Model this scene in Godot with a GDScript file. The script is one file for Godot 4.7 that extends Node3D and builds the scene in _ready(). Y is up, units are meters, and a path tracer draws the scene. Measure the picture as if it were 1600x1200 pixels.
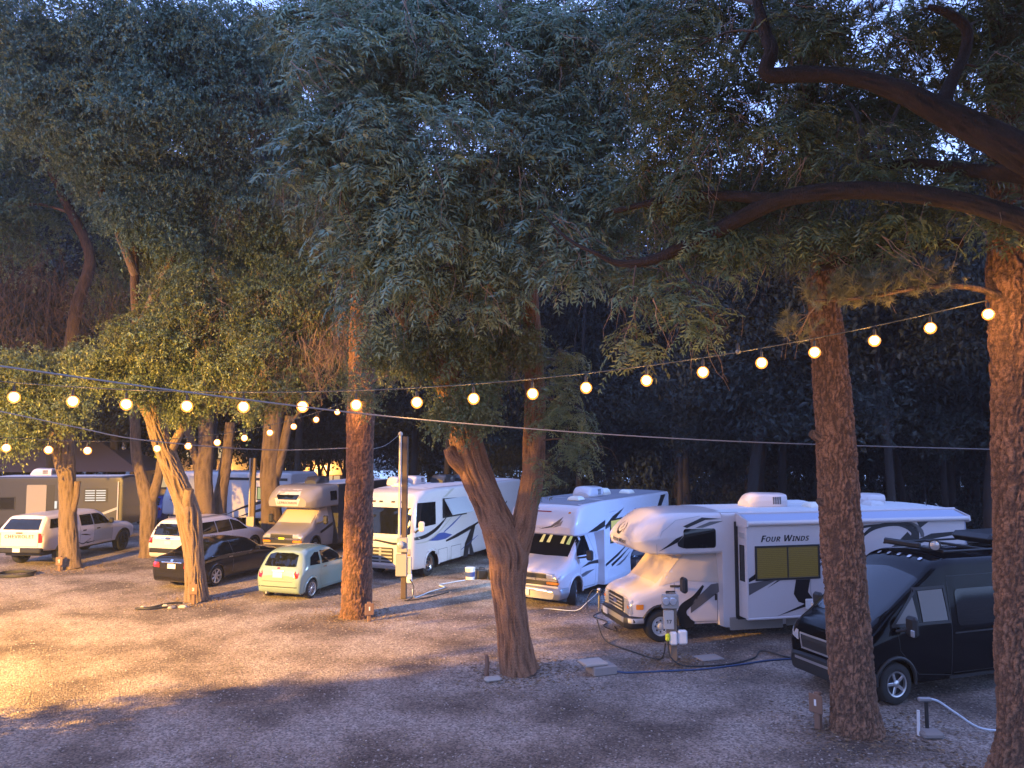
extends Node3D

var rng := RandomNumberGenerator.new()
var taken := {}
var M := {}
var N := {}
var spray := {}
const UP := Vector3.UP

func _ready() -> void:
	rng.seed = 71
	# ---- camera, sky, dusk light, exposure
	var cam := Camera3D.new()
	cam.name = "camera"
	cam.fov = 53.13
	cam.near = 0.05
	cam.far = 900.0
	cam.position = Vector3(0, 4.7, 0)
	cam.rotation_degrees = Vector3(4.384, 0, 0)
	add_child(cam)
	var env := Environment.new()
	env.background_mode = Environment.BG_SKY
	var sky := Sky.new()
	var sm := ProceduralSkyMaterial.new()
	sm.sky_top_color = lin(0.22, 0.34, 0.82)
	sm.sky_horizon_color = lin(0.36, 0.53, 0.95)
	sm.sky_curve = 0.25
	sm.ground_bottom_color = Color(0.02, 0.02, 0.03)
	sm.ground_horizon_color = Color(0.10, 0.13, 0.2)
	sky.sky_material = sm
	env.sky = sky
	env.background_energy_multiplier = 2.7
	env.fog_enabled = true
	env.fog_density = 0.0006
	env.fog_light_color = Color(0.8, 0.85, 0.95)
	env.tonemap_mode = Environment.TONE_MAPPER_LINEAR
	env.tonemap_exposure = 1.15
	env.sdfgi_enabled = true
	env.ssao_enabled = true
	env.ssil_enabled = true
	var we := WorldEnvironment.new()
	we.name = "dusk_environment"
	we.environment = env
	add_child(we)
	var sun := DirectionalLight3D.new()      # the last glow of the sky after sunset, from behind the camera
	sun.name = "dusk_glow"
	sun.light_color = Color(0.45, 0.62, 1.0)
	sun.light_energy = 0.12
	sun.light_angular_distance = 40.0
	sun.sky_mode = DirectionalLight3D.SKY_MODE_LIGHT_ONLY
	sun.shadow_enabled = true
	sun.rotation_degrees = Vector3(-32, -12, 0)
	add_child(sun)
	# ---- the place
	make_noises()
	make_materials()
	make_sprays()
	setting()
	trees()
	forest()
	vehicles()
	yard_things()
	string_lights()

# ------------------------------------------------------------------ naming and nodes

func numbered(called: String) -> String:
	if not taken.has(called):
		taken[called] = 0
		return called
	taken[called] += 1
	return "%s_%03d" % [called, taken[called]]

func thing(called: String, label: String, category: String, at := Vector3.ZERO, turn := 0.0, group := "") -> Node3D:
	var o := Node3D.new()
	o.name = numbered(called)
	add_child(o)
	o.position = at
	o.rotation.y = turn
	tag(o, label, category, group)
	return o

func tag(o: Node, label: String, category: String, group := "") -> void:
	o.set_meta("label", label)
	o.set_meta("category", category)
	if group:
		o.set_meta("group", group)

func part(called: String, parent: Node, at := Vector3.ZERO) -> Node3D:
	var o := Node3D.new()
	var k := 0
	var nm := called
	while parent.has_node(nm):
		k += 1
		nm = "%s_%03d" % [called, k]
	o.name = nm
	parent.add_child(o)
	o.position = at
	return o

func add(called: String, mb, mat: Material, parent: Node = self) -> MeshInstance3D:
	var o := MeshInstance3D.new()
	var nm := called
	if parent == self:
		nm = numbered(called)
	else:
		var k := 0
		while parent.has_node(nm):
			k += 1
			nm = "%s_%03d" % [called, k]
	o.name = nm
	o.mesh = mb if mb is Mesh else (mb as MB).done()
	o.material_override = mat
	parent.add_child(o)
	return o

func structure(called: String, mb: MB, mat: Material) -> MeshInstance3D:
	var o := add(called, mb, mat)
	o.set_meta("kind", "structure")
	return o

func multi(called: String, parent: Node, mesh: Mesh, mat: Material, at: Array, tint := []) -> MultiMeshInstance3D:
	var mm := MultiMesh.new()
	mm.transform_format = MultiMesh.TRANSFORM_3D
	mm.use_colors = tint.size() > 0
	mm.mesh = mesh
	mm.instance_count = at.size()
	for i in at.size():
		var t: Transform3D = at[i]
		mm.set_instance_transform(i, t)
		if tint.size() > 0:
			var c: Color = tint[i]
			mm.set_instance_color(i, c)
	var o := MultiMeshInstance3D.new()
	o.multimesh = mm
	o.material_override = mat
	var nm := called
	if parent == self:
		nm = numbered(called)
	else:
		var k := 0
		while parent.has_node(nm):
			k += 1
			nm = "%s_%03d" % [called, k]
	o.name = nm
	o.set_meta("kind", "stuff")
	parent.add_child(o)
	return o

# ------------------------------------------------------------------ mesh builder

class MB:
	var v := PackedVector3Array()
	var n := PackedVector3Array()
	var c := PackedColorArray()
	var i := PackedInt32Array()
	var col := Color(1, 1, 1)
	var xf := Transform3D()

	func tri(a: Vector3, b: Vector3, d: Vector3, out: Vector3) -> void:
		var nn := (d - a).cross(b - a)
		var bb := b
		var dd := d
		if nn.dot(out) < 0.0:
			bb = d
			dd = b
			nn = -nn
		if nn.length_squared() < 1e-16:
			return
		nn = (xf.basis * nn).normalized()
		var k := v.size()
		for p in [a, bb, dd]:
			v.append(xf * p)
			n.append(nn)
			c.append(col)
		i.append_array([k, k + 1, k + 2])

	func tri_n(a: Vector3, b: Vector3, d: Vector3, na: Vector3, nb: Vector3, nd: Vector3) -> void:
		var nn := (d - a).cross(b - a)
		if nn.length_squared() < 1e-16:
			return
		var k := v.size()
		v.append_array([xf * a, xf * b, xf * d])
		n.append_array([(xf.basis * na).normalized(), (xf.basis * nb).normalized(), (xf.basis * nd).normalized()])
		c.append_array([col, col, col])
		if nn.dot(na + nb + nd) < 0.0:
			i.append_array([k, k + 2, k + 1])
		else:
			i.append_array([k, k + 1, k + 2])

	func quad(a: Vector3, b: Vector3, d: Vector3, e: Vector3, out: Vector3) -> void:
		tri(a, b, d, out)
		tri(a, d, e, out)

	func box(at: Vector3, size: Vector3, bev := 0.0, turn := Basis()) -> void:
		var h := size * 0.5
		var b := minf(bev, minf(h.x, minf(h.y, h.z)) * 0.9)
		var keep := xf
		xf = xf * Transform3D(turn, at)
		for k in 3:
			var p := (k + 1) % 3
			var q := (k + 2) % 3
			for s in [-1.0, 1.0]:
				var f: Array[Vector3] = []
				for m in [[-1, -1], [1, -1], [1, 1], [-1, 1]]:
					var w := Vector3()
					w[k] = s * h[k]
					w[p] = m[0] * (h[p] - b)
					w[q] = m[1] * (h[q] - b)
					f.append(w)
				var o := Vector3()
				o[k] = s
				quad(f[0], f[1], f[2], f[3], o)
				if b > 0.0:
					for t in [-1.0, 1.0]:
						var a0 := Vector3()
						a0[k] = s * h[k]
						a0[p] = t * (h[p] - b)
						a0[q] = h[q] - b
						var a1 := a0
						a1[q] = -a1[q]
						var b0 := Vector3()
						b0[k] = s * (h[k] - b)
						b0[p] = t * h[p]
						b0[q] = h[q] - b
						var b1 := b0
						b1[q] = -b1[q]
						var oo := Vector3()
						oo[k] = s
						oo[p] = t
						quad(a0, a1, b1, b0, oo)
		if b > 0.0:
			for sx in [-1.0, 1.0]:
				for sy in [-1.0, 1.0]:
					for sz in [-1.0, 1.0]:
						tri(Vector3(sx * h.x, sy * (h.y - b), sz * (h.z - b)), Vector3(sx * (h.x - b), sy * h.y, sz * (h.z - b)), Vector3(sx * (h.x - b), sy * (h.y - b), sz * h.z), Vector3(sx, sy, sz))
		xf = keep

	# rows of points, smooth; normals point away from the middles of the rows (or along «out»)
	func grid(rows: Array, closed := false, cols := [], skip := {}, out := Vector3.ZERO) -> void:
		var w: int = rows[0].size()
		var h := rows.size()
		var k0 := v.size()
		var nn := PackedVector3Array()
		nn.resize(w * h)
		var flip := 0.0
		var faces := PackedInt32Array()
		for r in h - 1:
			var ra: PackedVector3Array = rows[r]
			var rb: PackedVector3Array = rows[r + 1]
			var mid := Vector3()
			if out == Vector3.ZERO:
				for p in ra:
					mid += p
				for p in rb:
					mid += p
				mid /= 2.0 * w
			for q in (w if closed else w - 1):
				var q2 := (q + 1) % w
				var f := (rb[q2] - ra[q]).cross(rb[q] - ra[q2])
				var ia := r * w + q
				var ib := r * w + q2
				var ic := (r + 1) * w + q2
				var id := (r + 1) * w + q
				nn[ia] += f
				nn[ib] += f
				nn[ic] += f
				nn[id] += f
				flip += f.dot(out if out != Vector3.ZERO else (ra[q] + rb[q2]) * 0.5 - mid)
				if not skip.has(r * 1000 + q):
					faces.append_array([ia, ib, ic, ia, ic, id])
		var sg := 1.0 if flip >= 0.0 else -1.0
		for r in h:
			var ro: PackedVector3Array = rows[r]
			for q in w:
				v.append(xf * ro[q])
				n.append((xf.basis * (nn[r * w + q] * sg)).normalized())
				c.append(cols[r][q] if cols.size() else col)
		for t in range(0, faces.size(), 3):
			var a := faces[t]
			var b := faces[t + 1]
			var d := faces[t + 2]
			i.append_array([k0 + a, k0 + d, k0 + b] if _ccw(k0 + a, k0 + b, k0 + d) else [k0 + a, k0 + b, k0 + d])

	func _ccw(a: int, b: int, d: int) -> bool:
		return (v[d] - v[a]).cross(v[b] - v[a]).dot(n[a] + n[b] + n[d]) < 0.0

	func fan(ring: PackedVector3Array, out: Vector3) -> void:
		var m := Vector3()
		for p in ring:
			m += p
		m /= ring.size()
		for q in ring.size():
			tri(m, ring[q], ring[(q + 1) % ring.size()], out)

	func tube(pts: Array, rads: Array, sides := 6, caps := true) -> void:
		var rows := []
		var t0: Vector3 = (pts[1] - pts[0]).normalized()
		var s: Vector3 = t0.cross(Vector3.UP if absf(t0.y) < 0.9 else Vector3.RIGHT).normalized()
		for k in pts.size():
			var a: Vector3 = pts[maxi(k - 1, 0)]
			var b: Vector3 = pts[mini(k + 1, pts.size() - 1)]
			var t := (b - a).normalized()
			s = (s - t * s.dot(t)).normalized()
			var u := t.cross(s)
			var row := PackedVector3Array()
			var rr: float = rads[mini(k, rads.size() - 1)]
			for q in sides:
				var an := TAU * q / sides
				row.append(pts[k] + (s * cos(an) + u * sin(an)) * rr)
			rows.append(row)
		grid(rows, true)
		if caps:
			fan(rows[0], pts[0] - pts[1])
			fan(rows[-1], pts[-1] - pts[-2])

	# [radius, height] pairs turned about the y axis
	func lathe(prof: Array, segs := 20) -> void:
		var rows := []
		for p in prof:
			var row := PackedVector3Array()
			for q in segs:
				var an := TAU * q / segs
				row.append(Vector3(p[0] * cos(an), p[1], p[0] * sin(an)))
			rows.append(row)
		# each band on its own keeps corners sharp where the profile says so
		var band := [rows[0]]
		for k in range(1, rows.size()):
			band.append(rows[k])
			var sharp := k == rows.size() - 1
			if not sharp:
				var d0 := Vector2(prof[k][0] - prof[k - 1][0], prof[k][1] - prof[k - 1][1]).normalized()
				var d1 := Vector2(prof[k + 1][0] - prof[k][0], prof[k + 1][1] - prof[k][1]).normalized()
				sharp = d0.dot(d1) < 0.6
			if sharp:
				var flat := true
				for p in range(k - band.size() + 2, k + 1):
					flat = flat and absf(prof[p][1] - prof[p - 1][1]) < absf(prof[p][0] - prof[p - 1][0]) * 1.2
				if flat:
					var lo := 1e9
					var hi := -1e9
					for p in prof:
						lo = minf(lo, p[1])
						hi = maxf(hi, p[1])
					grid(band, true, [], {}, Vector3.UP if prof[k][1] > (lo + hi) * 0.5 else Vector3.DOWN)
				else:
					grid(band, true)
				band = [rows[k]]

	func prism(poly: PackedVector2Array, z0: float, z1: float) -> void:
		var idx := Geometry2D.triangulate_polygon(poly)
		for t in range(0, idx.size(), 3):
			var a := poly[idx[t]]
			var b := poly[idx[t + 1]]
			var d := poly[idx[t + 2]]
			tri(Vector3(a.x, a.y, z0), Vector3(b.x, b.y, z0), Vector3(d.x, d.y, z0), Vector3(0, 0, z0 - z1))
			tri(Vector3(a.x, a.y, z1), Vector3(b.x, b.y, z1), Vector3(d.x, d.y, z1), Vector3(0, 0, z1 - z0))
		var cw := Geometry2D.is_polygon_clockwise(poly)
		for k in poly.size():
			var a := poly[k]
			var b := poly[(k + 1) % poly.size()]
			var o := Vector3(b.y - a.y, a.x - b.x, 0)
			if cw:
				o = -o
			quad(Vector3(a.x, a.y, z0), Vector3(b.x, b.y, z0), Vector3(b.x, b.y, z1), Vector3(a.x, a.y, z1), o)

	func done() -> ArrayMesh:
		var m := ArrayMesh.new()
		if v.size() == 0:
			return m
		var ar := []
		ar.resize(Mesh.ARRAY_MAX)
		ar[Mesh.ARRAY_VERTEX] = v
		ar[Mesh.ARRAY_NORMAL] = n
		ar[Mesh.ARRAY_COLOR] = c
		ar[Mesh.ARRAY_INDEX] = i
		m.add_surface_from_arrays(Mesh.PRIMITIVE_TRIANGLES, ar)
		return m

func mb_box(at: Vector3, size: Vector3, bev := 0.0, turn := Basis()) -> MB:
	var m := MB.new()
	m.box(at, size, bev, turn)
	return m

func mb_tube(pts: Array, rads: Array, sides := 6) -> MB:
	var m := MB.new()
	m.tube(pts, rads, sides)
	return m

func smooth_path(pts: Array, step: float) -> Array:
	var out := []
	for k in pts.size() - 1:
		var a: Vector3 = pts[maxi(k - 1, 0)]
		var b: Vector3 = pts[k]
		var d: Vector3 = pts[k + 1]
		var e: Vector3 = pts[mini(k + 2, pts.size() - 1)]
		var m := maxi(1, int(ceil(b.distance_to(d) / step)))
		for j in m:
			out.append(b.cubic_interpolate(d, a, e, float(j) / m))
	out.append(pts[-1])
	return out

# ------------------------------------------------------------------ noises, materials

func make_noises() -> void:
	var a := FastNoiseLite.new()
	a.noise_type = FastNoiseLite.TYPE_SIMPLEX_SMOOTH
	a.fractal_type = FastNoiseLite.FRACTAL_RIDGED
	a.fractal_octaves = 3
	a.frequency = 1.0
	a.seed = 5
	N.furrow = a
	var b := FastNoiseLite.new()
	b.noise_type = FastNoiseLite.TYPE_CELLULAR
	b.cellular_return_type = FastNoiseLite.RETURN_DISTANCE2_SUB
	b.fractal_type = FastNoiseLite.FRACTAL_NONE
	b.frequency = 1.0
	b.seed = 9
	N.plate = b
	var d := FastNoiseLite.new()
	d.noise_type = FastNoiseLite.TYPE_SIMPLEX_SMOOTH
	d.frequency = 1.0
	d.fractal_octaves = 3
	d.seed = 3
	N.soft = d
	var e := FastNoiseLite.new()
	e.noise_type = FastNoiseLite.TYPE_SIMPLEX_SMOOTH
	e.frequency = 0.75
	e.fractal_octaves = 2
	e.seed = 31
	N.gap = e

func lin(r: float, g: float, b: float, a := 1.0) -> Color:
	var s := Color(r, g, b).linear_to_srgb()
	s.a = a
	return s

func mat(called: String, c: Color, rough := 0.6, metal := 0.0, coat := 0.0) -> StandardMaterial3D:
	var m := StandardMaterial3D.new()
	m.resource_name = called
	m.albedo_color = c
	m.roughness = rough
	m.metallic = metal
	if coat > 0.0:
		m.clearcoat_enabled = true
		m.clearcoat = coat
		m.clearcoat_roughness = 0.08
	M[called] = m
	return m

func glow(called: String, c: Color, e: float, base := Color(0.1, 0.1, 0.1)) -> StandardMaterial3D:
	var m := mat(called, base, 0.4)
	m.emission_enabled = true
	m.emission = c
	m.emission_energy_multiplier = e
	return m

func noise_tex(kind: int, freq: float, side: int, ramp: Gradient = null, ret := -1, octaves := 4, seeded := 1) -> NoiseTexture2D:
	var f := FastNoiseLite.new()
	f.noise_type = kind
	f.frequency = freq
	f.seed = seeded
	f.fractal_octaves = octaves
	if ret >= 0:
		f.cellular_return_type = ret
		f.fractal_type = FastNoiseLite.FRACTAL_NONE
	var t := NoiseTexture2D.new()
	t.width = side
	t.height = side
	t.seamless = true
	t.noise = f
	if ramp:
		t.color_ramp = ramp
	return t

func ramp(stops: Array) -> Gradient:
	var g := Gradient.new()
	g.offsets = PackedFloat32Array(stops.map(func(s): return s[0]))
	g.colors = PackedColorArray(stops.map(func(s): return s[1]))
	return g

func make_materials() -> void:
	# gravel
	var g := mat("gravel_ground", Color(1, 1, 1), 0.95)
	g.albedo_texture = noise_tex(FastNoiseLite.TYPE_CELLULAR, 0.05, 1024, ramp([[0.0, lin(0.12, 0.10, 0.09)], [0.25, lin(0.20, 0.165, 0.14)], [0.5, lin(0.27, 0.225, 0.19)], [0.75, lin(0.34, 0.285, 0.245)], [1.0, lin(0.43, 0.37, 0.32)]]), FastNoiseLite.RETURN_CELL_VALUE, 1, 4)
	g.uv1_triplanar = true
	g.uv1_world_triplanar = true
	g.uv1_scale = Vector3(0.6, 0.6, 0.6)
	g.heightmap_enabled = true
	g.heightmap_texture = noise_tex(FastNoiseLite.TYPE_CELLULAR, 0.05, 1024, ramp([[0.0, Color(1, 1, 1)], [1.0, Color(0, 0, 0)]]), FastNoiseLite.RETURN_DISTANCE, 1, 4)
	g.heightmap_scale = 2.2
	g.detail_enabled = true
	g.detail_blend_mode = BaseMaterial3D.BLEND_MODE_MUL
	g.detail_uv_layer = BaseMaterial3D.DETAIL_UV_2
	g.uv2_triplanar = true
	g.uv2_world_triplanar = true
	g.uv2_scale = Vector3(0.061, 0.061, 0.061)
	g.detail_albedo = noise_tex(FastNoiseLite.TYPE_SIMPLEX_SMOOTH, 0.012, 512, ramp([[0.0, Color(0.5, 0.46, 0.44)], [0.3, Color(0.72, 0.69, 0.67)], [0.55, Color(0.92, 0.90, 0.89)], [0.75, Color(1, 1, 1)], [1.0, Color(0.8, 0.78, 0.77)]]), -1, 6, 8)
	var st := mat("pebble", Color(1, 1, 1), 0.9)
	st.vertex_color_use_as_albedo = true
	# bark: colours come from the plates and furrows themselves
	for k in ["bark", "bark_pine"]:
		var b := mat(k, Color(1, 1, 1), 0.95)
		b.vertex_color_use_as_albedo = true
		b.uv1_triplanar = true
		b.uv1_scale = Vector3(2.6, 1.1, 2.6) if k == "bark" else Vector3(2.2, 1.6, 2.2)
		b.heightmap_enabled = true
		b.heightmap_texture = noise_tex(FastNoiseLite.TYPE_SIMPLEX_SMOOTH, 0.03, 512, null, -1, 5, 12)
		b.heightmap_scale = 1.6
		b.albedo_texture = noise_tex(FastNoiseLite.TYPE_SIMPLEX_SMOOTH, 0.04, 512, ramp([[0.0, Color(0.55, 0.52, 0.5)], [0.5, Color(0.86, 0.84, 0.82)], [1.0, Color(1, 1, 1)]]), -1, 5, 14)
	var tw := mat("twig", lin(0.16, 0.125, 0.10), 0.9)
	tw.vertex_color_use_as_albedo = true
	var lf := mat("leaf", Color(1, 1, 1), 0.45)
	lf.vertex_color_use_as_albedo = true
	lf.backlight_enabled = true
	lf.backlight = Color(0.5, 0.5, 0.4)
	lf.metallic_specular = 0.5
	var nd := mat("needle", Color(1, 1, 1), 0.6)
	nd.vertex_color_use_as_albedo = true
	mat("leaf_far", Color(1, 1, 1), 0.8).vertex_color_use_as_albedo = true
	# vehicles
	mat("white_paint", lin(0.56, 0.515, 0.525), 0.35, 0.0, 0.5)
	mat("white_gel", lin(0.55, 0.51, 0.52), 0.3, 0.0, 0.4)
	mat("grey_gel", lin(0.032, 0.032, 0.035), 0.35, 0.0, 0.4)
	mat("tan_gel", lin(0.26, 0.23, 0.205), 0.4, 0.0, 0.3)
	mat("silver_gel", lin(0.22, 0.205, 0.205), 0.35, 0.0, 0.4)
	mat("dark_gel", lin(0.03, 0.03, 0.032), 0.4, 0.0, 0.3)
	mat("roof_white", lin(0.55, 0.55, 0.56), 0.7)
	mat("roof_grey", lin(0.22, 0.22, 0.25), 0.75)
	mat("black_paint", lin(0.006, 0.006, 0.008), 0.15, 0.0, 0.7)
	mat("navy_paint", lin(0.003, 0.0035, 0.005), 0.10, 0.0, 0.15)
	mat("blue_paint", lin(0.03, 0.05, 0.22), 0.3, 0.0, 0.8)
	mat("mint_paint", lin(0.19, 0.265, 0.235), 0.25, 0.0, 0.9)
	mat("black_trim", lin(0.012, 0.012, 0.013), 0.55)
	mat("decal_black", lin(0.012, 0.012, 0.014), 0.3)
	mat("decal_grey", lin(0.10, 0.095, 0.10), 0.3)
	mat("decal_light", lin(0.36, 0.36, 0.37), 0.3)
	mat("decal_tan", lin(0.40, 0.38, 0.33), 0.3)
	mat("decal_blue", lin(0.05, 0.08, 0.26), 0.3)
	mat("seam", lin(0.10, 0.10, 0.105), 0.8)
	mat("glass_dark", lin(0.006, 0.007, 0.008), 0.04)
	mat("rubber", lin(0.018, 0.018, 0.018), 0.85)
	mat("alloy", lin(0.55, 0.55, 0.56), 0.3, 0.85)
	mat("steel_white", lin(0.5, 0.5, 0.5), 0.4, 0.2)
	mat("chrome", lin(0.65, 0.65, 0.66), 0.14, 1.0)
	M.navy_paint.metallic_specular = 0.22
	mat("grey_metal", lin(0.3, 0.3, 0.31), 0.45, 0.6)
	mat("lamp_clear", lin(0.45, 0.46, 0.48), 0.12, 0.3, 0.8)
	mat("lamp_red", lin(0.28, 0.01, 0.012), 0.15, 0.0, 0.9)
	mat("lamp_amber", lin(0.65, 0.22, 0.02), 0.2, 0.0, 0.9)
	mat("plate_white", lin(0.6, 0.6, 0.6), 0.5)
	mat("curtain", lin(0.52, 0.43, 0.36), 0.95)
	mat("curtain_grey", lin(0.20, 0.20, 0.19), 0.95)
	mat("awning", lin(0.34, 0.38, 0.50), 0.7)
	mat("skylight", lin(0.75, 0.72, 0.62), 0.4)
	mat("panel_grey", lin(0.36, 0.37, 0.39), 0.6)
	# yard things
	mat("post_wood", lin(0.20, 0.145, 0.10), 0.9)
	mat("pole_wood", lin(0.09, 0.065, 0.05), 0.9)
	mat("sign_brown", lin(0.16, 0.09, 0.06), 0.8)
	mat("conduit", lin(0.5, 0.47, 0.44), 0.45, 0.4)
	mat("meter_box", lin(0.34, 0.32, 0.30), 0.55, 0.3)
	mat("plastic_white", lin(0.65, 0.65, 0.66), 0.5)
	mat("plastic_black", lin(0.014, 0.014, 0.015), 0.5)
	mat("plug_yellow", lin(0.55, 0.62, 0.03), 0.5)
	mat("hose_blue", lin(0.018, 0.045, 0.12), 0.5)
	mat("hose_white", lin(0.5, 0.55, 0.62), 0.5)
	mat("cord_black", lin(0.015, 0.015, 0.015), 0.6)
	mat("wire_grey", lin(0.22, 0.21, 0.21), 0.5)
	mat("wire_green", lin(0.06, 0.06, 0.05), 0.6)
	mat("concrete", lin(0.33, 0.30, 0.27), 0.9)
	mat("rock", lin(0.22, 0.20, 0.19), 0.9)
	mat("roof_shingle", lin(0.055, 0.04, 0.05), 0.9)
	mat("wall_cream", lin(0.42, 0.36, 0.30), 0.9)
	mat("water", lin(0.01, 0.015, 0.02), 0.12)
	mat("forest_floor", lin(0.05, 0.045, 0.035), 0.95)
	mat("bulb_clear", lin(0.12, 0.12, 0.11), 0.15)
	glow("bulb_glow", Color(1.0, 0.86, 0.58), 16.0)
	var gl := glow("bulb_globe", Color(1.0, 0.58, 0.18), 3.2, Color(0.05, 0.035, 0.02, 0.4))  # glowing amber shell, stands in for the halo round each bulb
	gl.roughness = 0.05
	gl.transparency = BaseMaterial3D.TRANSPARENCY_ALPHA
	glow("led_glow", Color(0.65, 0.8, 1.0), 4.0)
	glow("yard_glow", Color(1.0, 0.62, 0.2), 6.0)
	glow("window_olive", lin(0.062, 0.051, 0.013), 1.0)
	glow("window_olive_dark", lin(0.03, 0.025, 0.007), 1.0)
	glow("window_pale", lin(0.40, 0.42, 0.17), 1.0)
	glow("window_warm", lin(0.75, 0.55, 0.22), 1.0)
	glow("window_yellow", lin(0.95, 0.62, 0.05), 1.0)
	glow("window_cabin", lin(0.60, 0.42, 0.22), 1.0)
	glow("window_white", lin(0.75, 0.75, 0.72), 1.0)
	var pn := mat("pane", Color(0.9, 0.95, 1.0, 0.12), 0.03)
	pn.transparency = BaseMaterial3D.TRANSPARENCY_ALPHA

const ELM_TRUNK := [[-9.43, 0.00, -23.42, 0.303], [-9.56, 1.29, -23.40, 0.273], [-9.73, 2.43, -23.40, 0.322], [-10.07, 3.39, -23.40, 0.292], [-10.40, 4.26, -23.30, 0.262], [-10.76, 5.22, -23.20, 0.232], [-11.00, 6.46, -23.00, 0.201], [-11.20, 7.98, -22.80, 0.152], [-11.24, 10.25, -22.50, 0.113], [-10.90, 12.91, -21.80, 0.064], [-10.71, 15.78, -21.00, 0.035]]
const ELM_A := [[-10.40, 4.26, -23.30, 0.136], [-9.85, 5.32, -23.20, 0.126], [-8.96, 6.45, -22.80, 0.114], [-7.52, 7.74, -22.40, 0.103], [-6.18, 9.22, -22.20, 0.074], [-4.89, 10.36, -22.20, 0.046]]
const ELM_B := [[-10.76, 5.22, -23.20, 0.174], [-11.43, 6.45, -22.80, 0.114], [-12.25, 7.09, -22.50, 0.056]]
const ELM_C := [[-11.20, 7.98, -22.80, 0.152], [-9.96, 10.17, -22.20, 0.120], [-8.76, 12.91, -21.80, 0.082], [-7.80, 15.40, -21.00, 0.044]]
const ELM_D := [[-11.23, 9.69, -22.60, 0.132], [-11.92, 12.24, -21.50, 0.099], [-12.70, 14.23, -20.50, 0.068], [-13.18, 15.97, -20.00, 0.042]]
const ASH_TRUNK := [[0.16, 0.00, -16.21, 0.371], [0.04, 0.65, -16.20, 0.338], [-0.04, 1.42, -16.20, 0.324], [-0.09, 2.01, -16.20, 0.364], [-0.09, 2.40, -16.20, 0.418], [-0.24, 2.86, -16.20, 0.371], [-0.47, 3.39, -16.20, 0.317], [-0.74, 4.06, -16.15, 0.316], [-0.96, 4.73, -16.10, 0.329], [-1.13, 5.26, -16.00, 0.293], [-1.32, 5.91, -15.80, 0.211], [-1.44, 6.55, -15.60, 0.163], [-1.64, 7.41, -15.20, 0.127], [-1.79, 8.55, -14.60, 0.091], [-1.89, 10.02, -13.80, 0.058], [-2.05, 11.66, -13.20, 0.033]]
const ASH_A := [[-0.04, 2.21, -16.20, 0.310], [0.16, 2.73, -16.20, 0.270], [0.29, 3.26, -16.20, 0.236], [0.42, 3.92, -16.20, 0.223], [0.47, 4.73, -16.20, 0.223], [0.48, 5.66, -16.10, 0.201], [0.43, 7.01, -16.00, 0.173], [0.33, 8.28, -15.60, 0.143], [0.15, 9.70, -15.00, 0.100], [0.00, 11.35, -14.30, 0.060], [-0.12, 12.84, -14.00, 0.029]]
const ASH_B := [[-1.13, 5.26, -16.00, 0.200], [-1.46, 5.92, -15.90, 0.146], [-1.90, 6.68, -15.60, 0.111], [-2.45, 7.65, -14.50, 0.072], [-2.87, 8.69, -13.00, 0.043], [-3.14, 9.73, -12.20, 0.025]]
const ASH_C := [[0.37, 7.90, -15.70, 0.118], [0.99, 8.80, -14.60, 0.085], [1.55, 9.73, -14.00, 0.052], [1.87, 11.02, -13.60, 0.028]]
const ASH_D := [[-1.32, 5.91, -15.80, 0.132], [-0.85, 6.68, -15.60, 0.091], [-0.26, 7.44, -15.40, 0.058], [0.51, 7.92, -15.20, 0.032]]
const ASH_E := [[-1.64, 7.41, -15.20, 0.089], [-0.95, 8.51, -14.00, 0.064], [-0.46, 9.75, -13.40, 0.045], [-0.34, 11.09, -13.00, 0.027]]
const PINE_L := [[-4.23, 0.00, -21.29, 0.426], [-4.21, 1.09, -21.20, 0.398], [-4.19, 2.47, -21.20, 0.389], [-4.18, 3.86, -21.20, 0.380], [-4.18, 5.26, -21.20, 0.380], [-4.17, 7.04, -21.20, 0.353], [-4.18, 8.65, -21.20, 0.318], [-4.18, 11.21, -21.20, 0.265], [-4.20, 14.56, -21.20, 0.212], [-4.23, 19.35, -21.20, 0.141]]
const PINE_M := [[5.64, 0.00, -12.94, 0.410], [5.59, 0.64, -12.94, 0.361], [5.57, 1.46, -12.94, 0.350], [5.52, 2.50, -12.94, 0.340], [5.46, 3.66, -12.94, 0.324], [5.43, 4.83, -12.94, 0.313], [5.39, 5.91, -12.94, 0.291], [5.32, 7.00, -12.94, 0.270], [5.24, 8.00, -12.94, 0.243], [5.20, 9.01, -12.94, 0.216], [5.14, 11.04, -12.90, 0.172], [5.14, 13.85, -12.90, 0.134]]
const PINE_R := [[6.69, 0.00, -10.62, 0.407], [6.88, 0.78, -10.62, 0.354], [6.92, 2.04, -10.62, 0.345], [6.95, 3.33, -10.60, 0.340], [6.99, 4.63, -10.60, 0.344], [7.02, 5.87, -10.60, 0.344], [7.03, 6.86, -10.60, 0.336], [7.04, 7.77, -10.60, 0.318], [7.06, 9.16, -10.60, 0.283], [7.10, 11.25, -10.60, 0.238], [7.20, 14.00, -10.60, 0.194]]
const PINE_BRANCH := [[6.73, 6.73, -10.50, 0.061], [6.41, 6.80, -10.40, 0.043], [5.97, 6.85, -10.40, 0.039], [5.44, 6.80, -10.40, 0.035], [5.00, 6.71, -10.40, 0.030], [4.56, 6.66, -10.40, 0.026], [4.12, 6.64, -10.40, 0.017]]
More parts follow.
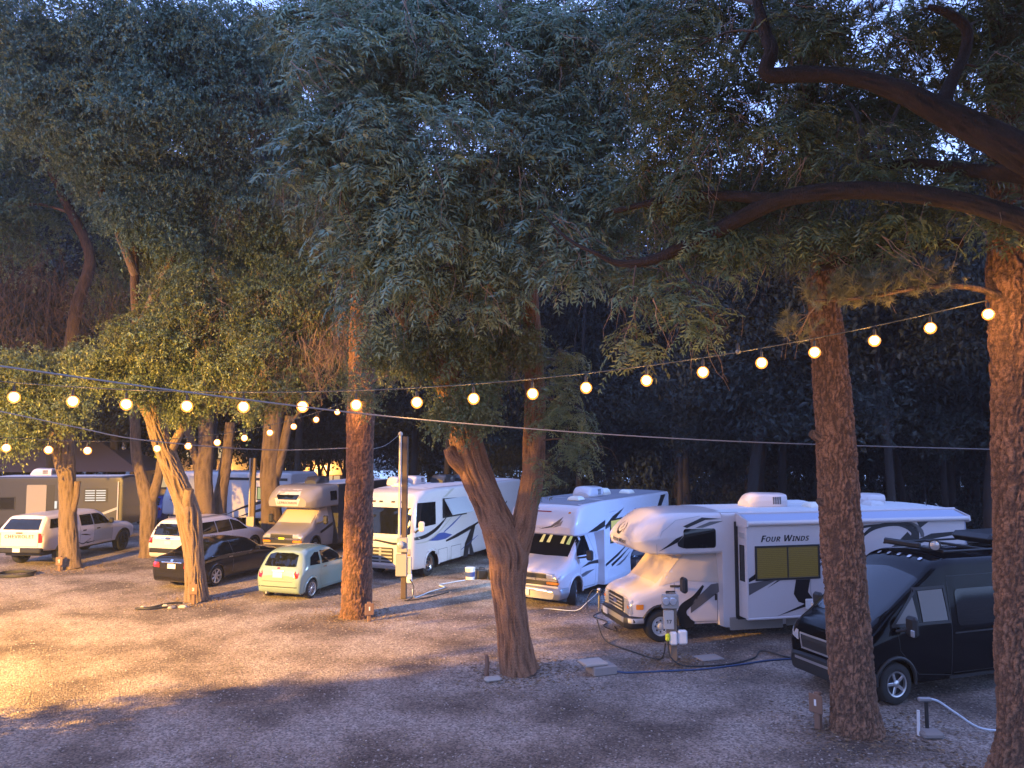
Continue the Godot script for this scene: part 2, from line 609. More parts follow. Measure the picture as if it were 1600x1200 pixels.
const TREE6 := [[-16.59, 0.00, -29.30, 0.378], [-16.75, 1.38, -29.30, 0.305], [-16.80, 2.58, -29.30, 0.293], [-16.90, 3.78, -29.30, 0.293], [-16.99, 5.23, -29.30, 0.269], [-16.99, 6.94, -29.20, 0.243], [-16.61, 9.86, -29.00, 0.217], [-16.20, 11.85, -29.00, 0.193], [-17.05, 13.98, -28.60, 0.155], [-18.28, 16.98, -28.00, 0.093]]
const TREE6A := [[-16.81, 2.82, -29.30, 0.195], [-17.10, 3.78, -29.30, 0.208], [-17.35, 4.75, -29.20, 0.195], [-17.65, 5.95, -29.00, 0.157], [-17.83, 7.79, -28.00, 0.105]]
const TREE6B := [[-16.72, 1.86, -29.30, 0.147], [-16.45, 2.58, -29.20, 0.110], [-16.41, 3.25, -29.20, 0.110]]
const TREE7 := [[-15.04, 0.00, -32.23, 0.349], [-15.09, 1.05, -32.20, 0.295], [-15.10, 2.10, -32.20, 0.322], [-15.41, 3.16, -32.20, 0.228], [-15.69, 4.22, -32.20, 0.201], [-15.83, 5.82, -32.20, 0.188], [-16.09, 8.23, -32.00, 0.147]]
const TREE7A := [[-15.08, 2.10, -32.20, 0.215], [-14.81, 2.89, -32.20, 0.188], [-14.64, 3.95, -32.20, 0.161], [-14.44, 6.09, -32.20, 0.134]]
const TREE8 := [[-13.30, 0.00, -33.73, 0.421], [-13.36, 1.98, -33.70, 0.393], [-13.46, 3.36, -33.70, 0.365], [-13.39, 4.76, -33.70, 0.309], [-13.56, 6.72, -33.70, 0.281]]
const TREE8A := [[-13.42, 2.26, -33.70, 0.225], [-13.75, 3.92, -33.70, 0.197], [-14.31, 5.60, -33.70, 0.169], [-14.65, 7.28, -33.70, 0.140]]
const TREE8B := [[-12.90, 0.00, -34.60, 0.316], [-13.02, 1.92, -34.50, 0.287], [-12.81, 3.62, -34.50, 0.244], [-12.64, 5.62, -34.50, 0.201]]
const TREE9 := [[-10.90, 0.00, -35.50, 0.562], [-11.02, 1.55, -35.50, 0.444], [-11.12, 3.29, -35.50, 0.429], [-11.06, 4.76, -35.50, 0.399], [-11.02, 6.83, -35.50, 0.355]]
const TREE9A := [[-11.04, 2.71, -35.50, 0.266], [-10.61, 4.17, -35.50, 0.222], [-10.29, 5.94, -35.50, 0.177]]
const BIG_A := [[6.69, 6.67, -8.60, 0.201], [6.27, 7.13, -8.80, 0.154], [5.97, 7.40, -9.00, 0.120], [5.54, 7.68, -9.30, 0.116], [4.91, 7.90, -9.60, 0.112], [4.22, 8.01, -9.90, 0.107], [3.65, 7.99, -10.20, 0.106], [3.12, 7.79, -10.50, 0.105], [2.56, 7.55, -10.80, 0.090], [2.05, 7.36, -11.00, 0.073], [1.61, 7.35, -11.20, 0.051], [1.24, 7.53, -11.30, 0.033], [0.84, 7.84, -11.60, 0.024], [0.46, 8.38, -12.00, 0.010]]
const BIG_B := [[6.93, 7.09, -8.50, 0.283], [6.45, 7.64, -8.60, 0.233], [5.95, 8.05, -8.70, 0.196], [5.57, 8.41, -8.90, 0.178], [5.10, 8.73, -9.00, 0.139], [4.70, 9.01, -9.10, 0.118], [4.25, 9.27, -9.30, 0.101], [3.77, 9.41, -9.50, 0.099], [3.31, 9.46, -9.60, 0.092], [3.36, 9.76, -9.60, 0.088], [3.32, 10.08, -9.70, 0.077], [3.24, 10.67, -9.80, 0.049]]
const BIG_C := [[6.60, 7.56, -8.60, 0.143], [6.15, 7.89, -9.00, 0.098], [5.82, 8.19, -9.60, 0.084], [5.30, 8.42, -10.00, 0.058], [4.79, 8.44, -10.40, 0.035]]
const BIG_D := [[5.18, 8.73, -9.00, 0.098], [5.41, 9.17, -9.10, 0.068], [5.63, 9.55, -9.20, 0.065], [5.66, 9.84, -9.20, 0.065], [5.47, 10.03, -9.20, 0.054], [5.25, 10.19, -9.30, 0.035]]
const BIG_E := [[6.41, 7.55, -10.80, 0.081], [5.67, 7.50, -10.80, 0.077], [5.12, 7.41, -11.00, 0.069], [4.55, 7.27, -11.20, 0.047]]
const BIG_F := [[3.65, 7.99, -10.20, 0.085], [2.89, 8.18, -10.60, 0.071], [2.25, 8.25, -11.00, 0.055], [1.55, 8.20, -11.40, 0.033]]
const ELM_LOW := [[-11.9, 6.9, -22.5, 1.12, 0.66], [-10.2, 7.7, -22.0, 1.47, 0.92], [-8.7, 8.8, -22.0, 1.65, 1.10], [-7.2, 7.1, -21.5, 1.43, 1.07], [-8.6, 6.4, -22.0, 1.10, 0.55], [-6.1, 8.8, -22.0, 1.65, 1.28], [-5.5, 10.6, -22.5, 1.50, 1.12], [-7.4, 10.6, -23.0, 1.73, 1.15], [-9.2, 7.9, -22.0, 1.28, 0.92], [-10.7, 10.4, -23.0, 0.77, 0.54], [-7.2, 5.7, -21.0, 0.38, 0.49], [-9.6, 5.7, -22.5, 0.75, 0.41], [-6.5, 6.5, -21.5, 0.90, 0.81], [-10.7, 6.2, -22.0, 0.73, 0.46]]
const ELM_TOP := [[-12.8, 15.6, -20.0, 1.83, 1.50], [-10.4, 15.6, -20.0, 1.83, 1.33], [-8.2, 15.7, -20.5, 1.71, 1.37], [-12.4, 13.6, -20.0, 1.67, 1.00], [-10.0, 13.6, -20.0, 1.83, 1.33], [-7.9, 13.9, -21.0, 1.57, 1.40], [-11.3, 12.6, -21.0, 1.40, 0.88], [-9.5, 12.0, -21.5, 1.61, 0.90], [-7.5, 12.0, -22.0, 1.47, 1.10], [-7.2, 15.5, -22.0, 1.10, 1.65], [-14.6, 15.5, -22.0, 1.28, 1.47], [-13.3, 16.0, -23.0, 2.30, 1.73], [-9.9, 15.8, -23.0, 2.30, 1.73], [-10.5, 11.0, -21.5, 0.99, 0.72], [-9.4, 10.6, -21.8, 1.00, 0.73], [-10.0, 11.7, -21.5, 1.25, 0.72], [-10.9, 11.3, -21.0, 0.70, 0.44]]
const ELM_LEFT := [[-17.2, 7.0, -27.0, 1.35, 1.01], [-15.8, 5.9, -27.0, 1.01, 0.85], [-17.0, 5.2, -26.5, 0.99, 0.77], [-15.9, 7.7, -28.0, 1.28, 0.58], [-18.9, 6.3, -27.0, 1.35, 1.35]]
const ASH_LOW := [[-1.0, 6.4, -15.5, 1.16, 0.78], [-1.8, 6.6, -15.3, 0.70, 0.51], [-0.8, 5.4, -15.0, 0.53, 0.53], [0.0, 6.9, -15.6, 0.78, 0.65], [1.0, 5.5, -15.5, 0.71, 0.65], [1.4, 4.7, -15.5, 0.58, 0.52], [-1.4, 5.3, -15.0, 0.31, 0.31], [-0.3, 7.6, -15.5, 0.90, 0.65], [0.6, 4.1, -15.0, 0.31, 0.35], [1.0, 6.4, -15.5, 0.52, 0.52], [-2.6, 6.8, -16.5, 0.69, 0.62], [-3.7, 6.2, -19.5, 0.49, 0.65]]
const ASH_TOP := [[-2.9, 10.7, -12.0, 0.80, 1.00], [-3.2, 9.4, -12.0, 0.58, 0.60], [-2.1, 9.7, -12.0, 1.00, 0.90], [-2.4, 8.9, -12.5, 0.83, 0.73], [-1.6, 8.3, -12.5, 1.15, 0.83], [-0.9, 9.5, -12.5, 1.15, 0.94], [-0.7, 11.2, -13.0, 1.08, 0.87], [0.6, 9.9, -13.0, 1.19, 0.87], [0.3, 8.7, -13.0, 1.19, 0.87], [-1.1, 7.6, -13.5, 1.24, 0.62], [-2.3, 7.7, -13.0, 0.76, 0.65], [1.1, 7.8, -13.0, 0.87, 0.49], [-1.9, 11.5, -12.5, 1.15, 0.73], [1.1, 11.7, -13.0, 1.19, 0.76], [1.7, 9.2, -13.5, 1.12, 0.90], [1.9, 10.7, -13.5, 1.01, 0.79], [-2.6, 8.5, -13.0, 0.76, 0.87], [-2.9, 11.9, -12.5, 1.04, 0.52], [0.4, 12.3, -13.5, 1.01, 0.45], [-2.7, 7.2, -13.5, 0.45, 0.45], [-2.1, 11.8, -15.0, 1.62, 1.50], [0.8, 11.8, -15.5, 1.94, 1.55], [-3.9, 12.3, -13.0, 0.65, 0.43], [2.2, 13.0, -14.0, 0.70, 0.47], [2.6, 12.4, -13.5, 0.68, 0.56], [2.1, 12.9, -15.0, 0.62, 0.62], [-3.9, 11.9, -13.5, 0.56, 0.56], [-1.5, 13.0, -14.0, 1.40, 0.47], [-3.3, 14.0, -16.0, 1.87, 0.67], [0.0, 14.3, -16.0, 1.87, 0.53], [-0.5, 9.3, -15.5, 1.81, 1.16]]
const BIG_RIGHT := [[2.3, 10.1, -10.5, 0.96, 0.70], [3.6, 8.9, -10.5, 1.05, 0.61], [2.6, 8.9, -11.0, 1.10, 0.82], [4.9, 8.7, -10.5, 1.05, 0.53], [4.3, 10.3, -10.0, 1.08, 0.42], [5.6, 10.4, -10.0, 1.00, 0.33], [6.2, 9.3, -9.5, 0.55, 0.48], [5.8, 8.1, -10.0, 0.75, 0.38], [3.1, 7.6, -11.0, 1.01, 0.37], [4.6, 7.7, -11.0, 1.01, 0.41], [2.4, 6.8, -11.0, 0.82, 0.29], [1.8, 6.2, -11.0, 0.35, 0.24], [5.3, 7.7, -10.5, 0.88, 0.35], [6.1, 7.6, -9.5, 0.48, 0.24], [2.9, 6.5, -11.0, 0.46, 0.24], [3.8, 10.7, -11.0, 0.64, 0.55], [2.3, 8.4, -12.0, 0.80, 0.60], [3.9, 8.6, -12.0, 1.30, 0.50], [6.2, 10.2, -12.0, 1.30, 0.60], [6.6, 10.4, -10.0, 0.67, 0.50], [3.4, 10.4, -12.5, 1.35, 0.94], [5.4, 10.6, -12.5, 1.25, 0.62], [2.0, 7.6, -12.0, 0.60, 0.40], [3.6, 12.2, -12.5, 0.83, 0.52], [4.1, 11.6, -12.0, 0.60, 0.50], [3.0, 12.0, -12.5, 0.62, 0.52], [4.6, 12.0, -12.0, 0.60, 0.40]]
# ------------------------------------------------------------------ foliage and trees

func leaf_blade(mb: MB, at: Vector3, dir: Vector3, side: Vector3, length: float, wide: float, fold := 0.25) -> void:
	var up := side.cross(dir).normalized()
	var tip := at + dir * length - up * length * 0.18
	var m := at + dir * length * 0.45
	var a := m + side * wide * 0.5 + up * wide * fold
	var b := m - side * wide * 0.5 + up * wide * fold
	mb.tri(at, a, tip, up)
	mb.tri(at, tip, b, up)

func rnd(a: float, b: float) -> float:
	return rng.randf_range(a, b)

func rdir() -> Vector3:
	return Vector3(rng.randfn(), rng.randfn(), rng.randfn()).normalized()

func make_sprays() -> void:
	# pinnate: a twig with long compound leaves that arch and droop
	spray.ash = []
	for k in 3:
		var mb := MB.new()
		var tw := Color(0.10, 0.09, 0.06)
		for l in 7:
			var an := l * 2.4 + rnd(-0.4, 0.4)
			var base := Vector3(rnd(-0.05, 0.05), -l * 0.045, rnd(-0.05, 0.05))
			var d := Vector3(cos(an), rnd(0.0, 0.5), sin(an)).normalized()
			var len := rnd(0.36, 0.54)
			var pts := []
			for q in 7:
				var t := q / 6.0
				pts.append(base + d * len * t + Vector3.DOWN * len * 0.55 * t * t)
			mb.col = tw
			mb.tube([pts[0], pts[3], pts[6]], [0.0025, 0.002, 0.001], 3, false)
			for q in range(1, 7):
				var t: Vector3 = (pts[q] - pts[q - 1]).normalized()
				var s := t.cross(UP).normalized()
				var g := rnd(0.85, 1.15)
				mb.col = Color(g, g, g)
				for sd in [-1.0, 1.0]:
					var ld: Vector3 = (s * sd + t * 0.55 + Vector3.DOWN * rnd(0.1, 0.6)).normalized()
					leaf_blade(mb, pts[q], ld, t, rnd(0.11, 0.15), rnd(0.032, 0.042))
			leaf_blade(mb, pts[6], (pts[6] - pts[5]).normalized(), s_of(pts[6] - pts[5]), 0.12, 0.036)
		spray.ash.append(mb.done())
	# small simple leaves on fine twigs
	spray.elm = []
	for k in 3:
		var mb := MB.new()
		for l in 5:
			var d := (rdir() + Vector3(0, 0.2, 0)).normalized()
			var len := rnd(0.22, 0.4)
			var pts := []
			for q in 6:
				var t := q / 5.0
				pts.append(d * len * t + Vector3.DOWN * len * 0.35 * t * t + rdir() * 0.012)
			mb.col = Color(1.3, 1.0, 0.9)
			mb.tube([pts[0], pts[2], pts[5]], [0.003, 0.0025, 0.001], 3, false)
			for q in range(1, 6):
				for m in 2:
					var ld := (rdir() * 0.9 + d * 0.6 + Vector3.DOWN * 0.35).normalized()
					var g := rnd(0.8, 1.2)
					mb.col = Color(g, g, g)
					leaf_blade(mb, pts[q], ld, s_of(ld), rnd(0.05, 0.075), rnd(0.03, 0.04), 0.15)
		spray.elm.append(mb.done())
	# long needles in tufts at the twig ends
	spray.pine = []
	for k in 2:
		var mb := MB.new()
		mb.col = Color(2.0, 1.4, 1.1)
		mb.tube([Vector3.ZERO, Vector3(0, 0.22, 0)], [0.006, 0.004], 4)
		for q in 70:
			var y := rnd(0.02, 0.22)
			var an := rnd(0, TAU)
			var d := Vector3(cos(an), rnd(0.2, 1.0) + y * 2.0, sin(an)).normalized()
			var len := rnd(0.13, 0.2)
			var s := s_of(d) * 0.005
			var p := Vector3(0, y, 0)
			var g := rnd(0.8, 1.25)
			mb.col = Color(g, g, g)
			var tip := p + d * len + Vector3.DOWN * len * 0.25
			mb.tri(p - s, p + s, tip, d.cross(s))
		spray.pine.append(mb.done())
	# bare hanging twigs
	spray.bare = []
	for k in 2:
		var mb := MB.new()
		for l in 4:
			var p := Vector3(rnd(-0.15, 0.15), 0, rnd(-0.15, 0.15))
			var d := Vector3(rnd(-0.5, 0.5), -0.6, rnd(-0.5, 0.5)).normalized()
			var pts := []
			for q in 7:
				pts.append(p)
				d = (d + rdir() * 0.5 + Vector3.DOWN * 0.3).normalized()
				p += d * rnd(0.08, 0.14)
			mb.tube(pts, [0.006, 0.005, 0.004, 0.003, 0.002], 3, false)
		spray.bare.append(mb.done())
	# bigger bunches for crowns a long way off
	spray.far = []
	for k in 3:
		var mb := MB.new()
		for l in 70:
			var p := rdir() * pow(rng.randf(), 0.5) * Vector3(0.95, 0.6, 0.95).length() * 0.6
			p.y *= 0.7
			var ld := (rdir() + Vector3.DOWN * 0.4).normalized()
			var g := rnd(0.7, 1.25)
			mb.col = Color(g, g, g)
			leaf_blade(mb, p, ld, s_of(ld), rnd(0.14, 0.24), rnd(0.08, 0.13), 0.1)
		spray.far.append(mb.done())

func s_of(d: Vector3) -> Vector3:
	var s := d.cross(UP)
	if s.length() < 0.01:
		s = d.cross(Vector3.RIGHT)
	return s.normalized()

# a trunk or limb with the relief of its bark; kind 0 furrowed, 1 plated, 2 plain
func bark_tube(rows_at: Array, kind: int, sides: int, step: float, foot := 0.0, deep := 1.0, tone := Color(1, 1, 1)) -> MB:
	var mb := MB.new()
	var pts := []
	var rads := []
	for q in rows_at.size() - 1:
		var a: Array = rows_at[maxi(q - 1, 0)]
		var b: Array = rows_at[q]
		var d: Array = rows_at[q + 1]
		var e: Array = rows_at[mini(q + 2, rows_at.size() - 1)]
		var pb := Vector3(b[0], b[1], b[2])
		var pd := Vector3(d[0], d[1], d[2])
		var m := maxi(1, int(ceil(pb.distance_to(pd) / step)))
		for j in m:
			var t := float(j) / m
			pts.append(pb.cubic_interpolate(pd, Vector3(a[0], a[1], a[2]), Vector3(e[0], e[1], e[2]), t))
			rads.append(cubic_interpolate(b[3], d[3], a[3], e[3], t))
	pts.append(Vector3(rows_at[-1][0], rows_at[-1][1], rows_at[-1][2]))
	rads.append(rows_at[-1][3])
	var rows := []
	var cols := []
	var t0: Vector3 = (pts[1] - pts[0]).normalized()
	var s := t0.cross(Vector3.BACK if absf(t0.z) < 0.8 else Vector3.RIGHT).normalized()
	var along := 0.0
	var y0: float = pts[0].y
	for k in pts.size():
		var a: Vector3 = pts[maxi(k - 1, 0)]
		var b: Vector3 = pts[mini(k + 1, pts.size() - 1)]
		var t := (b - a).normalized()
		s = (s - t * s.dot(t)).normalized()
		var u := t.cross(s)
		if k > 0:
			along += pts[k].distance_to(pts[k - 1])
		var r: float = maxf(rads[k], 0.004)
		if foot > 0.0:
			r *= 1.0 + 0.32 * foot * exp(-maxf(along, 0.0) / 0.22)
		var row := PackedVector3Array()
		var co := PackedColorArray()
		for q in sides:
			var an := TAU * q / sides
			var o := s * cos(an) + u * sin(an)
			var w := Vector3(cos(an) * r, along, sin(an) * r)
			var big: float = N.soft.get_noise_3d(w.x * 1.6 + pts[0].x * 3.0, along * 0.9, w.z * 1.6)
			var h := 0.0
			var cc := Color(0.15, 0.11, 0.085)
			if kind == 0:
				var twist: float = N.soft.get_noise_3d(along * 0.8, pts[0].x, 3.0) * 0.22
				var w2 := Vector3(cos(an + twist) * r, along, sin(an + twist) * r)
				var fq := clampf(2.4 / r, 6.5, 16.0)
				var f: float = N.furrow.get_noise_3d(w2.x * fq + pts[0].z, w2.y * fq * 0.085, w2.z * fq)
				h = smoothstep(-0.75, 0.75, f)
				r = r
				var fine: float = N.soft.get_noise_3d(w.x * 12.0, along * 5.0, w.z * 12.0)
				h = clampf(h + fine * 0.15, 0.0, 1.0)
				cc = Color(0.06, 0.04, 0.03).lerp(Color(0.25, 0.18, 0.13), h)
				row.append(pts[k] + o * (r * (1.0 + big * 0.10 + (rib(an, along) * 0.12 * foot * exp(-along / 0.35))) + (h - 0.7) * 0.045 * deep * minf(1.0, r / 0.25)))
			elif kind == 1:
				var wob: float = N.soft.get_noise_3d(w.x * 7.0, along * 4.0, w.z * 7.0) * 0.9
				var wob2: float = N.soft.get_noise_3d(w.z * 7.0 + 9.0, along * 5.0, w.x * 7.0) * 0.9
				var f: float = N.plate.get_noise_3d(w.x * 13.0 + wob, along * 4.6 + wob2, w.z * 13.0 + pts[0].x - wob)
				f = (f + 1.0)
				var fine: float = N.soft.get_noise_3d(w.x * 16.0, along * 16.0, w.z * 16.0)
				h = clampf(smoothstep(0.0, 0.34, f) * (0.75 + 0.25 * N.soft.get_noise_3d(w.x * 5.0, along * 3.0, w.z * 5.0 + 40.0)) + fine * 0.22, 0.0, 1.0)
				var tn: float = 0.8 + 0.35 * N.soft.get_noise_3d(w.x * 4.5, along * 2.0, w.z * 4.5 + 7.0)
				cc = Color(0.07, 0.047, 0.038).lerp(Color(0.34, 0.215, 0.155) * tn, h)
				row.append(pts[k] + o * (r * (1.0 + big * 0.09 + rib(an, along) * 0.09 * foot * exp(-along / 0.3)) + (h - 0.7) * 0.04 * deep * minf(1.0, r / 0.2)))
			else:
				cc = Color(0.04, 0.032, 0.028) * (0.9 + 0.3 * big)
				row.append(pts[k] + o * r * (1.0 + big * 0.12))
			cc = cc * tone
			cc.a = 1.0
			co.append(cc)
		rows.append(row)
		cols.append(co)
	mb.grid(rows, true, cols)
	mb.col = Color(0.10, 0.07, 0.05)
	mb.fan(rows[-1], pts[-1] - pts[-2])
	return mb

func rib(an: float, along: float) -> float:
	return sin(an * 4.0 + 0.7) * 0.6 + sin(an * 7.0 + 2.0) * 0.4

# fills ellipsoids with sprays; returns [transforms, tints]; gaps come from noise
func fill(clumps: Array, per_m2: float, size: float, base: Color, dry: Color, gate := -0.12, droop := 0.5) -> Array:
	var at := []
	var tint := []
	for cl in clumps:
		var rx: float = cl[3]
		var ry: float = cl[4]
		var rz := (rx + ry) * 0.5
		var n := int(per_m2 * PI * (rx * ry + rx * rz + ry * rz) / 3.0)
		var hue := rnd(-0.35, 0.35)
		for k in n:
			var d := rdir()
			var rr := pow(rng.randf(), 0.42)
			var off := Vector3(d.x * rx, d.y * ry, d.z * rz) * rr * rnd(0.9, 1.25)
			var p := Vector3(cl[0], cl[1], cl[2]) + off
			if N.gap.get_noise_3dv(p) < gate + rnd(-0.12, 0.12):
				continue
			var up := (UP + rdir() * 0.55 + Vector3(off.x, off.y * 0.3, off.z).normalized() * droop).normalized()
			var b := Basis(Quaternion(UP, up)) * Basis(UP, rnd(0, TAU))
			at.append(Transform3D(b.scaled(Vector3.ONE * size * rnd(0.75, 1.3)), p))
			var f := clampf(rng.randfn(0.25 + hue * 0.4, 0.25), 0.0, 1.0)
			var g := base.lerp(dry, f) * rnd(0.75, 1.25)
			g.a = 1.0
			tint.append(g)
	return [at, tint]

func pick(at: Array, tint: Array, k: int, of: int) -> Array:
	var a := []
	var t := []
	for q in range(k, at.size(), of):
		a.append(at[q])
		t.append(tint[q])
	return [a, t]

func crown(tree: Node3D, clumps: Array, kind: String, per_m2: float, size: float, base: Color, dry: Color, gate := -0.12, droop := 0.5) -> void:
	var f := fill(clumps, per_m2, size, base, dry, gate, droop)
	var s: Array = spray[kind]
	for k in s.size():
		var g := pick(f[0], f[1], k, s.size())
		if g[0].size():
			multi("crown", tree, s[k], M.needle if kind == "pine" else M.leaf_far if kind == "far" else M.leaf, g[0], g[1])

# fine branches that carry the clumps, from the nearest point of a limb
func branches(tree: Node3D, limbs: Array, clumps: Array, thick: float, subs: int, tone := Color(0.75, 0.62, 0.52)) -> void:
	var spine: Array[Vector3] = []
	for l in limbs:
		for q in l.size() - 1:
			for j in 4:
				spine.append(Vector3(l[q][0], l[q][1], l[q][2]).lerp(Vector3(l[q + 1][0], l[q + 1][1], l[q + 1][2]), j / 4.0))
	var mb := MB.new()
	mb.col = tone
	for cl in clumps:
		var c := Vector3(cl[0], cl[1], cl[2])
		var best := spine[0]
		for p in spine:
			var d := p.distance_to(c) + maxf(0.0, p.y - c.y) * 0.6
			if d < best.distance_to(c) + maxf(0.0, best.y - c.y) * 0.6:
				best = p
		var reach := best.distance_to(c)
		if reach < 0.2:
			continue
		var m1 := best.lerp(c, 0.5) + UP * reach * 0.12 + rdir() * reach * 0.08
		var main := smooth_path([best, m1, c], 0.25)
		var rr := []
		for q in main.size():
			rr.append(lerpf(thick * clampf(reach / 2.0, 0.6, 1.6), thick * 0.35, float(q) / main.size()))
		mb.tube(main, rr, 6, false)
		for k in subs:
			var s: Vector3 = main[int(rnd(0.4, 0.999) * main.size())]
			var d := rdir()
			var e := c + Vector3(d.x * cl[3], d.y * cl[4] * 0.9, d.z * cl[3]) * rnd(0.5, 1.1)
			var mid := s.lerp(e, 0.55) + UP * s.distance_to(e) * rnd(0.0, 0.22) + rdir() * 0.12
			var pth := smooth_path([s, mid, e, e + Vector3(rnd(-0.2, 0.2), rnd(-0.35, -0.05), rnd(-0.2, 0.2))], 0.22)
			mb.tube(pth, [thick * 0.3, thick * 0.26, thick * 0.2, thick * 0.14, thick * 0.1, 0.003], 4, false)
	if mb.v.size():
		var o := add("branches", mb, M.twig, tree)
		o.set_meta("kind", "stuff")

func bare_twigs(tree: Node3D, clumps: Array, per_m2: float, size: float, tone := Color(1.0, 0.85, 0.75)) -> void:
	var f := fill(clumps, per_m2, size, tone, tone * 0.8, -0.5, 0.1)
	for k in 2:
		var g := pick(f[0], f[1], k, 2)
		if g[0].size():
			multi("dead_twigs", tree, spray.bare[k], M.twig, g[0], g[1])

func limb(tree: Node3D, called: String, rows: Array, kind: int, sides: int, step: float, foot := 0.0, deep := 1.0, tone := Color(1, 1, 1)) -> void:
	add(called, bark_tube(rows, kind, sides, step, foot, deep, tone), M.bark_pine if kind == 1 else M.bark, tree)

const GREEN := Color(0.10, 0.145, 0.07)
const OLIVE := Color(0.19, 0.185, 0.055)
const BLUEGREEN := Color(0.14, 0.22, 0.17)  # blue sky light is put into this leaf colour

func trees() -> void:
	var t := thing("elm_tree", "tall leaning elm with deeply furrowed bark behind post number 3, beside the black sedan", "tree")
	limb(t, "trunk", ELM_TRUNK.slice(0, 8), 0, 90, 0.05, 0.5, 1.6)
	limb(t, "limb", ELM_TRUNK.slice(7), 0, 40, 0.08, 0.0, 1.0, Color(0.5, 0.42, 0.4))  # upper trunk; its shade is painted by the darker tone
	limb(t, "broken_stub", [[-9.80, 2.5, -23.3, 0.17], [-9.70, 3.0, -23.2, 0.15], [-9.66, 3.32, -23.15, 0.13]], 0, 24, 0.08, 0.0, 1.0)
	for l in [ELM_A, ELM_B, ELM_C, ELM_D]:
		limb(t, "limb", l, 0, 24, 0.12, 0.0, 0.8)
	crown(t, ELM_LOW, "elm", 110.0, 1.2, GREEN, OLIVE, -0.22)
	branches(t, [ELM_TRUNK, ELM_A, ELM_B, ELM_C, ELM_D], ELM_LOW + ELM_TOP, 0.05, 9)
	crown(t, ELM_TOP, "elm", 85.0, 1.35, BLUEGREEN, GREEN, -0.30)  # upper leaves bluer and paler than the lower: sky light in the colour
	bare_twigs(t, [ELM_LOW[2], ELM_LOW[3], ELM_LOW[5], ELM_LOW[6], ELM_LOW[12], ELM_TOP[5], ELM_TOP[8]], 12.0, 1.3)
	bare_twigs(t, [[-4.9, 8.0, -21.4, 0.7, 1.2], [-5.6, 7.4, -21.4, 0.8, 0.9], [-6.6, 6.9, -21.2, 0.7, 0.6]], 30.0, 1.2, Color(1.5, 1.25, 1.1))
	t = thing("ash_tree", "forked tree with long feathery leaves and furrowed trunk, in the middle of the gravel yard", "tree")
	limb(t, "trunk", ASH_TRUNK, 0, 140, 0.035, 0.3, 1.3, Color(1.3, 1.0, 0.82))
	limb(t, "limb", ASH_A, 0, 84, 0.04, 0.0, 1.3, Color(1.3, 1.0, 0.82))
	for l in [ASH_B, ASH_C, ASH_D, ASH_E]:
		limb(t, "limb", l, 0, 24, 0.1, 0.0, 0.8)
	limb(t, "broken_stub", [[-0.95, 4.15, -16.08, 0.17], [-1.18, 4.36, -15.95, 0.15], [-1.32, 4.6, -15.9, 0.10]], 0, 28, 0.04, 0.0, 1.0, Color(1.3, 1.0, 0.82))
	crown(t, [ASH_LOW[4], ASH_LOW[5], ASH_LOW[8], ASH_LOW[9], ASH_LOW[7]], "ash", 22.0, 0.62, GREEN, OLIVE, -0.25)
	crown(t, [ASH_LOW[0], ASH_LOW[1], ASH_LOW[2], ASH_LOW[3], ASH_LOW[6], ASH_LOW[10], ASH_LOW[11]], "elm", 120.0, 1.0, GREEN, OLIVE, -0.2)
	crown(t, ASH_TOP, "ash", 21.0, 1.0, Color(0.165, 0.25, 0.185), Color(0.19, 0.23, 0.10), -0.26)  # these upper leaves too have sky light mixed into their colour
	branches(t, [ASH_TRUNK, ASH_A, ASH_B, ASH_C, ASH_D, ASH_E], ASH_LOW + ASH_TOP, 0.035, 7)
	bare_twigs(t, ASH_LOW.slice(0, 4), 10.0, 1.0)
	bare_twigs(t, ASH_TOP, 2.2, 1.5, Color(1.9, 1.7, 1.6))
	t = thing("pine_tree", "straight pine lit orange by bulbs tied round it, beside the pale green car", "tree")
	limb(t, "trunk", PINE_L, 1, 90, 0.04, 0.3, 1.2, Color(1.15, 0.93, 0.78))
	var tufts := [[-4.6, 9.9, -18.6, 0.8, 0.8], [-5.2, 10.5, -18.4, 0.7, 0.7], [-4.3, 11.2, -19, 0.8, 0.6], [-3.6, 12.5, -20, 1.4, 1.4], [-4.6, 14.5, -20.5, 1.8, 1.5], [-3.9, 17.5, -21, 1.8, 2.2], [-3.2, 10.4, -20.5, 0.9, 0.6]]
	crown(t, tufts, "pine", 30.0, 1.4, Color(0.07, 0.085, 0.055), Color(0.11, 0.11, 0.05), -0.4)
	branches(t, [PINE_L], tufts, 0.04, 5)
	t = thing("pine_tree", "thick plated pine leaning left in front of the black van, post at its foot", "tree")
	limb(t, "trunk", PINE_M, 1, 150, 0.024, 0.12, 1.2, Color(1.4, 1.25, 1.1))
	limb(t, "broken_stub", [[5.3, 4.7, -12.94, 0.11], [5.1, 4.82, -12.9, 0.09], [5.0, 4.86, -12.88, 0.06]], 1, 20, 0.03, 0.0, 0.6)
	limb(t, "broken_stub", [[5.35, 3.68, -12.94, 0.09], [5.15, 3.72, -12.88, 0.075], [5.08, 3.75, -12.86, 0.05]], 1, 20, 0.03, 0.0, 0.6)
	var mt := [[4.6, 10.2, -12.6, 1.2, 0.6], [5.2, 11.8, -12.8, 1.6, 1.0], [4.4, 13.6, -13, 1.8, 1.3], [5.0, 7.6, -12.5, 0.45, 0.35]]
	crown(t, mt, "pine", 30.0, 1.2, Color(0.06, 0.08, 0.05), Color(0.10, 0.10, 0.045), -0.4)
	branches(t, [PINE_M], mt, 0.035, 5)
	t = thing("pine_tree", "massive pine with chunky bark where the long light string ends, at the right edge", "tree")
	limb(t, "trunk", PINE_R, 1, 150, 0.024, 0.1, 1.2, Color(1.3, 1.15, 1.0))
	limb(t, "limb", PINE_BRANCH, 1, 14, 0.08, 0.0, 0.4)
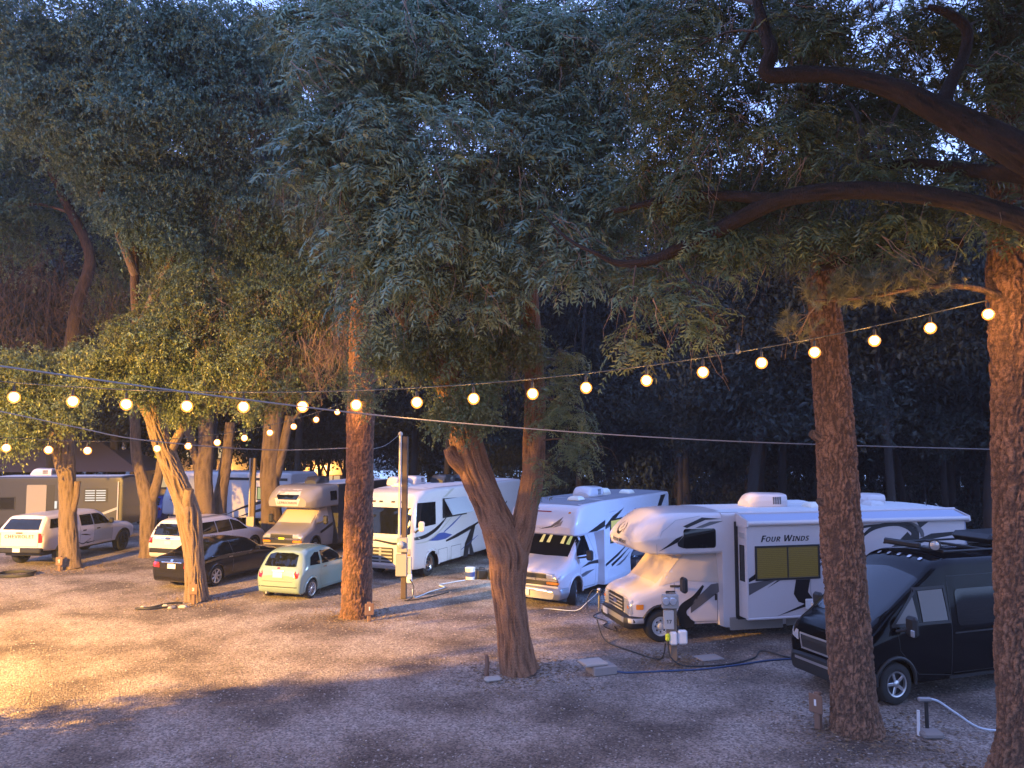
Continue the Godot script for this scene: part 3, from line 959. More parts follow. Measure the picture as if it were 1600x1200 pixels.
	var rt := [[5.75, 6.85, -10.4, 0.42, 0.16], [5.2, 6.82, -10.4, 0.4, 0.18], [4.75, 6.72, -10.4, 0.36, 0.2], [4.3, 6.66, -10.4, 0.3, 0.2], [4.0, 6.2, -10.6, 0.24, 0.14], [6.4, 10.5, -10.5, 1.0, 0.8], [6.8, 12.5, -10.6, 1.6, 1.2]]
	crown(t, rt, "pine", 110.0, 0.9, Color(0.12, 0.125, 0.075), Color(0.2, 0.18, 0.08), -0.9)
	branches(t, [PINE_R, PINE_BRANCH], rt, 0.02, 7)
	t = thing("elm_tree", "elm with a broken side stub in front of the white pickup truck", "tree")
	limb(t, "trunk", TREE6.slice(0, 6), 0, 56, 0.07, 0.4)
	limb(t, "limb", TREE6.slice(5), 0, 36, 0.09, 0.0, 1.0, Color(0.4, 0.34, 0.32))  # upper trunk, darkened in colour where the lamp should not reach
	limb(t, "limb", TREE6A, 0, 24, 0.1, 0.0, 0.7)
	limb(t, "broken_stub", TREE6B, 0, 18, 0.08, 0.0, 0.6)
	crown(t, ELM_LEFT, "elm", 60.0, 1.5, GREEN, OLIVE, -0.25)
	var back6 := [[-20.0, 13.5, -29.0, 2.6, 2.2], [-15.5, 15.0, -29.5, 2.6, 2.0], [-18.5, 17.0, -28, 3.0, 2.0]]
	crown(t, back6, "elm", 30.0, 1.8, GREEN, BLUEGREEN, -0.2)
	branches(t, [TREE6, TREE6A], ELM_LEFT + back6, 0.05, 8)
	bare_twigs(t, [[-18.3, 10.5, -28.5, 2.2, 2.2], [-15.8, 9.5, -29, 1.8, 2.0], [-17.5, 8.0, -28.0, 1.6, 1.2]], 9.0, 1.6, Color(0.4, 0.3, 0.28))
	t = thing("elm_tree", "forked bare trunk rising in front of the rounded white trailer", "tree")
	limb(t, "trunk", TREE7, 0, 36, 0.1, 0.4)
	limb(t, "limb", TREE7A, 0, 24, 0.12, 0.0, 0.7)
	t = thing("elm_tree", "dark forked trunk between the white sport utility and the white trailer", "tree")
	limb(t, "trunk", TREE8, 0, 32, 0.1, 0.4)
	limb(t, "limb", TREE8A, 0, 20, 0.12, 0.0, 0.7)
	t = thing("elm_tree", "slim dark trunk leaning right behind the white sport utility", "tree")
	limb(t, "trunk", TREE8B, 0, 32, 0.1, 0.4)
	t = thing("elm_tree", "broad dark trunk beside the grey cab-over motorhome", "tree")
	limb(t, "trunk", TREE9, 0, 36, 0.1, 0.6)
	limb(t, "limb", TREE9A, 0, 20, 0.12, 0.0, 0.7)
	var mid := [[-14.5, 8.6, -32.5, 2.2, 1.3], [-11.5, 8.2, -33.5, 2.2, 1.2], [-12.8, 10.5, -33.5, 3.0, 1.8], [-9.5, 10.0, -35.0, 2.4, 2.0], [-16, 11.5, -33, 2.6, 2.0], [-10.0, 13.5, -35.0, 3.4, 2.2], [-14.5, 14.5, -34.0, 3.4, 2.4], [-7.2, 8.6, -35.5, 1.8, 1.4]]
	crown(t, mid, "elm", 28.0, 1.9, GREEN * 0.9, OLIVE * 0.8, -0.2)
	branches(t, [TREE9, TREE9A, TREE8], mid, 0.06, 8)
	# the old tree off to the right whose limbs hang over the yard
	t = thing("old_ash_tree", "old tree reaching in from the right with heavy dark crooked limbs and feathery leaves", "tree")
	limb(t, "trunk", [[9.3, 0, -8.0, 0.55], [9.2, 2.5, -8.1, 0.48], [9.0, 4.5, -8.2, 0.46], [8.4, 6.4, -8.4, 0.42], [7.9, 7.6, -8.5, 0.36], [7.4, 9.6, -8.6, 0.28], [7.2, 12.0, -8.8, 0.16]], 0, 48, 0.08, 0.8)
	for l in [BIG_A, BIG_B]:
		limb(t, "limb", l, 0, 48, 0.04, 0.0, 1.3, Color(0.14, 0.11, 0.105))  # near-black tint: the shade on these limbs is put into the bark colour
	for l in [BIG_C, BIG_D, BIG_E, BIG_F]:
		limb(t, "limb", l, 0, 24, 0.06, 0.0, 0.8, Color(0.14, 0.11, 0.105))  # smaller limbs carry the same shade in their tint
	crown(t, BIG_RIGHT, "ash", 29.0, 0.75, GREEN, OLIVE * 0.7, -0.24)
	# unseen rest of its crown, added above and beside the view for shade
	var over := []
	for k in 34:
		var oz := rnd(-9.5, -1.0)
		over.append([rnd(0.5, 13.0), 4.7 - 0.62 * oz + rnd(3.2, 6.0), oz, rnd(1.3, 2.0), rnd(0.8, 1.3)])
	for k in 10:
		over.append([rnd(10.0, 14.0), rnd(5.0, 9.0), rnd(-9.0, -2.0), rnd(1.2, 1.8), rnd(0.9, 1.3)])
	crown(t, over, "ash", 20.0, 1.3, GREEN, OLIVE * 0.8, -0.3)
	branches(t, [BIG_A, BIG_B, BIG_C, BIG_D, BIG_E, BIG_F], BIG_RIGHT, 0.028, 8, Color(0.55, 0.45, 0.4))
	bare_twigs(t, BIG_RIGHT, 3.5, 1.3, Color(1.5, 1.3, 1.2))
	# the low tree by the yard lamp whose leaves throw the dappled shade
	t = thing("elm_tree", "bushy elm beside the yard lamp, left of the view, its leaves shading the gravel", "tree")
	var low := [[-12.6, 0, -9.6, 0.24], [-12.5, 1.6, -9.8, 0.2], [-12.0, 4.0, -10.0, 0.13], [-11.7, 7.0, -10.2, 0.04]]
	limb(t, "trunk", low, 0, 24, 0.15, 0.5)
	var lowc := []
	for q in 36:
		var x := rnd(-13.2, -10.2)
		var edge := -8.75 + (x + 18.0) * -0.555
		lowc.append([x, 1.5 + 7.4 * (q + rng.randf()) / 30.0, rnd(edge + 1.0, -8.0), rnd(1.0, 1.5), rnd(0.8, 1.1)])

	lowc.append_array([[-12.0, 5.8, -13.2, 1.1, 0.9], [-11.2, 5.4, -13.8, 1.0, 0.8], [-12.3, 6.6, -12.6, 1.1, 0.9], [-11.6, 6.2, -14.4, 1.0, 0.7]])  # extra unseen clumps, added to keep lamp light off the motorhome fronts
	crown(t, lowc, "elm", 38.0, 1.5, GREEN, OLIVE, -0.2)
	branches(t, [low], lowc, 0.03, 6)

func forest() -> void:
	# five kinds of far tree, then copies of each with their own turn and size
	var protos := []
	for k in 6:
		var h := rnd(15.0, 19.0)
		var bare: float = 0.36 if k < 3 else 0.16
		var lean := Vector3(rnd(-1.2, 1.2), 0, rnd(-0.6, 0.6))
		var r := rnd(0.16, 0.30)
		var rows := []
		for q in 7:
			var f := q / 6.0
			var p := Vector3(lean.x * f * f + rnd(-0.12, 0.12) * q, h * f, lean.z * f)
			rows.append([p.x, p.y, p.z, r * (1.0 - 0.75 * f)])
		var t := thing("woodland_tree", "dark tree of the woods behind the campsite, trunk among shadowy leaves", "tree", Vector3.ZERO, 0.0, "trees of the dark woods behind the campsite")
		limb(t, "trunk", rows, 2, 9, 0.8)
		var fork := []
		for q in 4:
			var f := q / 3.0
			fork.append([lean.x * 0.16 + f * rnd(1.2, 2.2), h * 0.4 + f * 4.5, rnd(-0.8, 0.8) * f, r * 0.55 * (1.0 - 0.7 * f)])
		limb(t, "limb", fork, 2, 7, 0.8)
		var cl := []
		for q in 17:
			var y := h * (bare + (1.05 - bare) * (q + rng.randf()) / 17.0)
			var w := 3.8 * sin(clampf((y / h - 0.15) / 0.95, 0.05, 0.95) * PI) + 0.6
			var an := rnd(0, TAU)
			cl.append([lean.x * 0.5 + cos(an) * w * 0.62, y, sin(an) * w * 0.62, rnd(1.3, 2.1), rnd(0.9, 1.5)])
		crown(t, cl, "far", 3.1, 1.3, Color(0.011, 0.019, 0.015), Color(0.018, 0.023, 0.015), -0.30)  # darker than real leaves; the shade of the woods is in the colour
		protos.append(t)
	var used_proto := {}
	var n := 0
	for row in 11:
		var d := 30.0 + row * 5.0
		var x := -d * 0.95
		while x < d * 0.95:
			x += rnd(1.8, 4.6) * (1.0 + row * 0.06)
			var px := x + rnd(-1.0, 1.0)
			var pz := -d + rnd(-2.0, 2.0)
			if pz > -40.0 and px < 4.5 or pz > -33.0 and px < 8.0 or px < -6.0 and pz > (-47.0 if px > -26.0 else -41.0):
				continue
			if px < -9.0 and pz > -70.0 and rng.randf() < 0.5:
				continue
			var k := n % 3 + (0 if row < 5 else 3)
			var o: Node3D = protos[k]
			if used_proto.has(k):
				o = protos[k].duplicate()
				o.name = numbered("woodland_tree")
				add_child(o)
			used_proto[k] = true
			o.position = Vector3(px, 0, pz)
			o.rotation.y = rnd(0, TAU)
			o.scale = Vector3.ONE * (rnd(0.72, 1.08) if px > -6.0 else rnd(1.0, 1.3)) * (1.0 + row * 0.03)
			n += 1
	# slim stems before the far cabin
	for k in 9:
		var t := thing("slim_tree", "slim dark stem standing in front of the far lit cabin", "tree", Vector3(-18.6 + k * 0.72 + rnd(-0.2, 0.2), 0, -57.5 + rnd(-1.5, 1.5)), 0.0, "slim stems before the far cabin")
		var lx := rnd(-0.7, 0.7)
		limb(t, "trunk", [[0, 0, 0, rnd(0.10, 0.2)], [lx * 0.3, 2.5, 0, 0.12], [lx, 5.5, 0.1, 0.09], [lx * 1.6, 9.0, 0, 0.05]], 2, 8, 0.5)
		limb(t, "limb", [[lx * 0.3, 2.3, 0, 0.07], [lx * 0.3 - signf(lx) * 0.5, 3.6, 0.1, 0.055], [lx * 0.3 - signf(lx) * 0.9, 6.0, 0.2, 0.03]], 2, 6, 0.5)
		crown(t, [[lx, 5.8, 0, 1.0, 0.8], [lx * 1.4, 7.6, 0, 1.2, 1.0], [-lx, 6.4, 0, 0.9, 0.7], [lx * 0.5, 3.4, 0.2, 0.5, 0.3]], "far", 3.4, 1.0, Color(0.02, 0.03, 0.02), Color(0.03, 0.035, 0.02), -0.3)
	# brush between the trunks
	var at := []
	var tint := []
	for k in 3600:
		var z := -rnd(38.0, 88.0)
		var x := rnd(-0.9, 0.95) * -z
		if z > -41.0 and x < 6.0 or z > -35.0 and x < 9.0 or x < -4.0 and z > -76.0:
			continue
		if N.soft.get_noise_2d(x * 0.12, z * 0.12) < -0.12:
			continue
		at.append(Transform3D(Basis(UP, rnd(0, TAU)).scaled(Vector3.ONE * rnd(0.9, 1.9)), Vector3(x, pow(rng.randf(), 1.6) * 3.4, z)))
		var g := Color(0.011, 0.019, 0.015) * rnd(0.7, 1.3)  # brush colour darkened likewise to carry the woodland shade
		g.a = 1.0
		tint.append(g)
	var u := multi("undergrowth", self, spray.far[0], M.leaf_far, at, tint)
	u.set_meta("label", "dark brush growing between the trunks of the woods")

# ------------------------------------------------------------------ vehicles

# A body given by stations along x (forward): [x, y bottom, y belt, y top, half width bottom, belt, top, rounding]
class Body:
	var s: Array
	var arches := []
	var crown := 0.03

	func P(x: float) -> Array:
		var n := s.size()
		if x <= s[0][0]:
			return s[0]
		if x >= s[n - 1][0]:
			return s[n - 1]
		var k := 0
		while s[k + 1][0] < x:
			k += 1
		var h: float = s[k + 1][0] - s[k][0]
		var t: float = (x - s[k][0]) / h
		var out := [x]
		for j in range(1, 8):
			var d: float = (s[k + 1][j] - s[k][j]) / h
			var m0 := d
			var m1 := d
			if k > 0:
				m0 = _slope((s[k][j] - s[k - 1][j]) / (s[k][0] - s[k - 1][0]), d)
			if k < n - 2:
				m1 = _slope(d, (s[k + 2][j] - s[k + 1][j]) / (s[k + 2][0] - s[k + 1][0]))
			var t2 := t * t
			var t3 := t2 * t
			out.append((2 * t3 - 3 * t2 + 1) * s[k][j] + (t3 - 2 * t2 + t) * h * m0 + (3 * t2 - 2 * t3) * s[k + 1][j] + (t3 - t2) * h * m1)
		return out

	func _slope(a: float, b: float) -> float:
		return 0.0 if a * b <= 0.0 else 2.0 * a * b / (a + b)

	func Wp(p: Array, y: float) -> float:
		var w: float
		if y <= p[2]:
			var t := clampf((y - p[1]) / maxf(p[2] - p[1], 0.01), 0.0, 1.0)
			w = lerpf(p[4], p[5], sin(t * PI * 0.5))
		else:
			var t := clampf((y - p[2]) / maxf(p[3] - p[2], 0.01), 0.0, 1.0)
			w = lerpf(p[5], p[6], pow(t, 1.25))
		var r: float = p[7]
		if y > p[3] - r:
			var dy := minf(y - (p[3] - r), r)
			w -= r - sqrt(maxf(r * r - dy * dy, 0.0))
		return w

	func W(x: float, y: float) -> float:
		return Wp(P(x), y)

	func T(x: float, z: float) -> float:
		var p := P(x)
		var r: float = p[7]
		var e: float = maxf(p[6] - r, 0.02)
		var a := absf(z)
		if a <= e:
			return p[3] + crown * (1.0 - (a / e) * (a / e))
		var q := minf(a - e, r)
		return p[3] - r + sqrt(maxf(r * r - q * q, 0.0))

	func X(z: float, y: float, dir: float) -> float:
		var x: float = s[-1][0] if dir > 0 else s[0][0]
		for k in 260:
			var p := P(x)
			if y >= p[1] - 0.001 and y <= T(x, z) and absf(z) <= Wp(p, clampf(y, p[1], p[3])):
				return x
			x -= dir * 0.01
		return x

	func ring(x: float) -> PackedVector3Array:
		var p := P(x)
		var half := PackedVector3Array()
		half.append(Vector3(x, p[1], 0))
		half.append(Vector3(x, p[1], p[4] * 0.55))
		half.append(Vector3(x, p[1], p[4] * 0.94))
		var r: float = p[7]
		for k in 15:
			var y: float = lerpf(p[1] + 0.02, p[3] - r, k / 14.0)
			half.append(Vector3(x, y, Wp(p, y)))
		for k in range(1, 6):
			var an := PI * 0.5 * k / 5.0
			var y: float = p[3] - r + r * sin(an)
			half.append(Vector3(x, y, Wp(p, y)))
		var e: float = half[half.size() - 1].z
		for f in [0.75, 0.4, 0.0]:
			half.append(Vector3(x, p[3] + crown * (1.0 - f * f), e * f))
		var out := half.duplicate()
		for k in range(half.size() - 2, 0, -1):
			out.append(half[k] * Vector3(1, 1, -1))
		return out

	func mesh(dx := 0.07) -> MB:
		var mb := MB.new()
		var xs := []
		for k in s.size() - 1:
			var m := maxi(1, int(ceil((s[k + 1][0] - s[k][0]) / dx)))
			for j in m:
				xs.append(lerpf(s[k][0], s[k + 1][0], float(j) / m))
		xs.append(s[-1][0])
		var rows := []
		for x in xs:
			rows.append(ring(x))
		var skip := {}
		for r in rows.size() - 1:
			for q in rows[0].size():
				var c: Vector3 = (rows[r][q] + rows[r + 1][(q + 1) % rows[0].size()]) * 0.5
				for a in arches:
					if Vector2(c.x - a[0], c.y - a[1]).length() < a[2] and absf(c.z) > 0.25:
						skip[r * 1000 + q] = true
		mb.grid(rows, true, [], skip)
		mb.fan(rows[0], Vector3(-1, 0, 0))
		mb.fan(rows[-1], Vector3(1, 0, 0))
		return mb

	func patch(mb: MB, poly: PackedVector2Array, how: String, dir: float, off: float, step := 0.14) -> void:
		var lo := poly[0]
		var hi := poly[0]
		for p in poly:
			lo = lo.min(p)
			hi = hi.max(p)
		var x := lo.x
		while x < hi.x:
			var y := lo.y
			while y < hi.y:
				var cell := PackedVector2Array([Vector2(x, y), Vector2(x + step, y), Vector2(x + step, y + step), Vector2(x, y + step)])
				for bit in Geometry2D.intersect_polygons(poly, cell):
					var idx := Geometry2D.triangulate_polygon(bit)
					for t in range(0, idx.size(), 3):
						var q := [bit[idx[t]], bit[idx[t + 1]], bit[idx[t + 2]]]
						mb.tri_n(on(q[0], how, dir, off), on(q[1], how, dir, off), on(q[2], how, dir, off), nor(q[0], how, dir), nor(q[1], how, dir), nor(q[2], how, dir))
				y += step
			x += step

	func on(p: Vector2, how: String, dir: float, off: float) -> Vector3:
		if how == "side":
			return Vector3(p.x, p.y, (W(p.x, p.y) + off) * dir)
		if how == "top":
			return Vector3(p.x, T(p.x, p.y) + off, p.y)
		return Vector3(X(p.x, p.y, dir) + off * dir, p.y, p.x)

	func nor(p: Vector2, how: String, dir: float) -> Vector3:
		var e := 0.03
		var a := on(p + Vector2(e, 0), how, dir, 0) - on(p - Vector2(e, 0), how, dir, 0)
		var b := on(p + Vector2(0, e), how, dir, 0) - on(p - Vector2(0, e), how, dir, 0)
		var n := a.cross(b).normalized()
		var o := Vector3(0, 0, dir) if how == "side" else UP if how == "top" else Vector3(dir, 0, 0)
		return n if n.dot(o) >= 0.0 else -n

func pg(a: Array) -> PackedVector2Array:
	var out := PackedVector2Array()
	for k in range(0, a.size(), 2):
		out.append(Vector2(a[k], a[k + 1]))
	return out

func rpoly(x0: float, y0: float, x1: float, y1: float, r := 0.03) -> PackedVector2Array:
	var out := PackedVector2Array()
	for c in [[x1 - r, y1 - r, 0.0], [x0 + r, y1 - r, 1.0], [x0 + r, y0 + r, 2.0], [x1 - r, y0 + r, 3.0]]:
		for k in 4:
			var an: float = PI * 0.5 * (c[2] + k / 3.0)
			out.append(Vector2(c[0] + cos(an) * r, c[1] + sin(an) * r))
	return out

func swoosh(pts: Array, widths: Array) -> PackedVector2Array:
	var c := []
	for k in range(0, pts.size(), 2):
		c.append(Vector3(pts[k], pts[k + 1], 0))
	var sm := smooth_path(c, 0.08)
	var l := PackedVector2Array()
	var r := PackedVector2Array()
	for k in sm.size():
		var f := float(k) / (sm.size() - 1) * (widths.size() - 1)
		var w: float = lerpf(widths[int(f)], widths[mini(int(f) + 1, widths.size() - 1)], f - int(f)) * 0.5
		var t: Vector3 = (sm[mini(k + 1, sm.size() - 1)] - sm[maxi(k - 1, 0)]).normalized()
		l.append(Vector2(sm[k].x - t.y * w, sm[k].y + t.x * w))
		r.append(Vector2(sm[k].x + t.y * w, sm[k].y - t.x * w))
	r.reverse()
	l.append_array(r)
	return l

func skin(called: String, parent: Node, b: Body, poly: PackedVector2Array, how: String, dir: float, off: float, m: Material, step := 0.14) -> MeshInstance3D:
	var mb := MB.new()
	b.patch(mb, poly, how, dir, off, step)
	return add(called, mb, m, parent)

func line_on(called: String, parent: Node, b: Body, pts: Array, how: String, dir: float, w: float, m: Material, off := 0.004) -> void:
	var c := pg(pts)
	var mb := MB.new()
	for k in c.size() - 1:
		var d := (c[k + 1] - c[k]).normalized() * w * 0.5
		var e := Vector2(-d.y, d.x)
		b.patch(mb, PackedVector2Array([c[k] - d + e, c[k + 1] + d + e, c[k + 1] + d - e, c[k] - d - e]), how, dir, off + 0.0004 * (k % 2), 0.2)
	add(called, mb, m, parent)

func flat(called: String, parent: Node, poly: PackedVector2Array, z: float, dir: float, m: Material, thick := 0.004) -> MeshInstance3D:
	var mb := MB.new()
	mb.prism(poly, z, z + dir * thick)
	return add(called, mb, m, parent)

func lettering(parent: Node, what: String, at: Vector3, width: float, b: Basis, m: Material, shear := 0.0, bold := true, squash := 1.0, called := "lettering") -> void:
	var f := SystemFont.new()
	f.font_names = PackedStringArray(["Droid Sans"])
	f.font_weight = 700 if bold else 400
	var tm := TextMesh.new()
	tm.font = f
	tm.text = what
	tm.font_size = 48
	tm.pixel_size = 0.01
	tm.depth = 0.05
	var w := maxf(tm.get_aabb().size.x, 0.01)
	var o := add(called, tm, m, parent)
	var k := width / w
	o.transform = Transform3D(Basis(b.x * k, (b.y + b.x * shear) * k * squash, b.z * k * 0.1), at)

func small_caps(parent: Node, bits: Array, at: Vector3, width: float, b: Basis, m: Material, shear: float) -> void:
	var made := []
	var total := 0.0
	for q in bits:
		if q[0] == " ":
			made.append(null)
			total += 12.0 * q[1]
			continue
		var tm := TextMesh.new()
		var f := SystemFont.new()
		f.font_names = PackedStringArray(["Droid Sans"])
		f.font_weight = 700
		tm.font = f
		tm.text = q[0]
		tm.font_size = 48
		tm.pixel_size = 0.5
		tm.depth = 0.6
		tm.horizontal_alignment = HORIZONTAL_ALIGNMENT_LEFT
		made.append(tm)
		total += (tm.get_aabb().size.x + 1.6) * q[1]
	var k := width / total
	var x := 0.0
	for n in bits.size():
		if made[n] == null:
			x += 12.0 * bits[n][1]
			continue
		var box: AABB = made[n].get_aabb()
		var z: float = bits[n][1] * k
		var o := add("lettering", made[n], m, parent)
		o.transform = Transform3D(Basis(b.x * z * 1.0, (b.y + b.x * shear) * z * 0.85, b.z * z), at + b.x * ((x - box.position.x * bits[n][1]) * k) - (b.y + b.x * shear) * box.position.y * z * 0.85)
		x += (box.size.x + 1.6) * bits[n][1]

const LEFT_FACE := Basis(Vector3(-1, 0, 0), Vector3(0, 1, 0), Vector3(0, 0, -1))
const RIGHT_FACE := Basis(Vector3(1, 0, 0), Vector3(0, 1, 0), Vector3(0, 0, 1))
const REAR_FACE := Basis(Vector3(0, 0, 1), Vector3(0, 1, 0), Vector3(-1, 0, 0))
const FRONT_FACE := Basis(Vector3(0, 0, -1), Vector3(0, 1, 0), Vector3(1, 0, 0))

func wheel(parent: Node, at: Vector3, dir: float, r: float, wide: float, rim_r: float, spokes: int, rim_mat: Material, steer := 0.0) -> void:
	var w := part("wheel", parent, at)
	w.basis = Basis(UP, steer) * Basis(Vector3(1, 0, 0), PI * 0.5 * dir)   # local y points outwards
	var t := MB.new()
	t.lathe([[rim_r, -wide], [r - 0.03, -wide], [r, -wide + 0.04], [r, -0.04], [r - 0.035, 0.0], [rim_r + 0.03, 0.005], [rim_r, -0.02]], 32)
	add("tyre", t, M.rubber, w)
	var q := MB.new()
	q.lathe([[rim_r + 0.004, -0.1], [rim_r + 0.004, 0.002], [rim_r - 0.02, -0.004], [rim_r - 0.03, -0.05]], 32)
	if spokes > 0:
		for k in spokes:
			var an := TAU * k / spokes
			q.box(Vector3(cos(an), 0, sin(an)) * rim_r * 0.5 + Vector3(0, -0.025, 0), Vector3(rim_r * 1.02, 0.022, rim_r * (0.26 if spokes < 9 else 0.14)), 0.008, Basis(UP, -an))
		q.lathe([[rim_r * 0.3, -0.05], [rim_r * 0.3, -0.012], [rim_r * 0.22, 0.0], [0.001, 0.004]], 16)
	else:
		q.lathe([[rim_r - 0.02, -0.05], [rim_r * 0.72, -0.025], [rim_r * 0.45, -0.07], [rim_r * 0.36, -0.03], [rim_r * 0.3, 0.01], [0.001, 0.02]], 32)
	add("rim", q, rim_mat, w)
	var h := MB.new()
	if spokes > 0:
		h.lathe([[rim_r, -0.075], [0.001, -0.07]], 24)
	else:
		for k in 8:
			var an := TAU * k / 8.0
			h.box(Vector3(cos(an), 0, sin(an)) * rim_r * 0.62 + Vector3(0, -0.036, 0), Vector3(rim_r * 0.2, 0.02, rim_r * 0.2), 0.01, Basis(UP, -an))
	add("rim_hole_shade", h, M.plastic_black, w)  # black pieces; the dark of the holes is in their colour

func arch(parent: Node, b: Body, a: Array, m: Material) -> void:
	for dir in [1.0, -1.0]:
		var pts := []
		for k in 17:
			var an: float = -0.15 + (PI + 0.3) * k / 16.0
			var x: float = a[0] + cos(an) * a[2]
			var y: float = maxf(a[1] + sin(an) * a[2], b.P(x)[1])
			pts.append(Vector3(x, y, (b.W(x, y) + 0.004) * dir))
		add("wheel_arch", mb_tube(pts, [0.035], 6), m, parent)

func mirror(parent: Node, at: Vector3, size: Vector3, from: Vector3, m: Material) -> void:
	var p := part("mirror", parent)
	add("mirror_arm", mb_tube([from, from.lerp(at, 0.6) + Vector3(0, -0.02, 0), at], [0.03], 6), M.plastic_black, p)
	add("mirror_head", mb_box(at, size, minf(size.x, size.z) * 0.35), m, p)

func roof_unit(parent: Node, at: Vector3, size: Vector3, m: Material, grille := true) -> void:
	var p := part("air_conditioner", parent, at)
	var b := Body.new()
	var l := size.x * 0.5
	var w := size.z * 0.5
	b.s = [[-l, 0.0, size.y * 0.5, size.y * 0.94, w * 0.94, w, w * 0.9, 0.05], [l * 0.45, 0.0, size.y * 0.5, size.y, w, w, w * 0.88, 0.06], [l * 0.8, 0.0, size.y * 0.4, size.y * 0.82, w * 0.95, w * 0.95, w * 0.75, 0.06], [l, 0.0, size.y * 0.25, size.y * 0.45, w * 0.8, w * 0.8, w * 0.6, 0.05]]
	add("shroud", b.mesh(0.08), m, p)
	if grille:
		for k in 4:
			add("grille", mb_box(Vector3(-l * 0.62 + k * l * 0.12, size.y * 0.5, -w * 0.99), Vector3(l * 0.09, size.y * 0.55, 0.012), 0.004), M.decal_grey, p)
			add("grille", mb_box(Vector3(-l - 0.004, size.y * 0.5, w * (-0.6 + 0.4 * k)), Vector3(0.012, size.y * 0.5, w * 0.3), 0.004), M.decal_grey, p)

func roof_vent(parent: Node, at: Vector3, size: Vector3, m: Material) -> void:
	var mb := MB.new()
	var rows := []
	for f in [[1.0, 0.0], [1.0, 0.25], [0.86, 0.7], [0.6, 1.0]]:
		var row := PackedVector3Array()
		for c in rpoly(-0.5, -0.5, 0.5, 0.5, 0.1):
			row.append(at + Vector3(c.x * size.x * f[0], size.y * f[1], c.y * size.z * f[0]))
		rows.append(row)
	mb.grid(rows, true)
	mb.fan(rows[-1], UP)
	add("roof_vent", mb, m, parent)

# a framed window on a flat side at z, seen from dir
func rv_window(parent: Node, x0: float, y0: float, x1: float, y1: float, z: float, dir: float, pane: Material, split := true, slats := false) -> void:
	var p := part("window", parent)
	var d := dir
	var cx := (x0 + x1) * 0.5
	var cy := (y0 + y1) * 0.5
	var fr := MB.new()
	var f := 0.05
	fr.box(Vector3(cx, y1 - f * 0.5, z + d * 0.012), Vector3(x1 - x0, f, 0.024), 0.006)
	fr.box(Vector3(cx, y0 + f * 0.5, z + d * 0.012), Vector3(x1 - x0, f, 0.024), 0.006)
	fr.box(Vector3(x0 + f * 0.5, cy, z + d * 0.012), Vector3(f, y1 - y0 - 2 * f, 0.024), 0.006)
	fr.box(Vector3(x1 - f * 0.5, cy, z + d * 0.012), Vector3(f, y1 - y0 - 2 * f, 0.024), 0.006)
	if split:
		fr.box(Vector3(cx, cy, z + d * 0.011), Vector3(0.035, y1 - y0 - 2 * f, 0.022), 0.004)
	add("frame", fr, M.plastic_black, p)
	var halves := [[x0 + f, cx - 0.017], [cx + 0.017, x1 - f]] if split else [[x0 + f, x1 - f]]
	for hv in halves:
		add("pane", mb_box(Vector3((hv[0] + hv[1]) * 0.5, cy, z + d * 0.004), Vector3(hv[1] - hv[0], y1 - y0 - 2 * f, 0.006)), pane, p)
		if slats:
			var n := 16
			var sl := MB.new()
			for k in n:
				sl.box(Vector3((hv[0] + hv[1]) * 0.5, lerpf(y0 + f, y1 - f, (k + 0.5) / n), z + d * 0.009), Vector3(hv[1] - hv[0], (y1 - y0 - 2 * f) / n * 0.35, 0.003))
			add("blind", sl, M.window_olive_dark, p).set_meta("kind", "stuff")

func house(parent: Node, b: Body, m: Material, roof_m: Material, x0: float, x1: float) -> void:
	add("house_body", b.mesh(0.4), m, parent)
	skin("roof", parent, b, pg([x0 + 0.05, -1.14, x1, -1.14, x1, 1.14, x0 + 0.05, 1.14]), "top", 1.0, 0.006, roof_m, 0.5)

func box_body(x0: float, x1: float, y0: float, y1: float, w: float, r := 0.07) -> Body:
	var b := Body.new()
	b.s = [[x0, y0 + 0.04, (y0 + y1) * 0.5, y1 - 0.06, w - 0.07, w - 0.07, w - 0.07, r], [x0 + 0.02, y0, (y0 + y1) * 0.5, y1 - 0.02, w - 0.03, w - 0.03, w - 0.03, r], [x0 + 0.08, y0, (y0 + y1) * 0.5, y1, w, w, w, r], [x1, y0, (y0 + y1) * 0.5, y1, w, w, w, r]]
	return b

func vehicles() -> void:
	motorhome_slide()
	motorhome_lit()
	motorhome_big()
	motorhome_grey()
	black_van()
	small_car()
	sedan()
	pickup()
	suv()
	trailers()

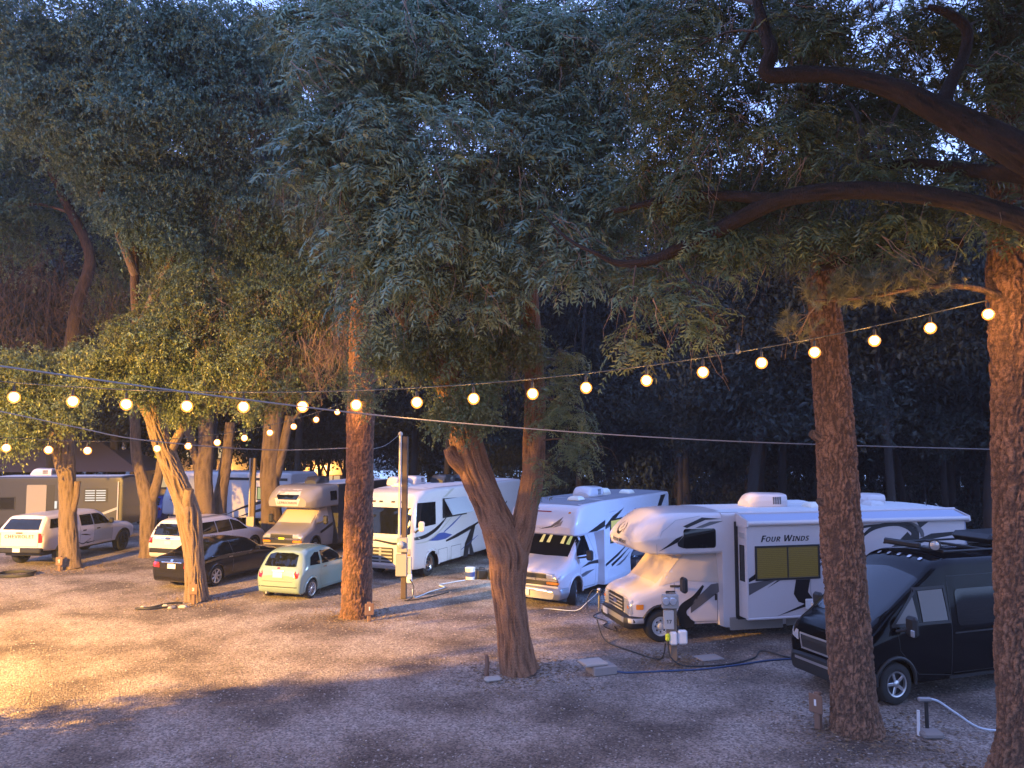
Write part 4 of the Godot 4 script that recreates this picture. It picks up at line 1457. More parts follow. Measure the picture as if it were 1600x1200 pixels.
# -- the white cab-over motorhome with its slide-out room, nearest of the motorhomes
func motorhome_slide() -> void:
	var t := thing("motorhome", "white cab-over motorhome with black swooshes, its side room slid out towards the yard", "motorhome", Vector3(3.31, 0, -19.51), deg_to_rad(192.8))
	var cab := Body.new()
	cab.s = [[-1.6, 0.36, 1.1, 2.15, 0.96, 1.0, 0.84, 0.12], [-0.75, 0.36, 1.1, 2.14, 0.96, 1.0, 0.82, 0.12], [-0.55, 0.36, 1.1, 2.02, 0.96, 1.0, 0.82, 0.12], [0.05, 0.38, 1.08, 1.36, 0.97, 1.0, 0.86, 0.12], [0.18, 0.4, 1.05, 1.27, 0.97, 1.0, 0.88, 0.12], [0.5, 0.45, 0.98, 1.17, 0.95, 0.99, 0.86, 0.12], [0.66, 0.5, 0.9, 1.1, 0.9, 0.95, 0.82, 0.10], [0.74, 0.55, 0.85, 1.02, 0.84, 0.88, 0.78, 0.08]]
	cab.arches = [[0.0, 0.40, 0.46]]
	add("cab", cab.mesh(0.05), M.white_paint, t)
	arch(t, cab, [0.0, 0.40, 0.46], M.plastic_black)
	skin("windshield_cover", t, cab, pg([-0.62, -0.86, 0.06, -0.9, 0.10, 0.0, 0.06, 0.9, -0.62, 0.86]), "top", 1.0, 0.02, M.curtain)
	skin("cover_flap", t, cab, pg([-0.5, 2.06, -1.5, 2.06, -1.5, 1.34, -0.55, 1.42, 0.02, 1.30, -0.02, 1.36]), "side", -1.0, 0.02, M.curtain)
	line_on("door_seam", t, cab, [-0.36, 1.36, -0.36, 0.8, -0.50, 0.45, -1.46, 0.42, -1.46, 1.33], "side", -1.0, 0.012, M.seam)
	skin("stripe", t, cab, swoosh([-1.10, 1.28, -0.84, 0.98, -0.56, 0.76, -0.55, 0.55, -0.68, 0.42, -0.86, 0.38], [0.05, 0.12, 0.2, 0.24, 0.3, 0.1]), "side", -1.0, 0.007, M.decal_black)
	skin("stripe", t, cab, pg([-0.76, 0.64, -1.5, 1.12, -1.5, 1.32, -1.30, 1.30, -0.88, 0.98, -0.76, 0.8]), "side", -1.0, 0.007, M.decal_grey)
	skin("door_handle", t, cab, rpoly(-1.44, 0.92, -1.38, 1.08, 0.02), "side", -1.0, 0.02, M.plastic_black)
	skin("fender_vent", t, cab, rpoly(-0.36, 1.13, -0.12, 1.19, 0.02), "side", -1.0, 0.012, M.plastic_black)
	skin("grille", t, cab, rpoly(-0.5, 0.64, 0.5, 1.0, 0.05), "end", 1.0, 0.012, M.plastic_black)
	for k in 4:
		skin("grille_bar", t, cab, rpoly(-0.47, 0.665 + k * 0.08, 0.47, 0.695 + k * 0.08, 0.012), "end", 1.0, 0.03, M.decal_light)
	var bd := MB.new()
	var ring := []
	for k in 20:
		ring.append(Vector3(0.785, 0.83 + 0.055 * sin(TAU * k / 20), 0.12 * cos(TAU * k / 20)))
	bd.fan(PackedVector3Array(ring), Vector3(1, 0, 0))
	add("badge", bd, M.decal_blue, t)
	for s in [-1.0, 1.0]:
		var hl := part("headlight", t)
		skin("lens", hl, cab, rpoly(s * 0.73 - 0.2, 0.64, s * 0.73 + 0.2, 0.99, 0.05), "end", 1.0, 0.012, M.lamp_clear, 0.06)
		skin("indicator", hl, cab, rpoly(s * 0.80 - 0.06, 0.78, s * 0.80 + 0.06, 0.85, 0.02), "end", 1.0, 0.02, M.lamp_amber, 0.06)
	skin("side_lamp", t, cab, rpoly(0.44, 0.78, 0.62, 0.9, 0.02), "side", -1.0, 0.012, M.lamp_amber, 0.06)
	var bp := Body.new()
	bp.s = [[0.42, 0.32, 0.5, 0.62, 0.92, 1.02, 0.98, 0.04], [0.7, 0.3, 0.48, 0.62, 0.9, 1.0, 0.96, 0.04], [0.86, 0.34, 0.48, 0.6, 0.76, 0.82, 0.78, 0.04]]
	add("bumper", bp.mesh(0.06), M.black_trim, t)
	skin("bumper_chrome", t, bp, pg([-0.78, 0.46, 0.78, 0.46, 0.78, 0.585, -0.78, 0.585]), "end", 1.0, 0.012, M.grey_metal)
	skin("bumper_chrome", t, bp, pg([0.45, 0.47, 0.8, 0.47, 0.8, 0.58, 0.45, 0.58]), "side", -1.0, 0.01, M.grey_metal)
	add("licence_plate", mb_box(Vector3(0.88, 0.5, 0.45), Vector3(0.012, 0.15, 0.3), 0.004), M.plate_white, t)
	for x in [0.0, -5.5]:
		wheel(t, Vector3(x, 0.37, -0.98 if x == 0.0 else -1.08), -1.0, 0.37, 0.26, 0.22, 0, M.steel_white, 0.0)
		wheel(t, Vector3(x, 0.37, 0.98 if x == 0.0 else 1.08), 1.0, 0.37, 0.26, 0.22, 0, M.steel_white, 0.0)
	mirror(t, Vector3(-0.42, 1.38, -1.36), Vector3(0.13, 0.36, 0.24), Vector3(-0.25, 1.30, -1.0), M.plastic_black)
	mirror(t, Vector3(-0.42, 1.38, 1.36), Vector3(0.13, 0.36, 0.24), Vector3(-0.25, 1.30, 1.0), M.plastic_black)
	var wiper := mb_tube([Vector3(0.10, 1.30, -0.3), Vector3(0.0, 1.42, -0.6)], [0.012], 5)
	add("wiper", wiper, M.plastic_black, t)
	# house
	var h := Body.new()
	h.s = [[-8.05, 0.4, 1.6, 2.95, 1.20, 1.20, 1.20, 0.08], [-7.95, 0.36, 1.6, 3.02, 1.22, 1.22, 1.22, 0.08], [-1.6, 0.30, 1.6, 3.02, 1.22, 1.22, 1.22, 0.08], [-1.5, 0.33, 1.6, 3.02, 1.21, 1.21, 1.21, 0.08]]
	h.arches = [[-5.5, 0.40, 0.5]]
	house(t, h, M.white_gel, M.roof_white, -7.9, -1.5)
	# bulbous cab-over
	var o := Body.new()
	o.crown = 0.05
	o.s = [[-1.6, 2.06, 2.5, 3.02, 1.20, 1.22, 1.20, 0.12], [-0.8, 2.05, 2.5, 3.03, 1.19, 1.22, 1.16, 0.2], [-0.2, 2.05, 2.48, 3.0, 1.16, 1.22, 1.08, 0.3], [0.15, 2.06, 2.45, 2.86, 1.08, 1.17, 0.98, 0.32], [0.42, 2.10, 2.4, 2.68, 0.95, 1.07, 0.85, 0.28], [0.58, 2.17, 2.37, 2.52, 0.76, 0.9, 0.7, 0.17], [0.64, 2.26, 2.36, 2.42, 0.55, 0.66, 0.5, 0.08]]
	add("cab_over", o.mesh(0.06), M.white_gel, t)
	line_on("seam", t, o, [-0.95, 2.95, -0.35, 2.86, 0.02, 2.6, 0.16, 2.3, 0.12, 2.06], "side", -1.0, 0.014, M.decal_light)
	skin("window", t, o, rpoly(-1.33, 2.2, -0.5, 2.66, 0.06), "side", -1.0, 0.012, M.glass_dark)
	skin("window_tail", t, o, pg([-0.52, 2.2, -0.36, 2.26, -0.34, 2.34, -0.52, 2.52]), "side", -1.0, 0.01, M.decal_black)
	skin("stripe", t, o, pg([-0.36, 2.36, 0.10, 2.14, -0.30, 2.44, -0.5, 2.52]), "side", -1.0, 0.006, M.decal_black)
	skin("stripe", t, o, pg([-0.6, 2.68, -1.08, 2.86, -1.5, 2.88, -1.0, 2.92, -0.5, 2.72]), "side", -1.0, 0.006, M.decal_black)
	skin("stripe", t, o, pg([-0.8, 2.68, -1.2, 2.82, -1.55, 2.83, -1.3, 2.76, -1.0, 2.68]), "side", -1.0, 0.008, M.decal_grey)
	# crescent emblem and name on the nose
	skin("emblem", t, o, swoosh([0.17, 2.74, 0.26, 2.62, 0.19, 2.50, 0.02, 2.47, -0.10, 2.58], [0.01, 0.05, 0.08, 0.06, 0.01]), "end", 1.0, 0.012, M.decal_black, 0.06)
	skin("emblem", t, o, swoosh([-0.02, 2.72, -0.14, 2.64, -0.16, 2.50], [0.01, 0.04, 0.01]), "end", 1.0, 0.012, M.decal_black, 0.06)
	skin("emblem", t, o, swoosh([0.06, 2.70, 0.01, 2.62, 0.08, 2.56], [0.01, 0.03, 0.01]), "end", 1.0, 0.012, M.decal_black, 0.06)
	small_caps(t, [["F", 1.0], ["OUR", 0.78], [" ", 0.5], ["W", 1.0], ["INDS", 0.78]], Vector3(0.66, 2.25, 0.43), 0.86, FRONT_FACE, M.decal_black, 0.3)
	skin("clearance_lamp", t, o, rpoly(-0.35, 2.9, -0.15, 2.93, 0.01), "top", 1.0, 0.012, M.lamp_amber)
	# slide-out room
	var s := part("slide_out", t)
	var zf := -1.65
	var sb := MB.new()
	sb.box(Vector3(-4.95, 1.66, -1.42), Vector3(6.1, 2.18, 0.46), 0.02)
	add("room_box", sb, M.white_gel, s)
	add("gasket", mb_box(Vector3(-1.86, 1.66, -1.232), Vector3(0.10, 2.3, 0.02), 0.004), M.plastic_black, s)
	add("gasket", mb_box(Vector3(-4.95, 0.53, -1.232), Vector3(6.2, 0.08, 0.02), 0.004), M.plastic_black, s)
	add("face_trim", mb_box(Vector3(-1.90, 1.66, zf + 0.03), Vector3(0.05, 2.2, 0.1), 0.012), M.white_gel, s)
	add("face_trim", mb_box(Vector3(-4.95, 0.585, zf - 0.004), Vector3(6.12, 0.05, 0.03), 0.01), M.white_gel, s)
	add("end_window", mb_box(Vector3(-1.893, 1.85, -1.44), Vector3(0.02, 0.85, 0.24), 0.01), M.glass_dark, s)
	add("end_vent", mb_box(Vector3(-1.893, 2.5, -1.44), Vector3(0.02, 0.12, 0.26), 0.01), M.decal_light, s)
	rv_window(s, -3.82, 1.46, -2.10, 2.27, zf, -1.0, M.window_olive, true, true)
	small_caps(s, [["F", 1.0], ["OUR", 0.78], [" ", 0.5], ["W", 1.0], ["INDS", 0.78]], Vector3(-2.27, 2.36, zf - 0.002), 1.27, LEFT_FACE, M.decal_black, 0.3)
	for q in [[pg([-1.9, 1.42, -2.1, 1.5, -2.1, 1.62, -1.9, 1.5]), M.decal_black], [pg([-1.9, 1.40, -2.35, 1.46, -2.62, 1.45, -1.9, 1.12]), M.decal_grey], [pg([-2.4, 1.28, -2.75, 1.45, -2.68, 1.45]), M.decal_black],
		[pg([-3.17, 1.45, -3.55, 1.45, -3.48, 1.15, -3.64, 0.95, -3.9, 0.86, -3.43, 0.86, -3.22, 0.93, -3.10, 1.12]), M.decal_black], [pg([-2.64, 0.62, -3.40, 0.88, -3.45, 0.82]), M.decal_black],
		[swoosh([-3.78, 2.10, -4.25, 2.40, -4.9, 2.62, -5.6, 2.70], [0.16, 0.12, 0.08, 0.02]), M.decal_black], [swoosh([-3.78, 1.92, -4.2, 2.15, -4.6, 2.3], [0.10, 0.07, 0.01]), M.decal_black],
		[swoosh([-3.78, 1.75, -4.05, 1.9, -4.35, 2.02], [0.07, 0.05, 0.01]), M.decal_grey],
		[swoosh([-4.95, 2.36, -5.3, 2.6, -5.8, 2.70, -6.2, 2.68, -6.50, 2.52, -6.50, 2.28], [0.04, 0.10, 0.10, 0.12, 0.2, 0.26]), M.decal_black],
		[swoosh([-5.9, 2.72, -6.4, 2.68, -6.7, 2.5, -6.72, 2.36], [0.02, 0.08, 0.14, 0.10]), M.decal_grey],
		[pg([-6.52, 2.28, -6.99, 2.44, -7.84, 2.48, -7.84, 2.41, -6.98, 2.30, -6.04, 2.01, -5.07, 1.58, -4.4, 1.22, -4.4, 1.34, -5.08, 1.77, -5.96, 2.21, -6.3, 2.5]), M.decal_black],
		[pg([-6.58, 2.74, -6.93, 2.74, -6.67, 2.58]), M.decal_black], [swoosh([-3.56, 1.45, -3.56, 1.12, -3.75, 0.96, -4.4, 0.9, -5.4, 1.1], [0.03, 0.035, 0.04, 0.03, 0.01]), M.decal_light],
		[swoosh([-4.2, 0.88, -5.2, 1.0, -6.2, 1.4, -7.2, 1.8], [0.2, 0.16, 0.1, 0.02]), M.decal_black]]:
		flat("stripe", s, q[0], zf, -1.0, q[1])
	add("hatch", mb_box(Vector3(-3.6, 0.87, zf - 0.012), Vector3(0.4, 0.24, 0.03), 0.012), M.plastic_white, s)
	add("topper_roller", mb_tube([Vector3(-1.90, 2.80, -1.70), Vector3(-8.04, 2.80, -1.70)], [0.06], 12), M.white_gel, s)
	var aw := MB.new()
	aw.quad(Vector3(-1.95, 3.0, -1.22), Vector3(-8.0, 3.0, -1.22), Vector3(-8.0, 2.85, -1.70), Vector3(-1.95, 2.85, -1.70), UP)
	add("topper_cloth", aw, M.awning, s)
	add("gutter", mb_box(Vector3(-4.98, 2.99, -1.25), Vector3(6.2, 0.09, 0.07), 0.02), M.white_gel, s)
	for x in [-1.88, -8.06]:
		var ep := MB.new()
		ep.xf = Transform3D(Basis(UP, PI * 0.5), Vector3(x, 0, 0))
		ep.prism(pg([1.22, 3.02, 1.74, 2.87, 1.76, 2.74, 1.68, 2.70, 1.22, 2.70]), -0.02, 0.02)
		add("end_plate", ep, M.white_gel, s)
	add("corner_trim", mb_box(Vector3(-8.0, 1.66, -1.44), Vector3(0.04, 2.2, 0.44), 0.01), M.awning, s)
	add("skirt_locker", mb_box(Vector3(-2.35, 0.4, -1.226), Vector3(1.4, 0.3, 0.03), 0.006), M.tan_gel, t)
	add("skirt_locker", mb_box(Vector3(-4.0, 0.42, -1.226), Vector3(1.7, 0.26, 0.03), 0.006), M.tan_gel, t)
	# roof gear
	roof_unit(t, Vector3(-3.35, 3.04, 0.1), Vector3(1.05, 0.34, 0.72), M.white_gel)
	roof_vent(t, Vector3(-4.5, 3.04, -0.45), Vector3(0.45, 0.13, 0.42), M.skylight)
	roof_vent(t, Vector3(-4.6, 3.04, 0.6), Vector3(0.8, 0.1, 0.5), M.roof_white)
	roof_vent(t, Vector3(-6.4, 3.04, -0.3), Vector3(0.45, 0.12, 0.42), M.roof_white)
	roof_unit(t, Vector3(-6.8, 3.04, 0.4), Vector3(0.6, 0.26, 0.6), M.white_gel, false)
	for z in [0.5, -0.7]:
		add("antenna", mb_tube([Vector3(-7.7, 3.0, z), Vector3(-7.7, 3.22, z)], [0.012], 5), M.plastic_black, t)
	add("ladder_rail", mb_tube([Vector3(-8.12, 0.8, -0.8), Vector3(-8.14, 2.9, -0.8), Vector3(-7.9, 3.1, -0.8)], [0.015], 5), M.grey_metal, t)
	add("ladder_rail", mb_tube([Vector3(-8.12, 0.8, -0.4), Vector3(-8.14, 2.9, -0.4), Vector3(-7.9, 3.1, -0.4)], [0.015], 5), M.grey_metal, t)
	# porch lamp on the far side, which lights the neighbour and the gravel between
	porch_lamp(t, Vector3(-2.7, 2.45, 1.27), Color(0.42, 0.62, 1.0), 26.0)

func porch_lamp(t: Node3D, at: Vector3, c: Color, e: float) -> void:
	var p := part("porch_lamp", t, at)
	add("lamp_base", mb_box(Vector3(0, 0.05, -0.01 * signf(at.z)), Vector3(0.26, 0.05, 0.06), 0.01), M.plastic_white, p)
	add("lamp_glow", mb_box(Vector3(0, 0, 0.01 * signf(at.z)), Vector3(0.24, 0.05, 0.05), 0.01), M.led_glow, p)
	var l := OmniLight3D.new()
	l.name = "lamp_light"
	l.light_color = c
	l.light_energy = e
	l.light_size = 0.06
	l.omni_range = 30.0
	l.omni_attenuation = 2.0
	l.shadow_enabled = true
	p.add_child(l)
	l.position = Vector3(0, 0, 0.01 * signf(at.z))

func van_front(t: Node3D, cab: Body, y0: float, y1: float) -> void:
	skin("grille", t, cab, rpoly(-0.9, y0, 0.9, y1, 0.04), "end", 1.0, 0.012, M.plastic_black)
	skin("grille_bar", t, cab, rpoly(-0.86, (y0 + y1) * 0.5 - 0.035, 0.86, (y0 + y1) * 0.5 + 0.035, 0.015), "end", 1.0, 0.03, M.chrome)
	for s in [-1.0, 1.0]:
		var hl := part("headlight", t)
		skin("lens", hl, cab, rpoly(s * 0.72 - 0.2, (y0 + y1) * 0.5 + 0.04, s * 0.72 + 0.2, y1 + 0.02, 0.03), "end", 1.0, 0.035, M.lamp_clear, 0.08)
		skin("indicator", hl, cab, rpoly(s * 0.72 - 0.2, y0 + 0.04, s * 0.72 + 0.2, (y0 + y1) * 0.5 - 0.05, 0.03), "end", 1.0, 0.035, M.lamp_amber, 0.08)

func cutaway_cab() -> Body:
	var cab := Body.new()
	cab.s = [[-1.5, 0.34, 1.1, 2.06, 0.93, 0.98, 0.80, 0.12], [-0.75, 0.34, 1.1, 2.05, 0.93, 0.98, 0.78, 0.12], [-0.5, 0.34, 1.1, 1.92, 0.93, 0.98, 0.78, 0.12], [0.05, 0.36, 1.08, 1.42, 0.95, 0.99, 0.84, 0.12], [0.17, 0.38, 1.05, 1.32, 0.95, 0.99, 0.86, 0.12], [0.55, 0.42, 0.98, 1.16, 0.94, 0.98, 0.84, 0.12], [0.85, 0.46, 0.85, 1.05, 0.9, 0.95, 0.82, 0.10], [0.95, 0.5, 0.8, 0.98, 0.84, 0.9, 0.78, 0.07]]
	cab.arches = [[0.0, 0.40, 0.46]]
	return cab

# -- the white cab-over motorhome with a lit window, seen past the fork of the tree
func motorhome_lit() -> void:
	var t := thing("motorhome", "white cab-over motorhome with grey roof and lit side window, just right of the forked trunk", "motorhome", Vector3(1.06, 0, -23.28), deg_to_rad(237.6))
	var cab := cutaway_cab()
	add("cab", cab.mesh(0.05), M.white_paint, t)
	arch(t, cab, [0.0, 0.40, 0.46], M.white_paint)
	skin("windshield", t, cab, pg([-0.55, -0.74, 0.10, -0.86, 0.15, 0.0, 0.10, 0.86, -0.55, 0.74]), "top", 1.0, 0.014, M.glass_dark)
	for z in [-0.62, -0.42, 0.05, 0.3]:
		skin("lit_curtain", t, cab, pg([-0.5, z, -0.2, z - 0.02, -0.2, z + 0.1, -0.5, z + 0.08]), "top", 1.0, 0.02, M.window_warm if z > -0.5 else M.window_pale)
	skin("door_window", t, cab, pg([-0.14, 1.38, -0.32, 1.76, -0.5, 1.9, -0.8, 1.92, -0.98, 1.36]), "side", -1.0, 0.012, M.glass_dark)
	line_on("door_seam", t, cab, [-0.24, 1.4, -0.24, 0.8, -0.40, 0.44, -1.26, 0.40, -1.28, 1.3, -0.98, 1.95], "side", -1.0, 0.012, M.seam)
	skin("stripe", t, cab, pg([-0.26, 1.02, -0.8, 1.14, -1.42, 1.13, -1.42, 1.02, -0.9, 1.06]), "side", -1.0, 0.007, M.decal_black)
	skin("stripe", t, cab, pg([-0.22, 0.82, -0.6, 0.88, -1.2, 0.88, -0.6, 0.76, -0.22, 0.72]), "side", -1.0, 0.007, M.decal_grey)
	van_front(t, cab, 0.66, 0.98)
	skin("badge", t, cab, pg([-0.16, 0.80, 0.16, 0.80, 0.16, 0.85, -0.16, 0.85]), "end", 1.0, 0.045, M.grey_metal)
	var bp := Body.new()
	bp.s = [[0.5, 0.26, 0.45, 0.6, 0.92, 1.0, 0.97, 0.05], [0.9, 0.26, 0.45, 0.6, 0.9, 0.98, 0.95, 0.05], [1.05, 0.3, 0.45, 0.56, 0.74, 0.8, 0.76, 0.05]]
	add("bumper", bp.mesh(0.06), M.grey_metal, t)
	skin("bumper_trim", t, bp, pg([-0.75, 0.5, 0.75, 0.5, 0.75, 0.56, -0.75, 0.56]), "end", 1.0, 0.012, M.chrome)
	add("licence_plate", mb_box(Vector3(1.08, 0.44, 0.15), Vector3(0.012, 0.16, 0.3), 0.004), M.plate_white, t)
	for x in [0.0, -4.3]:
		for s in [-1.0, 1.0]:
			wheel(t, Vector3(x, 0.37, s * (0.97 if x == 0.0 else 1.06)), s, 0.37, 0.26, 0.21, 0, M.chrome, 0.45 if x == 0.0 else 0.0)
	mirror(t, Vector3(-0.22, 1.42, -1.3), Vector3(0.12, 0.3, 0.22), Vector3(-0.05, 1.34, -0.98), M.plastic_black)
	mirror(t, Vector3(-0.22, 1.42, 1.3), Vector3(0.12, 0.3, 0.22), Vector3(-0.05, 1.34, 0.98), M.plastic_black)
	var h := Body.new()
	h.s = [[-6.9, 0.4, 1.6, 2.86, 1.18, 1.18, 1.18, 0.06], [-6.8, 0.38, 1.6, 2.93, 1.2, 1.2, 1.2, 0.06], [-1.55, 0.36, 1.6, 2.93, 1.2, 1.2, 1.2, 0.06], [-1.44, 0.38, 1.6, 2.92, 1.19, 1.19, 1.19, 0.06]]
	h.arches = [[-4.3, 0.40, 0.5]]
	add("house_body", h.mesh(0.4), M.white_gel, t)
	var o := Body.new()
	o.crown = 0.02
	o.s = [[-1.5, 2.02, 2.4, 2.93, 1.19, 1.2, 1.19, 0.06], [-0.3, 2.0, 2.4, 2.90, 1.19, 1.2, 1.18, 0.08], [0.05, 2.0, 2.4, 2.82, 1.17, 1.19, 1.14, 0.12], [0.22, 2.0, 2.38, 2.66, 1.13, 1.16, 1.1, 0.12], [0.36, 2.02, 2.3, 2.42, 1.06, 1.1, 1.04, 0.1], [0.42, 2.06, 2.2, 2.25, 0.96, 1.0, 0.95, 0.06]]
	add("cab_over", o.mesh(0.06), M.white_gel, t)
	skin("roof", t, h, pg([-6.8, -1.13, -1.46, -1.13, -1.46, 1.13, -6.8, 1.13]), "top", 1.0, 0.006, M.roof_grey, 0.6)
	skin("roof", t, o, pg([-1.49, -1.12, -0.05, -1.08, -0.05, 1.08, -1.49, 1.12]), "top", 1.0, 0.008, M.roof_grey, 0.4)
	skin("marker_lamp", t, o, rpoly(-0.28, 2.66, 0.2, 2.69, 0.012), "end", 1.0, 0.012, M.lamp_red)
	for s in [-1.0, 1.0]:
		skin("marker_lamp", t, o, rpoly(s * 0.88 - 0.04, 2.64, s * 0.88 + 0.04, 2.69, 0.012), "end", 1.0, 0.012, M.lamp_amber)
	lettering(t, "Coachmen", Vector3(0.345, 2.40, 0.22), 0.86, Basis(Vector3(0, 0, -1), Vector3(-0.35, 0.94, 0).normalized(), Vector3(0.94, 0.35, 0).normalized()), M.decal_black, 0.0)
	lettering(t, "FREELANDER", Vector3(0.405, 2.25, 0.2), 0.78, Basis(Vector3(0, 0, -1), Vector3(-0.35, 0.94, 0).normalized(), Vector3(0.94, 0.35, 0).normalized()), M.decal_grey, 0.0, false)
	skin("stripe", t, o, pg([0.05, 2.16, -0.35, 2.28, -0.72, 2.55, -0.62, 2.36, -0.4, 2.24]), "end", 1.0, 0.01, M.decal_black)
	skin("stripe", t, o, pg([-0.42, 2.22, -0.74, 2.46, -0.68, 2.30]), "end", 1.0, 0.012, M.decal_grey)
	# side graphics on the house
	var z := -1.2
	for q in [[pg([-0.45, 2.05, -1.0, 2.18, -2.0, 2.45, -2.9, 2.62, -2.2, 2.40, -1.3, 2.1, -0.9, 2.03]), M.decal_black], [pg([-1.5, 2.08, -2.0, 2.22, -2.4, 2.38, -1.7, 2.10]), M.decal_grey]]:
		skin("stripe", t, h if q[1] == M.decal_grey else o, pg([-0.3, 2.06, -0.9, 2.2, -1.48, 2.34, -1.48, 2.14, -0.9, 2.05]) if q[1] == M.decal_black else q[0], "side", -1.0, 0.006, q[1])
	for q in [[pg([-1.5, 2.16, -2.0, 2.40, -2.9, 2.62, -2.3, 2.34, -1.8, 2.1, -1.5, 2.05]), M.decal_black], [pg([-6.1, 2.84, -6.55, 2.84, -5.95, 2.30, -5.62, 2.32]), M.decal_black], [pg([-1.5, 1.0, -2.3, 1.2, -3.3, 1.48, -2.4, 1.14, -1.5, 0.92]), M.decal_black],
		[pg([-1.9, 0.94, -2.6, 1.12, -3.4, 1.34, -2.6, 1.04, -1.95, 0.86]), M.decal_black], [pg([-2.2, 0.84, -2.8, 0.98, -3.4, 1.18, -2.9, 0.94, -2.3, 0.78]), M.decal_grey]]:
		flat("stripe", t, q[0], z, -1.0, q[1])
	lettering(t, "Coachmen", Vector3(-4.2, 2.46, z - 0.002), 0.95, LEFT_FACE, M.decal_blue)
	rv_window(t, -3.48, 1.58, -1.82, 2.32, z, -1.0, M.window_pale)
	flat("locker_door", t, rpoly(-2.6, 0.5, -1.7, 0.84, 0.04), z, -1.0, M.white_gel, 0.012)
	flat("entry_step_panel", t, rpoly(-4.6, 0.6, -3.9, 1.9, 0.04), z, -1.0, M.white_gel, 0.012)
	roof_unit(t, Vector3(-2.35, 2.95, -0.15), Vector3(0.95, 0.33, 0.68), M.white_gel)
	roof_vent(t, Vector3(-0.9, 2.95, -0.5), Vector3(0.42, 0.12, 0.42), M.skylight)
	roof_vent(t, Vector3(-3.6, 2.95, -0.1), Vector3(0.5, 0.22, 0.42), M.skylight)
	roof_vent(t, Vector3(-4.7, 2.95, -0.5), Vector3(0.45, 0.13, 0.42), M.skylight)
	porch_lamp(t, Vector3(-2.6, 2.4, 1.25), Color(0.72, 0.86, 1.0), 20.0)

